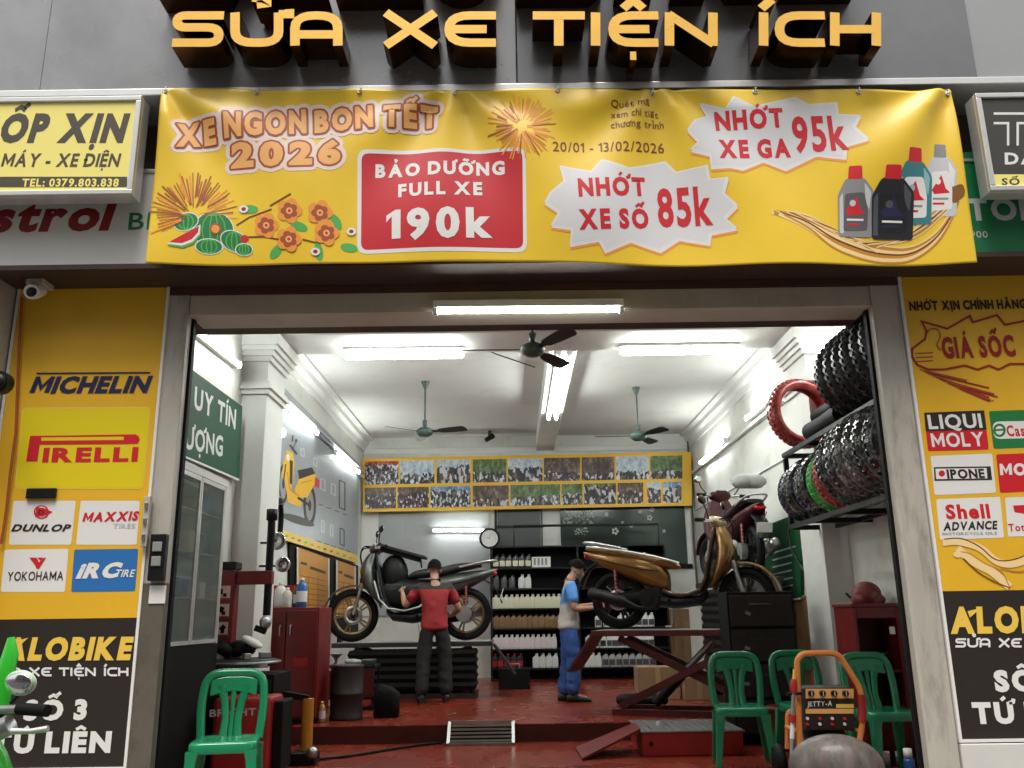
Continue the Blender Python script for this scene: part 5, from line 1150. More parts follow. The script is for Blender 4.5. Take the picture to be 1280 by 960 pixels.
def hand(V, E, wrist, wname, d, side, palm_n, pre, curl=.5):
    """palm, four unequal bent fingers and a thumb off the side; d = direction of hand, side = towards the thumb"""
    w = Vector(wrist); d = Vector(d).normalized(); s_ = Vector(side); s_ = (s_-d*s_.dot(d)).normalized(); n = Vector(palm_n)
    V[pre+'palm'] = (w+d*.055, (.036, .018)); E.append((wname, pre+'palm'))
    for k, (off, ln) in enumerate(((.030, .075), (.010, .085), (-.010, .078), (-.030, .06))):
        b = w+d*.09+s_*off; mid = b+d*ln*.5+n*ln*.12*curl; tip = mid+d*ln*.4*(1-curl*.5)+n*ln*.45*curl
        V[pre+'k%d' % k] = (b, .0125); V[pre+'m%d' % k] = (mid, .0095); V[pre+'t%d' % k] = (tip, .008)
        E += [(pre+'palm', pre+'k%d' % k), (pre+'k%d' % k, pre+'m%d' % k), (pre+'m%d' % k, pre+'t%d' % k)]
    V[pre+'th1'] = (w+d*.045+s_*.045, .012); V[pre+'th2'] = (w+d*.085+s_*.06+n*.015, .009); E += [(pre+'palm', pre+'th1'), (pre+'th1', pre+'th2')]
M_skin = mat('skin', (.42, .23, .15), .5, var=.06, scale=12); M_hair = mat('black_hair', (.007, .006, .006), .85, spec=.08, bump=.4, bscale=60); M_shoe = mat('dark_shoe', (.015, .014, .014), .5)
def person(label, loc, rz, h, shirt, trousers, arms, head_pitch=0, lean=0, stance=.12, step=0.0, sleeve2=None, shirt_len=.86):
    """arms: {+1/-1: (elbow, wrist, hand dir)} in body space: x right, y forward, z up, for a 1.70 m figure"""
    k = h/1.70; T = mx(loc, rz, k); t = empty('person', loc, label, 'person', 'mechanics at work')
    def L(x, y, z): # torso leans forward from the hips
        a = R(lean); dz = max(0, z-.92); return Vector((x, y+dz*math.sin(a), z-dz*(1-math.cos(a))))
    V, E = {}, []
    V['pelvis'] = (L(0, 0, .93), (.135, .10)); V['waist'] = (L(0, .0, 1.08), (.125, .09)); V['chest'] = (L(0, .01, 1.28), (.15, .10)); V['neck0'] = (L(0, 0, 1.42), (.075, .07)); V['neck'] = (L(0, .01, 1.48), (.052, .055))
    E += [('pelvis', 'waist'), ('waist', 'chest'), ('chest', 'neck0'), ('neck0', 'neck')]
    hp = R(head_pitch); nk = L(0, .01, 1.48)
    def Hd(x, y, z): return nk + Vector((x, y*math.cos(hp)+z*math.sin(hp), z*math.cos(hp)-y*math.sin(hp)))
    V['jaw'] = (Hd(0, .035, .055), (.058, .065)); V['head'] = (Hd(0, .02, .125), (.075, .092)); V['crown'] = (Hd(0, .005, .185), (.062, .075))
    E += [('neck', 'jaw'), ('jaw', 'head'), ('head', 'crown')]
    SL, TR, SH = {}, {}, []
    for s_ in (-1, 1):
        n = 'L' if s_ < 0 else 'R'; el, wr, hd = arms[s_]; sh = L(.185*s_, 0, 1.38)
        chain(V, E, [n+'sh', n+'el', n+'fa', n+'wr'], [(sh, .058), (Vector(el), .044), (Vector(el)*.6+Vector(wr)*.4, .040), (Vector(wr), .027)]); E.append(('chest', n+'sh'))
        hand(V, E, wr, n+'wr', hd, (-s_*.6, .1, .8), (-s_*.8, 0, -.3), n)
        st = step*s_; hipj = (Vector((.095*s_, 0, .88)), .088)
        chain(V, E, [n+'hip', n+'kn', n+'cf', n+'an'], [hipj, (Vector((stance*s_*.9, .02+st*.5, .49)), .06), (Vector((stance*s_, -.02+st*.8, .34)), .056), (Vector((stance*s_, -.03+st, .09)), .036)]); E.append(('pelvis', n+'hip'))
        chain(V, E, [n+'an', n+'ft', n+'toe'], [V[n+'an'], (Vector((stance*s_*1.06, .07+st, .04)), (.042, .032)), (Vector((stance*s_*1.12, .15+st, .03)), (.036, .024))])
    m = skin('body', V, E, M_skin, t, T)
    m.ell(Hd(0, .118, .10), (.014, .022, .024), M_skin)                               # nose
    for s_ in (-1, 1): m.ell(Hd(.078*s_, .0, .105), (.012, .025, .034), M_skin)        # ears
    m.ell(Hd(0, .105, .055), (.026, .012, .008), mat('lips', (.32, .12, .09), .5)); b = m.build('body', t)
    for s_ in (-1, 1): m = MB(); m.T = T; m.ell(Hd(.03*s_, .098, .128), (.009, .006, .006), M_white); m.ell(Hd(.03*s_, .1025, .128), (.005, .003, .005), M_black); m.build('eye', t)
    m = MB(); m.T = T; n_, q_ = 28, 10; vs = []; fs = []
    for i in range(q_+1):
        for j in range(n_):
            b_ = 2*PI*j/n_; lim = 1.75-.72*max(0, math.sin(b_)); a = lim*i/q_; f_ = 1+.05*noise.noise(Vector((math.cos(b_)*5, math.sin(b_)*5, i*.9))); rr_ = (.092*f_, .113*f_, .115*f_)
            vs.append(Hd(rr_[0]*math.sin(a)*math.cos(b_), .0+rr_[1]*math.sin(a)*math.sin(b_), .135+rr_[2]*math.cos(a)))
    for i in range(q_):
        for j in range(n_): fs.append((i*n_+j, i*n_+(j+1) % n_, (i+1)*n_+(j+1) % n_, (i+1)*n_+j))
    m.add(vs, fs, M_hair, True); m.build('hair', t)
    # shirt over torso and upper arms
    V2, E2 = {}, []
    V2['chest'] = (L(0, .005, 1.27), (.185, .135)); V2['hem2'] = (L(0, .0, shirt_len-.05), (.185, .145)); V2['hem'] = (L(0, .0, shirt_len+.04), (.19, .15)); V2['waist'] = (L(0, 0, 1.07), (.175, .135)); V2['col'] = (L(0, .0, 1.42), (.10, .085)); V2['col2'] = (L(0, .005, 1.45), (.072, .07))
    E2 += [('chest', 'waist'), ('waist', 'hem'), ('hem', 'hem2'), ('chest', 'col'), ('col', 'col2')]
    for s_ in (-1, 1):
        n = 'L' if s_ < 0 else 'R'; sh = V[n+'sh'][0]; el = V[n+'el'][0]; V2[n+'sh'] = (sh, .082); V2[n+'sl'] = (sh.lerp(el, .8), .074); E2 += [('chest', n+'sh'), (n+'sh', n+'sl')]
    m = skin('shirt', V2, E2, shirt, t, T, 3, .013); m.build('shirt', t)
    V3, E3 = {}, []
    V3['pelvis'] = (Vector((0, 0, .92)), (.165, .13)); V3['top'] = (L(0, 0, 1.06), (.15, .115)); E3.append(('pelvis', 'top'))
    for s_ in (-1, 1):
        n = 'L' if s_ < 0 else 'R'; V3[n+'hip'] = (V[n+'hip'][0], .115); V3[n+'kn'] = (V[n+'kn'][0], .096); V3[n+'an'] = (V[n+'an'][0]+Vector((0, 0, -.03)), .088); E3 += [('pelvis', n+'hip'), (n+'hip', n+'kn'), (n+'kn', n+'an')]
    m = skin('trousers', V3, E3, trousers, t, T, 3, .014); m.build('trousers', t)
    for s_ in (-1, 1):
        n = 'L' if s_ < 0 else 'R'; a = V[n+'an'][0]; f = V[n+'toe'][0]; m = MB(); m.T = T
        m.loft([[Vector((c.x+w*math.cos(2*PI*j/12), c.y+.02*math.sin(2*PI*j/12)*0, 0))+Vector((0, 0, z0+(z1-z0)*(.5+.5*math.sin(2*PI*j/12)))) for j in range(12)] for c, w, z0, z1 in ((a+Vector((0, -.07, 0)), .03, 0, .07), (a+Vector((0, -.04, 0)), .042, 0, .10), (a+Vector((0, .05, 0)), .046, 0, .09), (f+Vector((0, -.04, 0)), .05, 0, .06), (f+Vector((0, .04, 0)), .036, 0, .04))], M_shoe); m.build('shoe', t)
    return t
M_tred = mat('red_work_shirt', (.27, .010, .012), .75, var=.18, scale=6, bump=.35, bscale=14); M_tdark = mat('black_work_trousers', (.012, .012, .014), .8, var=.2, scale=5, bump=.3, bscale=12)
M_jean = mat('blue_work_trousers', (.03, .085, .30), .75, var=.45, scale=9, bump=.5, bscale=14)
def blue_shirt():
    # blue yoke and back over pale sides, a printed pattern of the cloth
    m = mat('blue_and_white_shirt', (.10, .27, .62), .75, bump=.35, bscale=14); t = m.node_tree; b = t.nodes['Principled BSDF']
    tc = t.nodes.new('ShaderNodeTexCoord'); sx = t.nodes.new('ShaderNodeSeparateXYZ'); t.links.new(tc.outputs['Generated'], sx.inputs[0])
    n = t.nodes.new('ShaderNodeTexNoise'); n.inputs['Scale'].default_value = 3; t.links.new(tc.outputs['Generated'], n.inputs['Vector'])
    ad = t.nodes.new('ShaderNodeMath'); ad.operation = 'MULTIPLY_ADD'; ad.inputs[1].default_value = .22; t.links.new(n.outputs['Fac'], ad.inputs[0]); t.links.new(sx.outputs['Z'], ad.inputs[2])
    r = t.nodes.new('ShaderNodeValToRGB'); r.color_ramp.elements[0].position = .60; r.color_ramp.elements[0].color = (.55, .52, .50, 1); r.color_ramp.elements[1].position = .66; r.color_ramp.elements[1].color = (.08, .25, .60, 1)
    t.links.new(ad.outputs[0], r.inputs[0]); t.links.new(r.outputs[0], b.inputs['Base Color']); return m
def yoke_shirt():
    m = M_tred; t = m.node_tree; b = t.nodes['Principled BSDF']; src = b.inputs['Base Color'].links[0].from_socket
    tc = t.nodes.new('ShaderNodeTexCoord'); sx = t.nodes.new('ShaderNodeSeparateXYZ'); t.links.new(tc.outputs['Generated'], sx.inputs[0])
    gt = t.nodes.new('ShaderNodeMath'); gt.operation = 'GREATER_THAN'; gt.inputs[1].default_value = .80; t.links.new(sx.outputs['Z'], gt.inputs[0])
    mx_ = t.nodes.new('ShaderNodeMix'); mx_.data_type = 'RGBA'; mx_.inputs[7].default_value = (.02, .012, .012, 1); t.links.new(gt.outputs[0], mx_.inputs[0]); t.links.new(src, mx_.inputs[6]); t.links.new(mx_.outputs[2], b.inputs['Base Color'])
yoke_shirt()
person('person in red shirt and black trousers, seen from behind, reaching to the silver scooter', (-1.02, 11.5, FZ), R(8), 1.72, M_tred, M_tdark,
       {-1: ((-.36, .12, 1.14), (-.40, .36, 1.32), (-.15, .8, .35)), 1: ((.31, .08, 1.10), (.24, .30, 1.02), (-.3, .8, .1))}, head_pitch=12, lean=6, stance=.15, step=.03)
person('person in blue and white shirt and blue trousers, facing right, head bowed', (.66, 11.35, FZ), R(-88), 1.70, blue_shirt(), M_jean,
       {-1: ((-.22, .06, 1.10), (-.12, .33, 1.14), (.3, .8, .15)), 1: ((.24, .05, 1.08), (.13, .31, 1.10), (-.3, .8, .2))}, head_pitch=32, lean=4, stance=.09, step=.05)

# ------------------------------------------------------------------ green plastic chairs
def chair(label):
    t = empty('plastic_chair', (0, 0, 0), label, 'chair', 'green plastic chairs')
    G = M_gchair
    def yb(z): return .17+(z-.44)*.24
    m = MB(); pts = fillet([(-.185, yb(.43), .43), (-.205, yb(.64), .64), (-.185, yb(.84), .84), (.185, yb(.84), .84), (.205, yb(.64), .64), (.185, yb(.43), .43)], .15, 6); m.tube(pts, .029, G, 10, flat=.8)
    # crest band
    top = []
    for x in (-.15, -.12, -.06, 0, .06, .12, .15):
        z1 = .815-max(0, abs(x)-.1)*.5; z0 = .705+.02*math.cos(x*14); top.append([(x, yb(z0)-.010, z0), (x, yb(z1)-.010, z1), (x, yb(z1)+.008, z1), (x, yb(z0)+.008, z0)])
    m.loft(top, G, smooth=False); m.build('back_frame', t, bevel=.004)
    for s_ in (-1, 1):
        m = MB(); m.tube([(.045*s_, yb(.44), .44), (.04*s_, yb(.55)+.012, .55), (.055*s_, yb(.66)+.01, .66), (.085*s_, yb(.76), .76)], [.030, .025, .026, .034], G, 8, flat=.5); m.build('back_slat', t)
    m = MB(); m.tube([(0, yb(.44), .44), (0, yb(.58)+.012, .58), (0, yb(.76), .76)], [.017, .013, .020], G, 8, flat=.6); m.build('back_slat', t)
    m = MB(); P = [(p.x, p.y) for p in fillet([Vector(q) for q in ((-.205, -.20), (.205, -.20), (.19, .20), (-.19, .20))], .07, 5, True)]; n = len(P)
    def ring(s_, z, dz=0): return [(x*s_, y*s_, z-(.012*(1-(x/.2)**2) if dz else 0)) for x, y in P]
    m.loft([ring(1, .385), ring(1.02, .40), ring(1.02, .44), ring(.97, .452), ring(.8, .446), ring(.4, .44), ring(.02, .438)], G, cap=False); m.add(ring(1, .385), [tuple(range(n))[::-1]], G); m.build('seat', t)
    for sx, sy in ((-1, -1), (1, -1), (1, 1), (-1, 1)):
        m = MB(); a = Vector((.175*sx, .165*sy, .40)); b = Vector((.215*sx, (.215 if sy < 0 else .235)*sy, 0)); rg = []
        for f, w in ((0, .042), (.15, .034), (1, .022)): c = a.lerp(b, f); rg.append([(c.x-w, c.y-w, c.z), (c.x+w, c.y-w, c.z), (c.x+w, c.y+w, c.z), (c.x-w, c.y+w, c.z)])
        m.loft(rg, G, smooth=False); m.build('leg', t, bevel=.008)
    return t
c0 = chair('green plastic chair alone at the left, in front of the red compressor'); c0.location = (-1.87, 6.05, .001); c0.rotation_euler.z = R(10)
for loc, rz, lab in (((1.83, 7.65, .001), -8, 'green plastic chair left of the orange pressure washer'), ((2.42, 7.75, .001), 4, 'green plastic chair half hidden behind the orange pressure washer'), ((2.84, 7.2, .001), 6, 'green plastic chair right of the orange pressure washer, by the red cabinet')):
    c = copy_tree(c0); c.location = loc; c.rotation_euler.z = R(rz); c['label'] = lab

# ------------------------------------------------------------------ tyre rack on the right wall
M_film = mat('tyre_in_clear_film', (.016, .016, .018), .22, var=.3, scale=20, dirt=(.42, .42, .44), dscale=15, damt=.9, spec=.7, coat=.5)
M_film2 = mat('tyre_in_pale_film', (.05, .05, .055), .2, var=.3, scale=16, dirt=(.62, .60, .58), dscale=9, damt=1.0, spec=.7, coat=.5)
M_filmb = mat('tyre_in_blue_tinted_film', (.02, .02, .05), .22, var=.3, scale=16, dirt=(.42, .42, .52), dscale=11, damt=.9, spec=.7, coat=.5)
M_filmr = mat('tyre_in_red_film', (.40, .03, .025), .3, var=.25, scale=12, dirt=(.55, .30, .22), dscale=14, damt=.7, spec=.6, coat=.4)
M_filmg = mat('tyre_in_green_film', (.05, .38, .06), .3, var=.2, scale=10, dirt=(.4, .6, .35), dscale=14, damt=.6, coat=.3)
def tyre_mb(mt, r=.30, w=.075, tread=True, n=38):
    m = MB(); ri = r-.085
    prof = [(r, 0), (r-.006, w*.55), (r-.025, w*.95), (r-.05, w), (ri+.008, w*.72), (ri, w*.6), (ri+.012, w*.45), (r-.04, w*.6), (r-.02, 0), (r-.04, -w*.6), (ri+.012, -w*.45), (ri, -w*.6), (ri+.008, -w*.72), (r-.05, -w), (r-.025, -w*.95), (r-.006, -w*.55)]
    Q = Matrix.Rotation(PI/2, 4, 'X'); m.lathe(prof, mt, 48, Q, closed=True)
    if tread:
        for k in range(n):
            for row, (yy, rr_, tl, ph) in enumerate(((0, r+.002, 0, 0), (.045, r-.008, .5, .5), (-.045, r-.008, -.5, .5))):
                a = 2*PI*(k+ph)/n; T = Matrix.Rotation(a, 4, 'Y') @ Matrix.Translation((0, yy*w/.075, rr_)) @ Matrix.Rotation(-tl, 4, 'X') @ Matrix.Rotation(.5*(row-1)*.8, 4, 'Z'); mm = MB(); mm.box((0, 0, 0), (.030, .034*w/.075, .014), mt)
                m.add(mm.v, mm.f, mt, M=T)
    return m
RX0, RX1, RY0, RY1 = 2.66, 3.18, 5.97, 8.62
rk = empty('tyre_rack', (2.9, 7.5, 1.96), 'black steel wall rack with two shelves of tyres on the right wall', 'rack')
for z in (2.00, 2.70):
    m = MB()
    for x in (RX0, RX0+.42): m.bx(x, x+.035, RY0, RY1, z-.04, z, M_black)
    for y in (RY0, 7.2, 7.9, RY1-.05): m.bx(RX0+.0355, XR-.002, y, y+.045, z-.048, z-.004, M_black)
    m.build('rail', rk)
for y in (RY0+.003, RY1-.055):
    m = MB(); m.bx(RX0+.003, RX0+.047, y, y+.04, 2.0, 2.649, M_black); m.build('upright', rk); m = MB(); m.bx(XR-.06, XR-.004, y, y+.04, 1.96, 2.9, M_black); m.build('upright', rk)
TY = [('film', M_film, .30), ('pale', M_film2, .31), ('blue', M_filmb, .29), ('red', M_filmr, .30), ('green', M_filmg, .285), ('big', mat('dusty_black_tyre', (.008, .008, .009), .45, var=.3, scale=20, dirt=(.16, .16, .165), dscale=16, damt=.7, spec=.35), .34)]
tp = {}
def tyre(kind, loc, rot, label, s=1.0):
    if kind not in tp:
        k = [q for q in TY if q[0] == kind][0]; o = tyre_mb(k[1], k[2], .075 if kind != 'big' else .085).build('tyre', loc=(0, 0, 0)); tp[kind] = o
    else: o = tp[kind].copy(); COL.objects.link(o)
    o.location = loc; o.rotation_euler = rot; o.scale = (s, s, s); return tag(o, label, 'tyre', 'motorcycle tyres on the rack')
low = [(6.06, 'film', 'almost hidden, nearest the street'), (6.25, 'film', 'hidden end, second from the street'), (6.44, 'pale', 'third from the street'), (6.62, 'pale', 'the nearest one behind the right jamb'), (6.82, 'pale', 'second from the jamb'), (7.02, 'film', 'third from the jamb'), (7.20, 'pale', 'fourth from the jamb'), (7.38, 'red', 'red wrapped, before the green one'), (7.60, 'green', 'bright green wrapped'), (7.82, 'film', 'first beyond the green one'), (8.02, 'blue', 'second beyond the green one'), (8.22, 'film', 'third beyond the green one'), (8.44, 'blue', 'last at the far end')]
for i, (y, k, lab) in enumerate(low):
    r = [q for q in TY if q[0] == k][0][2]; sc = 1.0 if k != 'red' else .98
    tyre(k, (2.84-(.06 if y < 7.1 else 0)+random.uniform(-.012, .012), y, 2.001+r*(1.10 if y < 7.1 else .985)+.006), (random.uniform(-.05, .05), random.uniform(0, 6), random.uniform(-.12, .05)), 'motorcycle tyre on the lower rack shelf, %s' % lab, 1.10 if y < 7.1 else .985)
for y, lab in ((6.06, 'nearest the street'), (6.26, 'second from the street'), (6.45, 'third from the street'), (6.64, 'nearest the right jamb'), (6.83, 'next to last'), (7.02, 'last before the rolled tubes')):
    tyre('big', (2.88, y, 2.705+.37), (0, random.uniform(0, 6), random.uniform(-.05, .05)), 'large black tyre standing on the upper rack shelf, %s' % lab, 1.08)
tyre('red', (2.80, 8.36, 2.705+.345), (R(-6), 1.0, R(10)), 'red wrapped tyre standing at the far end of the upper rack shelf', 1.13)
m = MB(); 
for dx, dz, rr_ in ((0, 0, .085), (.17, .0, .08), (.08, .14, .075)):
    m2 = [(2.76+dx, 7.2+k*.2, 2.79+dz+.006*math.sin(k*2+dx*9)) for k in range(5)]
    mm = MB(); mm.tube(m2, rr_, M_rubber, 16); mm.tube([(2.76+dx, 7.195, 2.79+dz), (2.76+dx, 7.19, 2.79+dz)], rr_*.6, M_blackm, 12)
    tag(mm.build('rubber_roll'), 'rolled black inner tube lying on the upper rack shelf, %s' % ('front left' if dx == 0 else 'rear right' if dx > .1 else 'topmost'), 'inner tube', 'rolled inner tubes')
m = MB(); a = at(1000, 660, X=3.1); m.bx(3.02, XR-.001, 8.9, 9.3, 1.70, 2.04, M_white); m.bx(3.012, 3.019, 8.93, 9.27, 1.73, 2.01, M_wprint); tag(m.build('meter_box', bevel=.01), 'white meter box on the right wall below the far end of the tyre rack', 'electrical box')
t = empty('wall_bracket', (XR, 7.9, 1.5), 'black hinged bracket on the right wall below the tyre rack', 'bracket')
A0 = [at(1030, 668, X=3.13), at(1040, 690, X=3.13), at(1056, 715, X=3.13)]
m = MB(); m.tube(A0, .012, M_black, 8); m.tube([p+Vector((0, .12, -.01)) for p in A0], .012, M_black, 8); m.build('side_arm', t)
m = MB()
for p in A0+[A0[0].lerp(A0[1], .5), A0[1].lerp(A0[2], .5)]: m.bar(p, p+Vector((.0, .12, -.01)), .012, .012, M_black)
m.bar(A0[0]+Vector((0, -.15, .02)), A0[0]+Vector((.0, .25, -.01)), .02, .02, M_black); m.bar(A0[0], (XR-.002, A0[0].y, A0[0].z), .02, .02, M_black); m.build('cross_bar', t)
cab = [at(984, 660, X=3.14), at(990, 690, X=3.14), at(1003, 712, X=3.12), at(1030, 722, X=3.1), at(1056, 740, X=3.12), at(1068, 752, X=3.12)]
m = MB(); m.tube(cab, .012, M_black, 8); tag(m.build('air_hose'), 'black air hose hanging along the right wall from the rack to the red cabinet', 'hose')
# green notice board on the right wall
rw = rightw(XR-.04)
gb = wallboard('menu_board', 'dark green board with rows of white lettering on the right wall behind the lifts', 'sign', rw, [(918, 672), (1001, 640), (1001, 748), (918, 760)], M_dgreen, .025)
A = Art(rw, .004); rg = random.Random(8)
def W4(u, v): return (918+83*u, (672*(1-u)+640*u)*(1-v)+(760*(1-u)+748*u)*v)
A.text('BẢNG GIÁ', W4(.12, .28), W4(.62, .26), 9, M_wprint, bold=.03)
for k in range(6):
    v = .38+k*.09; A.line([W4(.1, v), W4(rg.uniform(.38, .48), v)], 2.0, M_lgrey); A.line([W4(.58, v), W4(rg.uniform(.85, .93), v)], 2.0, M_lgrey)
A.line([W4(0, 1.0), W4(1, 1.0)], 2, M_wprint); A.build('lettering', gb)

# ------------------------------------------------------------------ right side: red cabinet and what is on it
t = empty('red_cabinet', (2.98, 7.75, 0), 'open fronted red steel cabinet against the right wall behind the green chairs', 'cabinet')
cx0, cx1, cy0, cy1, cz = 2.80, 3.185, 7.55, 8.0, 1.22
m = MB(); m.bx(cx0, cx0+.03, cy0, cy1, .06, cz, M_redmach); m.bx(cx1-.03, cx1, cy0, cy1, .06, cz, M_redmach); m.bx(cx0+.0302, cx1-.0302, cy1-.02, cy1, .06, cz, M_redmach); m.bx(cx0-.01, cx1+.005, cy0-.012, cy1+.004, cz+.0005, cz+.03, M_redmach)
m.bx(cx0+.0302, cx1-.0302, cy0, cy0+.02, cz-.09, cz-.0005, M_redmach); m.build('body', t, bevel=.005)
for z in (.1, .42, .70): m = MB(); m.bx(cx0+.031, cx1-.031, cy0+.022, cy1-.021, z, z+.02, M_redmach); m.build('shelf', t)
m = MB(); m.bx(cx0+.035, cx1-.035, cy0-.001, cy0+.018, .125, .41, M_redmach); m.bx((cx0+cx1)/2-.05, (cx0+cx1)/2+.05, cy0-.02, cy0-.002, .32, .335, M_steel); m.build('drawer', t, bevel=.004)
for x in (cx0+.03, cx1-.03):
    for y in (cy0+.04, cy1-.04): m = MB(); m.cyl((x, y, .001), (x, y, .06), .022, M_black, 10); m.build('foot', t)
m = MB(); m.bx(cx1-.1, cx1-.055, cy0-.004, cy0-.0005, 1.0, 1.06, M_wprint); m.build('paper_tag', t)
t = empty('spray_bottle', (2.98, 7.72, .721), 'bright green bottle lying in the red cabinet', 'bottle')
m = MB(); m.T = Matrix.Translation((2.86, 7.70, .77)) @ Matrix.Rotation(R(72), 4, 'Y') @ Matrix.Rotation(R(10), 4, 'X'); m.lathe([(0, 0), (.045, .002), (.048, .02), (.048, .16), (.02, .2), (.018, .22), (0, .22)], M_filmg, 18); m.build('body', t)
m = MB(); m.T = Matrix.Translation((2.86, 7.70, .77)) @ Matrix.Rotation(R(72), 4, 'Y') @ Matrix.Rotation(R(10), 4, 'X'); m.lathe([(0, .221), (.022, .221), (.02, .26), (0, .26)], M_black, 14); m.build('cap', t)
m = MB(); m.ell((3.02, 7.78, cz+.105), (.12, .13, .11), mat('mottled_red_cloth', (.22, .05, .045), .85, var=.5, scale=14, bump=.6, bscale=20, dirt=(.35, .3, .28), dscale=9, damt=.7), 20, 12); m.ell((2.94, 7.74, cz+.06), (.07, .08, .05), MATS['mottled_red_cloth']); m.ell((3.08, 7.72, cz+.06), (.07, .07, .05), MATS['mottled_red_cloth'])
tag(m.build('rag_bundle'), 'mottled red bundle of rags on top of the right red cabinet', 'rags')
t = empty('spray_can', (2.86, 6.65, .001), 'blue spray can with a white cap on the floor beside the right jamb', 'spray can')
sx, sy = 2.60, 6.30; t.location = (sx, sy, .001)
m = MB(); m.lathe([(0, .002), (.033, .002), (.035, .01), (.035, .22), (.03, .24), (0, .245)], mat('blue_can', (.03, .10, .34), .3, metal=.3), 20, Matrix.Translation((sx, sy, 0))); m.build('body', t)
m = MB(); m.lathe([(0, .246), (.028, .246), (.027, .30), (0, .302)], M_white, 16, Matrix.Translation((sx, sy, 0))); m.build('cap', t)
m = MB(); m.lathe([(.0, .002), (.14, .002), (.165, .34), (.172, .345), (.172, .37), (.16, .37), (.135, .03), (0, .03)], M_redmach, 24, Matrix.Translation((2.42, 8.40, 0))); tag(m.build('red_bucket', loc=(2.42, 8.40, 0)), 'dark red plastic bucket behind the middle green chair', 'bucket')

# ------------------------------------------------------------------ orange pressure washer
t = empty('pressure_washer', (2.2, 6.7, 0), 'pressure washer with an orange tube frame and black control panel between green chairs', 'pressure washer')
M_orng = mat('orange_tube_paint', (.75, .26, .06), .35, var=.08, scale=6)
fw = front(6.6); P = lambda x, y, dy=0: fw.at(x, y)+Vector((0, dy, 0))
m = MB(); pts = [P(1000, 940), P(998, 880), P(996, 825), P(1003, 817), P(1040, 816), P(1050, 820), P(1076, 862), P(1078, 905), P(1072, 940)]
m.tube(fillet(pts, .05, 5), .021, M_orng, 12); fl = m.build('front_loop', t)
m = MB(); m.tube(fillet([p+Vector((0, .30, -.02)) for p in (P(1000, 940), P(1000, 890), P(1074, 890), P(1072, 940))], .05, 5), .018, M_orng, 10)
for a in (P(999, 915), P(1075, 915)): m.tube([a, a+Vector((0, .30, -.0))], .016, M_orng, 10)
m.build('rear_loop', t)
m = MB(); p0, p1 = P(1004, 860), P(1071, 913); m.bx(p0.x, p1.x, 6.605, 6.85, p1.z, p0.z, M_blk2); body = m.build('control_panel', t, bevel=.012)
fp = front(6.601); A = Art(fp, .001); A.quad(1007, 861, 1067, 873, M_peach); A.quad(1007, 886, 1067, 892, M_peach); A.quad(1045, 880, 1067, 885, M_gold); A.build('panel_print', body)
A = Art(fp, .0015); A.text('JETTY-A', (1009, 883), (1040, 882), 6, M_wprint, bold=.03, shear=.15); A.build('lettering', body)
for k in range(4):
    c = fp.at(1013+k*14.3, 866.5); m = MB(); m.cyl(c+Vector((0, -.003, 0)), c+Vector((0, -.03, 0)), .02, M_black, 16); m.bar(c+Vector((0, -.032, -.015)), c+Vector((0, -.032, .015)), .006, .004, M_wprint); m.build('knob', body)
    for j in range(2): c = fp.at(1009+k*15.5, 898+j*7); m = MB(); m.cyl(c+Vector((0, -.001, 0)), c+Vector((0, -.01, 0)), .011, M_red if (k+j) % 2 else M_wprint, 10); m.build('indicator', body)
p = P(1076, 880); m = MB(); m.tube([P(1077, 868), P(1078, 890), P(1077, 902)], .03, M_redbright, 12); m.build('red_sleeve', t)
m = MB(); c = P(1037, 925); m.bx(c.x-.16, c.x+.16, 6.62, 6.95, .12, .30, M_black); m.cyl((c.x-.17, 6.8, .26), (c.x+.17, 6.8, .26), .10, M_steel, 18); m.build('motor', t, bevel=.01)
m = MB(); m.bx(c.x-.23, c.x+.23, 6.62, 7.0, .08, .115, M_black); m.build('base_plate', t)
for s_ in (-1, 1): m = MB(); m.lathe([(.0, -.03), (.11, -.03), (.125, 0), (.11, .03), (0, .03)], M_rubber, 24, Matrix.Translation((c.x+.26*s_, 6.98, .126)) @ Matrix.Rotation(PI/2, 4, 'Y')); m.build('wheel', t)
for s_ in (-1, 1): m = MB(); m.cyl((c.x+.18*s_, 6.66, .001), (c.x+.18*s_, 6.66, .08), .02, M_rubber, 10); m.build('foot', t)
t = empty('spray_lance', P(988, 940), 'red and black pressure washer lance hooked upright on the left of the orange frame', 'spray lance')
L0, L1 = P(990, 836, -.05), P(986, 960, -.05); lp = lambda f: L0.lerp(L1, f)
m = MB(); m.tube([lp(0), lp(.15)], [.008, .012], M_gold, 8); m.build('nozzle', t)
m = MB(); m.tube([lp(.10), lp(.13), lp(.22), lp(.25)], [.018, .026, .026, .018], M_redbright, 12); m.tube([lp(.46), lp(.54)], .026, M_redbright, 12); m.build('red_collar', t)
m = MB(); m.tube([lp(.25), lp(.46)], .015, M_steel, 10); m.tube([lp(.54), lp(.70)], .016, M_wprint, 10); m.tube([lp(.7), lp(1.0)], .012, M_grey, 10); m.build('tube', t)
m = MB(); c = lp(.25); m.bar(c+Vector((-.05, 0, 0)), c+Vector((.06, 0, .0)), .02, .02, M_black); m.build('hook', t)
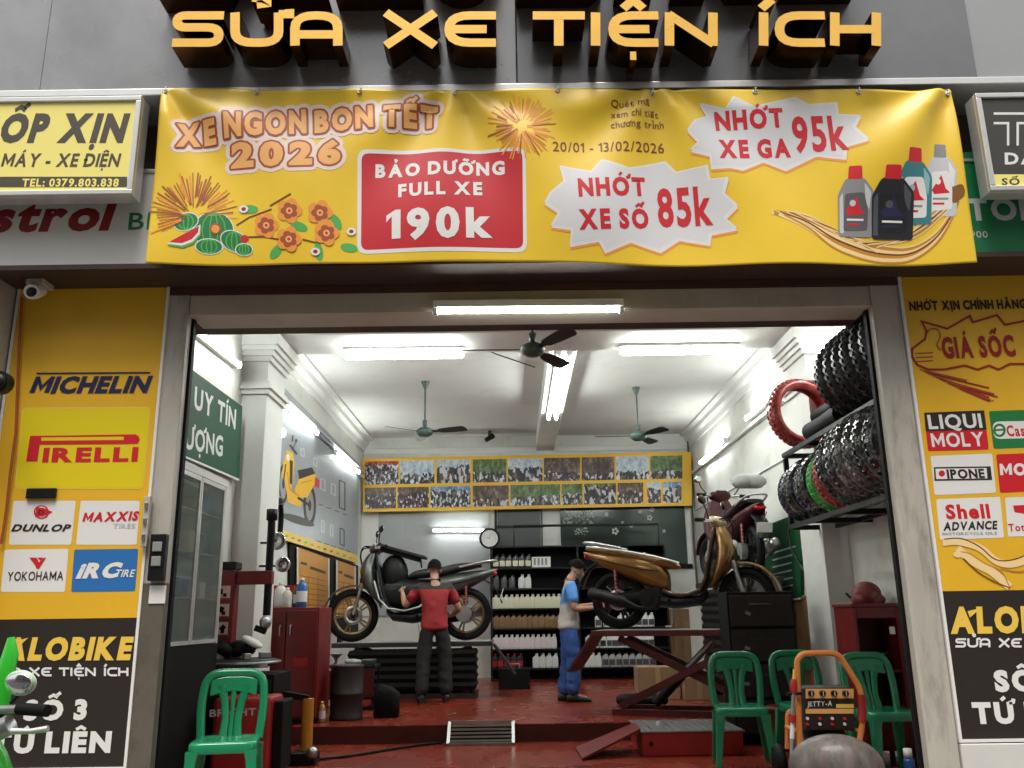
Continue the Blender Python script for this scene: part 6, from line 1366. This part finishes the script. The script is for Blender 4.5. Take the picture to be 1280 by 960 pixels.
# wrapped tyre in the foreground
t = empty('wrapped_wheel', (2.07, 6.16, .001), 'wheel wrapped in clear plastic film lying in front of the orange pressure washer', 'wheel')
M = Matrix.Translation((2.07, 6.16, .19)) @ Matrix.Rotation(R(-12), 4, 'Z')
m = tyre_mb(M_rubber, .19, .06, False); m.v = [M @ p for p in m.v]; m.build('tyre', t)
film = mat('dusty_clear_film', (.105, .098, .088), .5, var=.5, scale=6, stretch=(3, 3, .5), dirt=(.16, .04, .03), dscale=4, damt=.8, spec=.4, coat=.12, bump=.25, bscale=9)
m = MB(); m.ell((2.07, 6.16, .21), (.30, .17, .205), film, 36, 20, (0, 0, R(-12))); m.build('plastic_film', t)

# ------------------------------------------------------------------ entrance floor: ramp box, grate, cable
t = empty('loading_ramp', (1.2, 8.4, 0), 'red steel loading ramp with a worn grey tread top standing before the step', 'ramp')
m = MB(); m.bx(1.09, 1.96, 8.16, 9.0, .001, .19, M_redbright); m.build('box', t, bevel=.006)
m = MB(); m.bx(1.075, 1.975, 8.15, 9.01, .191, .202, M_steel)
for k in range(13):
    for j in range(12): m.box((1.12+k*.064, 8.2+j*.068, .203), (.03, .008, .004), M_steel, (0, 0, R(45 if (k+j) % 2 else -45)))
m.build('tread_plate', t)
m = MB(); m.add([(.55, 7.97, .002), (.53, 8.6, .002), (1.08, 8.62, .20), (1.08, 8.2, .20), (.55, 7.97, .022), (.53, 8.6, .022), (1.08, 8.62, .222), (1.08, 8.2, .222)], [(3, 2, 1, 0), (4, 5, 6, 7), (0, 1, 5, 4), (1, 2, 6, 5), (2, 3, 7, 6), (3, 0, 4, 7)], M_redmach); m.build('flap', t)
m = MB(); m.cyl((1.16, 8.155, .1), (1.16, 8.15, .1), .02, M_black, 12); m.cyl((1.3, 8.6, .203), (1.3, 8.6, .23), .02, M_wprint, 10); m.build('bolt', t)
t = empty('metal_grate', (-.34, 9.0, 0), 'slatted metal grate leaning on the step as a small ramp in the middle', 'grate')
g0, g1 = Vector((0, 8.93, .012)), Vector((0, 9.17, .185)); xa, xb = -.655, -.035
m = MB(); 
for x in (xa, xb): m.bar((x, g0.y, g0.z), (x, g1.y, g1.z), .03, .03, M_steel)
for g in (g0, g1): m.bar((xa, g.y, g.z+.002), (xb, g.y, g.z+.002), .03, .028, M_steel)
m.build('frame', t)
m = MB()
for k in range(1, 6): g = g0.lerp(g1, k/6); m.bar((xa, g.y, g.z), (xb, g.y, g.z), .03, .014, M_steel)
m.build('slats', t); m = MB(); m.add([(xa, g0.y+.012, .003), (xb, g0.y+.012, .003), (xb, g1.y-.03, .155), (xa, g1.y-.03, .155)], [(0, 1, 2, 3)], M_blackm); m.build('backing', t)
cab = [Vector(p) for p in ((-2.3, 7.7, .012), (-1.9, 8.05, .012), (-1.5, 8.3, .012), (-1.2, 8.65, .012), (-.95, 8.95, .012), (-.72, 9.08, .012))]
m = MB(); m.tube(fillet(cab, .2, 5), .011, M_blackm, 8); tag(m.build('floor_cable'), 'thin black cable lying across the red floor from the compressor to the step', 'cable')

# ------------------------------------------------------------------ left side: glass cabinet
M_gl = glassy('greenish_cabinet_glass', (.22, .27, .25), .4, .08)
t = empty('glass_cabinet', (-2.58, 7.0, 0), 'tall cabinet with glass doors and glass shelves against the left wall', 'cabinet')
gx0, gx1, gy0, gy1, gz0, gz1 = -2.685, -2.48, 6.35, 7.62, .001, 2.36
m = MB(); m.bx(gx0, gx1, gy0, gy1, gz0, 1.0, M_blackm); m.bx(gx0, gx1, gy0, gy1, gz1-.06, gz1, M_white); m.bx(gx0, gx0+.015, gy0, gy1, 1.001, gz1-.061, mat('pale_green_backing', (.17, .195, .175), .5))
for y in (gy0, gy1-.04): m.bx(gx0+.016, gx1-.002, y, y+.04, 1.001, gz1-.061, M_alu)
m.build('body', t)
for z in (1.35, 1.7, 2.02): m = MB(); m.bx(gx0+.02, gx1-.03, gy0+.042, gy1-.042, z, z+.012, M_alu); m.build('shelf', t)
for k in range(2):
    y0 = gy0+.04+k*(gy1-gy0-.08)/2; y1 = y0+(gy1-gy0-.08)/2-.012; m = MB(); m.bx(gx1-.012, gx1-.006, y0+.03, y1-.03, 1.04, gz1-.1, M_gl); d = m.build('glass_door', t)
    m = MB()
    for q in ((y0, y0+.03, 1.01, gz1-.065), (y1-.03, y1, 1.01, gz1-.065), (y0+.031, y1-.031, 1.01, 1.04), (y0+.031, y1-.031, gz1-.1, gz1-.065)): m.bx(gx1-.016, gx1, q[0], q[1], q[2], q[3], M_alu)
    m.build('door_frame', d)
rg = random.Random(5)
for k in range(9):
    z = (1.363, 1.713, 2.033)[k % 3]; y = 6.5+ (k//3)*.35+rg.uniform(0, .12); m = MB(); h = rg.uniform(.1, .2); m.bx(gx0+.04, gx0+.15, y, y+.14, z, z+h, [M_dred, M_wprint, M_black, M_blue, M_gold][k % 5]); tag(m.build('parts_box', bevel=.004), 'small %s parts box behind glass in the left cabinet, %s shelf' % (('red', 'white', 'black', 'blue', 'yellow')[k % 5]+(' taller' if h > .15 else ' low'), ('lowest', 'middle', 'top')[k % 3]+(', near end', ', mid run', ', far end')[k//3]), 'box', 'boxes in the glass cabinet')

# ------------------------------------------------------------------ tyre changer
t = empty('tyre_changer', (-2.35, 8.0, 0), 'red tyre changing machine with column, arm and round turntable at the left', 'tyre changer')
m = MB(); m.bx(-2.62, -2.02, 7.72, 8.3, .001, .74, M_blackm); m.bx(-2.6, -2.04, 7.715, 7.72, .05, .7, M_liftdk); m.build('body', t, bevel=.02)
m = MB(); m.box((-2.585, 8.08, 1.17), (.19, .16, .90), M_redmach); m.box((-2.585, 8.08, 1.655), (.21, .19, .07), M_black); col_ = m.build('column', t, bevel=.012)
m = MB(); m.box((-2.33, 8.08, 1.55), (.315, .10, .12), M_redmach); m.build('arm', t, bevel=.01)
m = MB(); m.tube([(-2.21, 8.08, 1.22), (-2.21, 8.08, 2.12)], .035, M_black, 12); m.lathe([(0, 0), (.05, 0), (.05, .1), (0, .1)], M_black, 16, Matrix.Translation((-2.21, 8.08, 2.06))); m.build('hex_shaft', t)
m = MB(); m.ell((-2.21, 8.05, 1.16), (.05, .07, .06), M_steel); m.box((-2.24, 8.02, 1.10), (.1, .05, .05), M_black, (0, R(20), 0)); m.build('mount_head', t)
m = MB(); m.lathe([(0, .80), (.30, .80), (.33, .815), (.33, .845), (.28, .86), (0, .86)], M_black, 32, Matrix.Translation((-2.38, 7.98, 0))); m.lathe([(.331, .818), (.337, .825), (.337, .838), (.331, .843)], M_steel, 32, Matrix.Translation((-2.38, 7.98, 0)), closed=True); m.build('turntable', t)
m = MB(); m.cyl((-2.38, 7.98, .74), (-2.38, 7.98, .8), .12, M_steel, 18); m.build('spindle', t)
for k in range(4):
    a = k*PI/2+.5; m = MB(); m.box((-2.38+.2*math.cos(a), 7.98+.2*math.sin(a), .885), (.1, .06, .05), M_steel, (0, 0, a)); m.build('clamp_jaw', t, bevel=.006)
m = MB(); m.bar((-2.72, 7.66, .80), (-2.06, 7.66, .815), .03, .03, M_chrome); m.build('lever_bar', t)
for k in range(3):
    z = 1.42-k*.155; m = MB(); m.bx(-2.65, -2.52, 7.992, 7.998, z-.06, z+.06, mat('pink_warning_label', (.62, .42, .38), .5)); s_ = m.build('warning_label', col_)
    m = MB(); m.box((-2.605+.02*k, 7.990, z+.01), (.04, .003, .05), M_blackm, (0, R(20*k), 0)); m.box((-2.565, 7.990, z-.02), (.03, .003, .03), M_blackm); m.bx(-2.65, -2.52, 7.990, 7.9915, z-.06, z-.045, M_dred); m.build('pictogram', s_)
# chrome headlamp shells hanging by the shaft
for dx, dz, r, lab in ((.0, 1.90, .085, 'round chrome lamp bowl hanging behind the black shaft of the tyre changer, the upper one'), (.07, 1.68, .07, 'round chrome lamp bowl beside the tyre changer shaft, the lower one')):
    c = Vector((-2.24+dx, 8.45, dz)); m = MB(); m.lathe([(0, .0), (r*.7, .02), (r, .05), (r*1.02, .065), (r*.9, .07), (0, .045)], M_chrome, 24, Matrix.Translation(c) @ Matrix.Rotation(PI/2, 4, 'X')); m.bar(c+Vector((0, .02, 0)), (-2.3, 8.6, dz), .02, .02, M_black); m.bar((-2.31, 8.6, dz), (-2.449, 8.6, dz), .02, .02, M_black); tag(m.build('lamp_bowl'), lab, 'lamp part')
m = MB(); rg = random.Random(9)
for k in range(6): m.ell((-2.38+rg.uniform(-.18, .2), 7.98+rg.uniform(-.15, .1), .93+rg.uniform(0, .04)), (.09, .07, .05), M_rubber, 10, 7, (rg.uniform(-.5, .5), rg.uniform(-.5, .5), 0))
m.ell((-2.27, 7.9, 1.0), (.10, .06, .03), M_wprint, 12, 8, (.3, .5, .2)); tag(m.build('rag_heap'), 'heap of dark rags with one white cloth on the turntable', 'rags')
# compressor
t = empty('air_compressor', (-2.1, 7.3, 0), 'bright red compressor housing with faint lettering behind the left green chair', 'compressor')
m = MB(); m.bx(-2.36, -1.90, 7.25, 7.62, .05, .60, M_redbright); b_ = m.build('housing', t, bevel=.03)
A = Art(front(7.249), .002); A.text('BRIGHT', (262, 896), (320, 894), 9, M_lgrey, bold=.02); A.build('lettering', b_)
m = MB(); m.bx(-1.89, -1.82, 7.27, 7.6, .06, .57, M_blackm); m.build('side_panel', t, bevel=.015)
for x in (-2.3, -1.95):
    for y in (7.3, 7.57): m = MB(); m.cyl((x, y, .001), (x, y, .05), .03, M_rubber, 12); m.build('foot', t)
m = MB(); m.tube(fillet([(-2.3, 7.4, .60), (-2.3, 7.4, .68), (-2.0, 7.4, .68), (-2.0, 7.4, .60)], .04, 3), .014, M_black, 8); m.build('carry_handle', t)
# plunger post with foot beside compressor
t = empty('bead_breaker', (-1.75, 8.0, 0), 'ochre bead breaker arm with a dark foot beside the tyre changer', 'machine arm')
m = MB(); m.tube([(-1.80, 8.05, .10), (-1.80, 8.05, .52)], .05, M_oil, 14); m.build('cylinder', t)
m = MB(); m.box((-1.80, 8.0, .05), (.22, .2, .098), M_black); m.ell((-1.72, 7.92, .1), (.05, .05, .05), M_steel); m.build('foot', t, bevel=.01)
m = MB(); m.bar((-1.80, 8.05, .52), (-2.019, 8.05, .56), .05, .05, M_black); m.build('pivot_arm', t)
# red tool cabinet
t = empty('tool_cabinet', (-2.3, 10.0, FZ), 'dark red two door tool cabinet against the left wall below the notices', 'cabinet')
c0_ = (-2.685, -2.02, 9.35, 10.0, FZ, 1.30)
m = MB(); m.bx(c0_[0], c0_[1], c0_[2]+.02, c0_[3], c0_[4]+.05, c0_[5], M_redmach); m.bx(c0_[0]+.03, c0_[1]-.03, c0_[2]+.05, c0_[3]-.03, FZ, FZ+.049, M_black); m.build('body', t, bevel=.006)
mid_ = (c0_[0]+c0_[1])/2
for k, (x0, x1) in enumerate(((c0_[0]+.01, mid_-.004), (mid_+.004, c0_[1]-.01))):
    m = MB(); m.bx(x0, x1, c0_[2], c0_[2]+.018, FZ+.07, c0_[5]-.03, M_redmach); d = m.build('door', t, bevel=.006)
    hx = x1-.05 if k == 0 else x0+.05; m = MB(); m.tube(fillet([(hx, c0_[2], 1.02), (hx, c0_[2]-.035, 1.02), (hx, c0_[2]-.035, 1.12), (hx, c0_[2], 1.12)], .012, 3), .008, M_steel, 8); m.build('handle', d)
    m = MB(); m.bx((x0+x1)/2-.07, (x0+x1)/2+.07, c0_[2]-.003, c0_[2]-.0005, .72, .80, M_dred); m.build('badge', d)
# things on the cabinet
def can(x, y, z, r, h, body, cap, label, cat='bottle', nm='bottle'):
    t = empty(nm, (x, y, z), label, cat); M = Matrix.Translation((x, y, z+.001))
    m = MB(); m.lathe([(0, 0), (r, 0), (r*1.02, .01), (r*1.02, h*.7), (r*.6, h*.84), (r*.4, h*.88), (0, h*.88)], body, 18, M); m.build('body', t)
    m = MB(); m.lathe([(0, h*.885), (r*.42, h*.885), (r*.4, h), (0, h)], cap, 12, M); m.build('cap', t)
    m = MB(); m.lathe([(r*1.03, h*.18), (r*1.03, h*.55)], M_wprint, 18, M); m.build('label', t)
zt_ = 1.301
can(-2.24, 9.5, zt_, .055, .30, MATS['blue_can'], M_white, 'blue and white bottle on top of the red tool cabinet')
can(-2.38, 9.45, zt_, .05, .20, B_cream, M_white, 'cream jar on top of the red tool cabinet, leftmost', 'jar', 'jar')
can(-2.31, 9.62, zt_, .045, .24, M_dark, M_black, 'dark slim bottle on top of the red tool cabinet behind the blue one')
can(-2.49, 9.6, zt_, .06, .26, M_wprint, M_wprint, 'white bottle on top of the red tool cabinet, at the back')
m = MB(); m.box((-2.52, 9.9, 1.42), (.22, .12, .24), M_dred); m.ell((-2.45, 9.78, 1.36), (.08, .07, .06), M_black); tag(m.build('parts_bag'), 'dark red parts bag standing at the back of the tool cabinet', 'bag')
# small trolley below the silver scooter
t = empty('tool_trolley', (-1.95, 10.9, FZ), 'low tool trolley with a dark red front and clutter on top, below the silver scooter', 'trolley')
m = MB()
for z in (.12, .46): m.bx(-2.2, -1.62, 10.6, 11.1, FZ+z, FZ+z+.025, M_black)
for x in (-2.19, -1.65):
    for y in (10.61, 11.07): m.bx(x, x+.02, y, y+.02, FZ+.06, FZ+.5, M_black)
m.bx(-2.19, -1.63, 10.595, 10.609, FZ+.15, FZ+.44, M_liftred); m.build('frame', t)
for x in (-2.17, -1.66):
    for y in (10.63, 11.07): m = MB(); m.lathe([(0, -.012), (.03, -.012), (.03, .012), (0, .012)], M_rubber, 12, Matrix.Translation((x, y, FZ+.031)) @ Matrix.Rotation(PI/2, 4, 'X')); m.build('castor', t)
rg = random.Random(15); nm = [('oil_funnel', 'grey funnel'), ('rag', 'crumpled rag'), ('socket_set', 'dark socket case'), ('wrench', 'steel wrench')]
zz = FZ+.486
m = MB(); m.lathe([(.012, .0), (.02, .07), (.08, .13), (.083, .13)], M_steel, 18, Matrix.Translation((-2.1, 10.75, zz))); tag(m.build('oil_funnel'), 'grey metal funnel standing on the black tool trolley', 'funnel')
m = MB(); m.ell((-1.92, 10.8, zz+.035), (.09, .07, .036), MATS['grey_cloth'], 14, 9); m.ell((-1.86, 10.84, zz+.03), (.05, .06, .03), MATS['grey_cloth']); tag(m.build('rag'), 'crumpled grey rag on the black tool trolley', 'rag')
m = MB(); m.bx(-1.8, -1.66, 10.72, 10.98, zz, zz+.06, M_darkpanel); tag(m.build('socket_case', bevel=.01), 'flat dark socket case on the black tool trolley', 'case')
# small lit ember-like glass bottle by the cabinet
can(-1.98, 9.5, FZ, .035, .2, mat('amber_glass', (.5, .22, .06), .1, spec=.7), M_gold, 'small amber bottle on the red floor beside the tool cabinet')
# boxes on the floor by the back wall behind the red lift
for x, y, w, d, h, lab in ((1.75, 11.6, .5, .35, .38, 'brown carton on the floor behind the red lift, the larger one'), (2.22, 11.4, .36, .3, .26, 'brown carton on the floor behind the red lift, the smaller one')):
    t = empty('carton', (x, y, FZ), lab, 'carton'); m = MB(); m.bx(x-w/2, x+w/2, y-d/2, y+d/2, FZ+.001, FZ+h, mat('brown_cardboard', (.28, .17, .09), .8, var=.15, scale=5)); m.build('box', t, bevel=.004)
    m = MB(); m.bx(x-.03, x+.03, y-d/2-.002, y-d/2-.0005, FZ+.02, FZ+h-.01, mat('tan_tape', (.4, .27, .14), .3)); m.build('tape', t)

# tall black parts cabinet behind the chairs
t = empty('parts_cabinet', (2.36, 8.9, 0), 'tall matt black drawer cabinet behind the green chairs, hiding the gold scooter wheel', 'cabinet')
m = MB(); m.bx(2.04, 2.68, 8.74, 9.12, .05, 1.38, M_blackm); m.bx(2.08, 2.64, 8.78, 9.08, .001, .049, M_blackm); m.build('body', t, bevel=.008)
for k in range(4):
    z = .10+k*.32; m = MB(); m.bx(2.06, 2.66, 8.725, 8.738, z, z+.29, M_liftdk); d = m.build('drawer', t, bevel=.004)
    m = MB(); m.tube(fillet([(2.25, 8.725, z+.2), (2.25, 8.70, z+.2), (2.45, 8.70, z+.2), (2.45, 8.725, z+.2)], .012, 3), .007, M_darkpanel, 6); m.build('handle', d)
    if k: m = MB(); m.box((2.14+.03*k, 8.722, z+.12), (.05, .004, .03), M_grey, (0, R(8*k), 0)); m.build('sticker', d)
# clutter
def lump(name, label, cat, fn): m = MB(); fn(m); tag(m.build(name), label, cat)
lump('oil_drum', 'dark oil drum standing beside the red tool cabinet on the raised floor', 'drum', lambda m: m.lathe([(0, .001), (.17, .001), (.175, .02), (.17, .03), (.17, .25), (.178, .26), (.17, .27), (.17, .52), (.175, .54), (.165, .545), (0, .54)], M_liftdk, 24, Matrix.Translation((-1.78, 9.75, FZ))))
lump('jerrycan', 'black plastic jerrycan on the red floor left of the step grate', 'can', lambda m: (m.loftz([(FZ+.001, -1.38, .13, .08), (FZ+.02, -1.38, .14, .09), (FZ+.24, -1.38, .14, .09), (FZ+.30, -1.40, .08, .06), (FZ+.33, -1.44, .03, .03)], M_blackm, 14, 3.2)))
COL.objects['jerrycan'].location.y += 9.9
def coil(m):
    for k in range(5): m.lathe([(.17+.004*k, -.012), (.182+.004*k, 0), (.17+.004*k, .012), (.158+.004*k, 0)], M_blackm, 28, Matrix.Translation((XR-.03-.022*k, 8.86, 1.42)) @ Matrix.Rotation(PI/2, 4, 'Y'), closed=True)
    m.cyl((XR-.001, 8.86, 1.58), (XR-.16, 8.86, 1.58), .012, M_steel, 8)
lump('hose_coil', 'coil of black hose hanging on the right pilaster above the cabinet', 'hose', coil)
for k, (dy, z, r, lab) in enumerate(((0, 2.28, .15, 'the nearer one'), (.16, 2.20, .17, 'the farther one'))):
    lump('inner_tube', 'black inner tube hanging on the left wall beside the poster, %s' % lab, 'inner tube', lambda m: (m.lathe([(r+.03*math.cos(a*PI/4), .03*math.sin(a*PI/4)) for a in range(8)], M_rubber, 28, Matrix.Translation((XL+.14+.035*k, 9.3+dy, z)) @ Matrix.Rotation(PI/2, 4, 'Y') @ Matrix.Diagonal((1.25, .8, 1, 1)), closed=True), m.cyl((XL+.001, 9.3+dy, z+r*1.25-.034), (XL+.24, 9.3+dy, z+r*1.25-.034), .006, M_steel, 6)))
lump('tyre', 'bare black tyre lying flat on the floor under the red lift', 'tyre', lambda m: m.lathe([(.30, .06), (.295, .09), (.26, .115), (.215, .10), (.205, .06), (.215, .02), (.26, .005), (.295, .03)], M_rubber, 36, Matrix.Translation((1.45, 10.75, FZ)), closed=True))
lump('tool_case', 'black tool case on the red floor between the man in red and the oil shelf', 'case', lambda m: (m.bx(-.25, .2, 13.2, 13.5, FZ+.001, FZ+.28, M_blackm), m.tube(fillet([(-.1, 13.35, FZ+.28), (-.1, 13.35, FZ+.34), (.05, 13.35, FZ+.34), (.05, 13.35, FZ+.28)], .02, 3), .012, M_grey, 6)))
for k, (x, y, l, rz) in enumerate(((-.35, 10.4, .22, .4), (.1, 11.0, .16, -.8), (-.7, 10.0, .18, 1.2), (.95, 9.9, .2, .2))):
    lump('wrench', 'steel wrench dropped on the red floor, %s' % ('in front of the man in red', 'left of the man in blue', 'nearest the step, left of the grate', 'beside the red lift ramp')[k], 'wrench', lambda m: (m.box((x, y, FZ+.006), (l, .018, .008), M_steel, (0, 0, rz)), m.lathe([(.012, 0), (.022, 0), (.022, .010), (.012, .010)], M_steel, 12, Matrix.Translation((x+l/2*math.cos(rz), y+l/2*math.sin(rz), FZ+.002)), closed=True)))
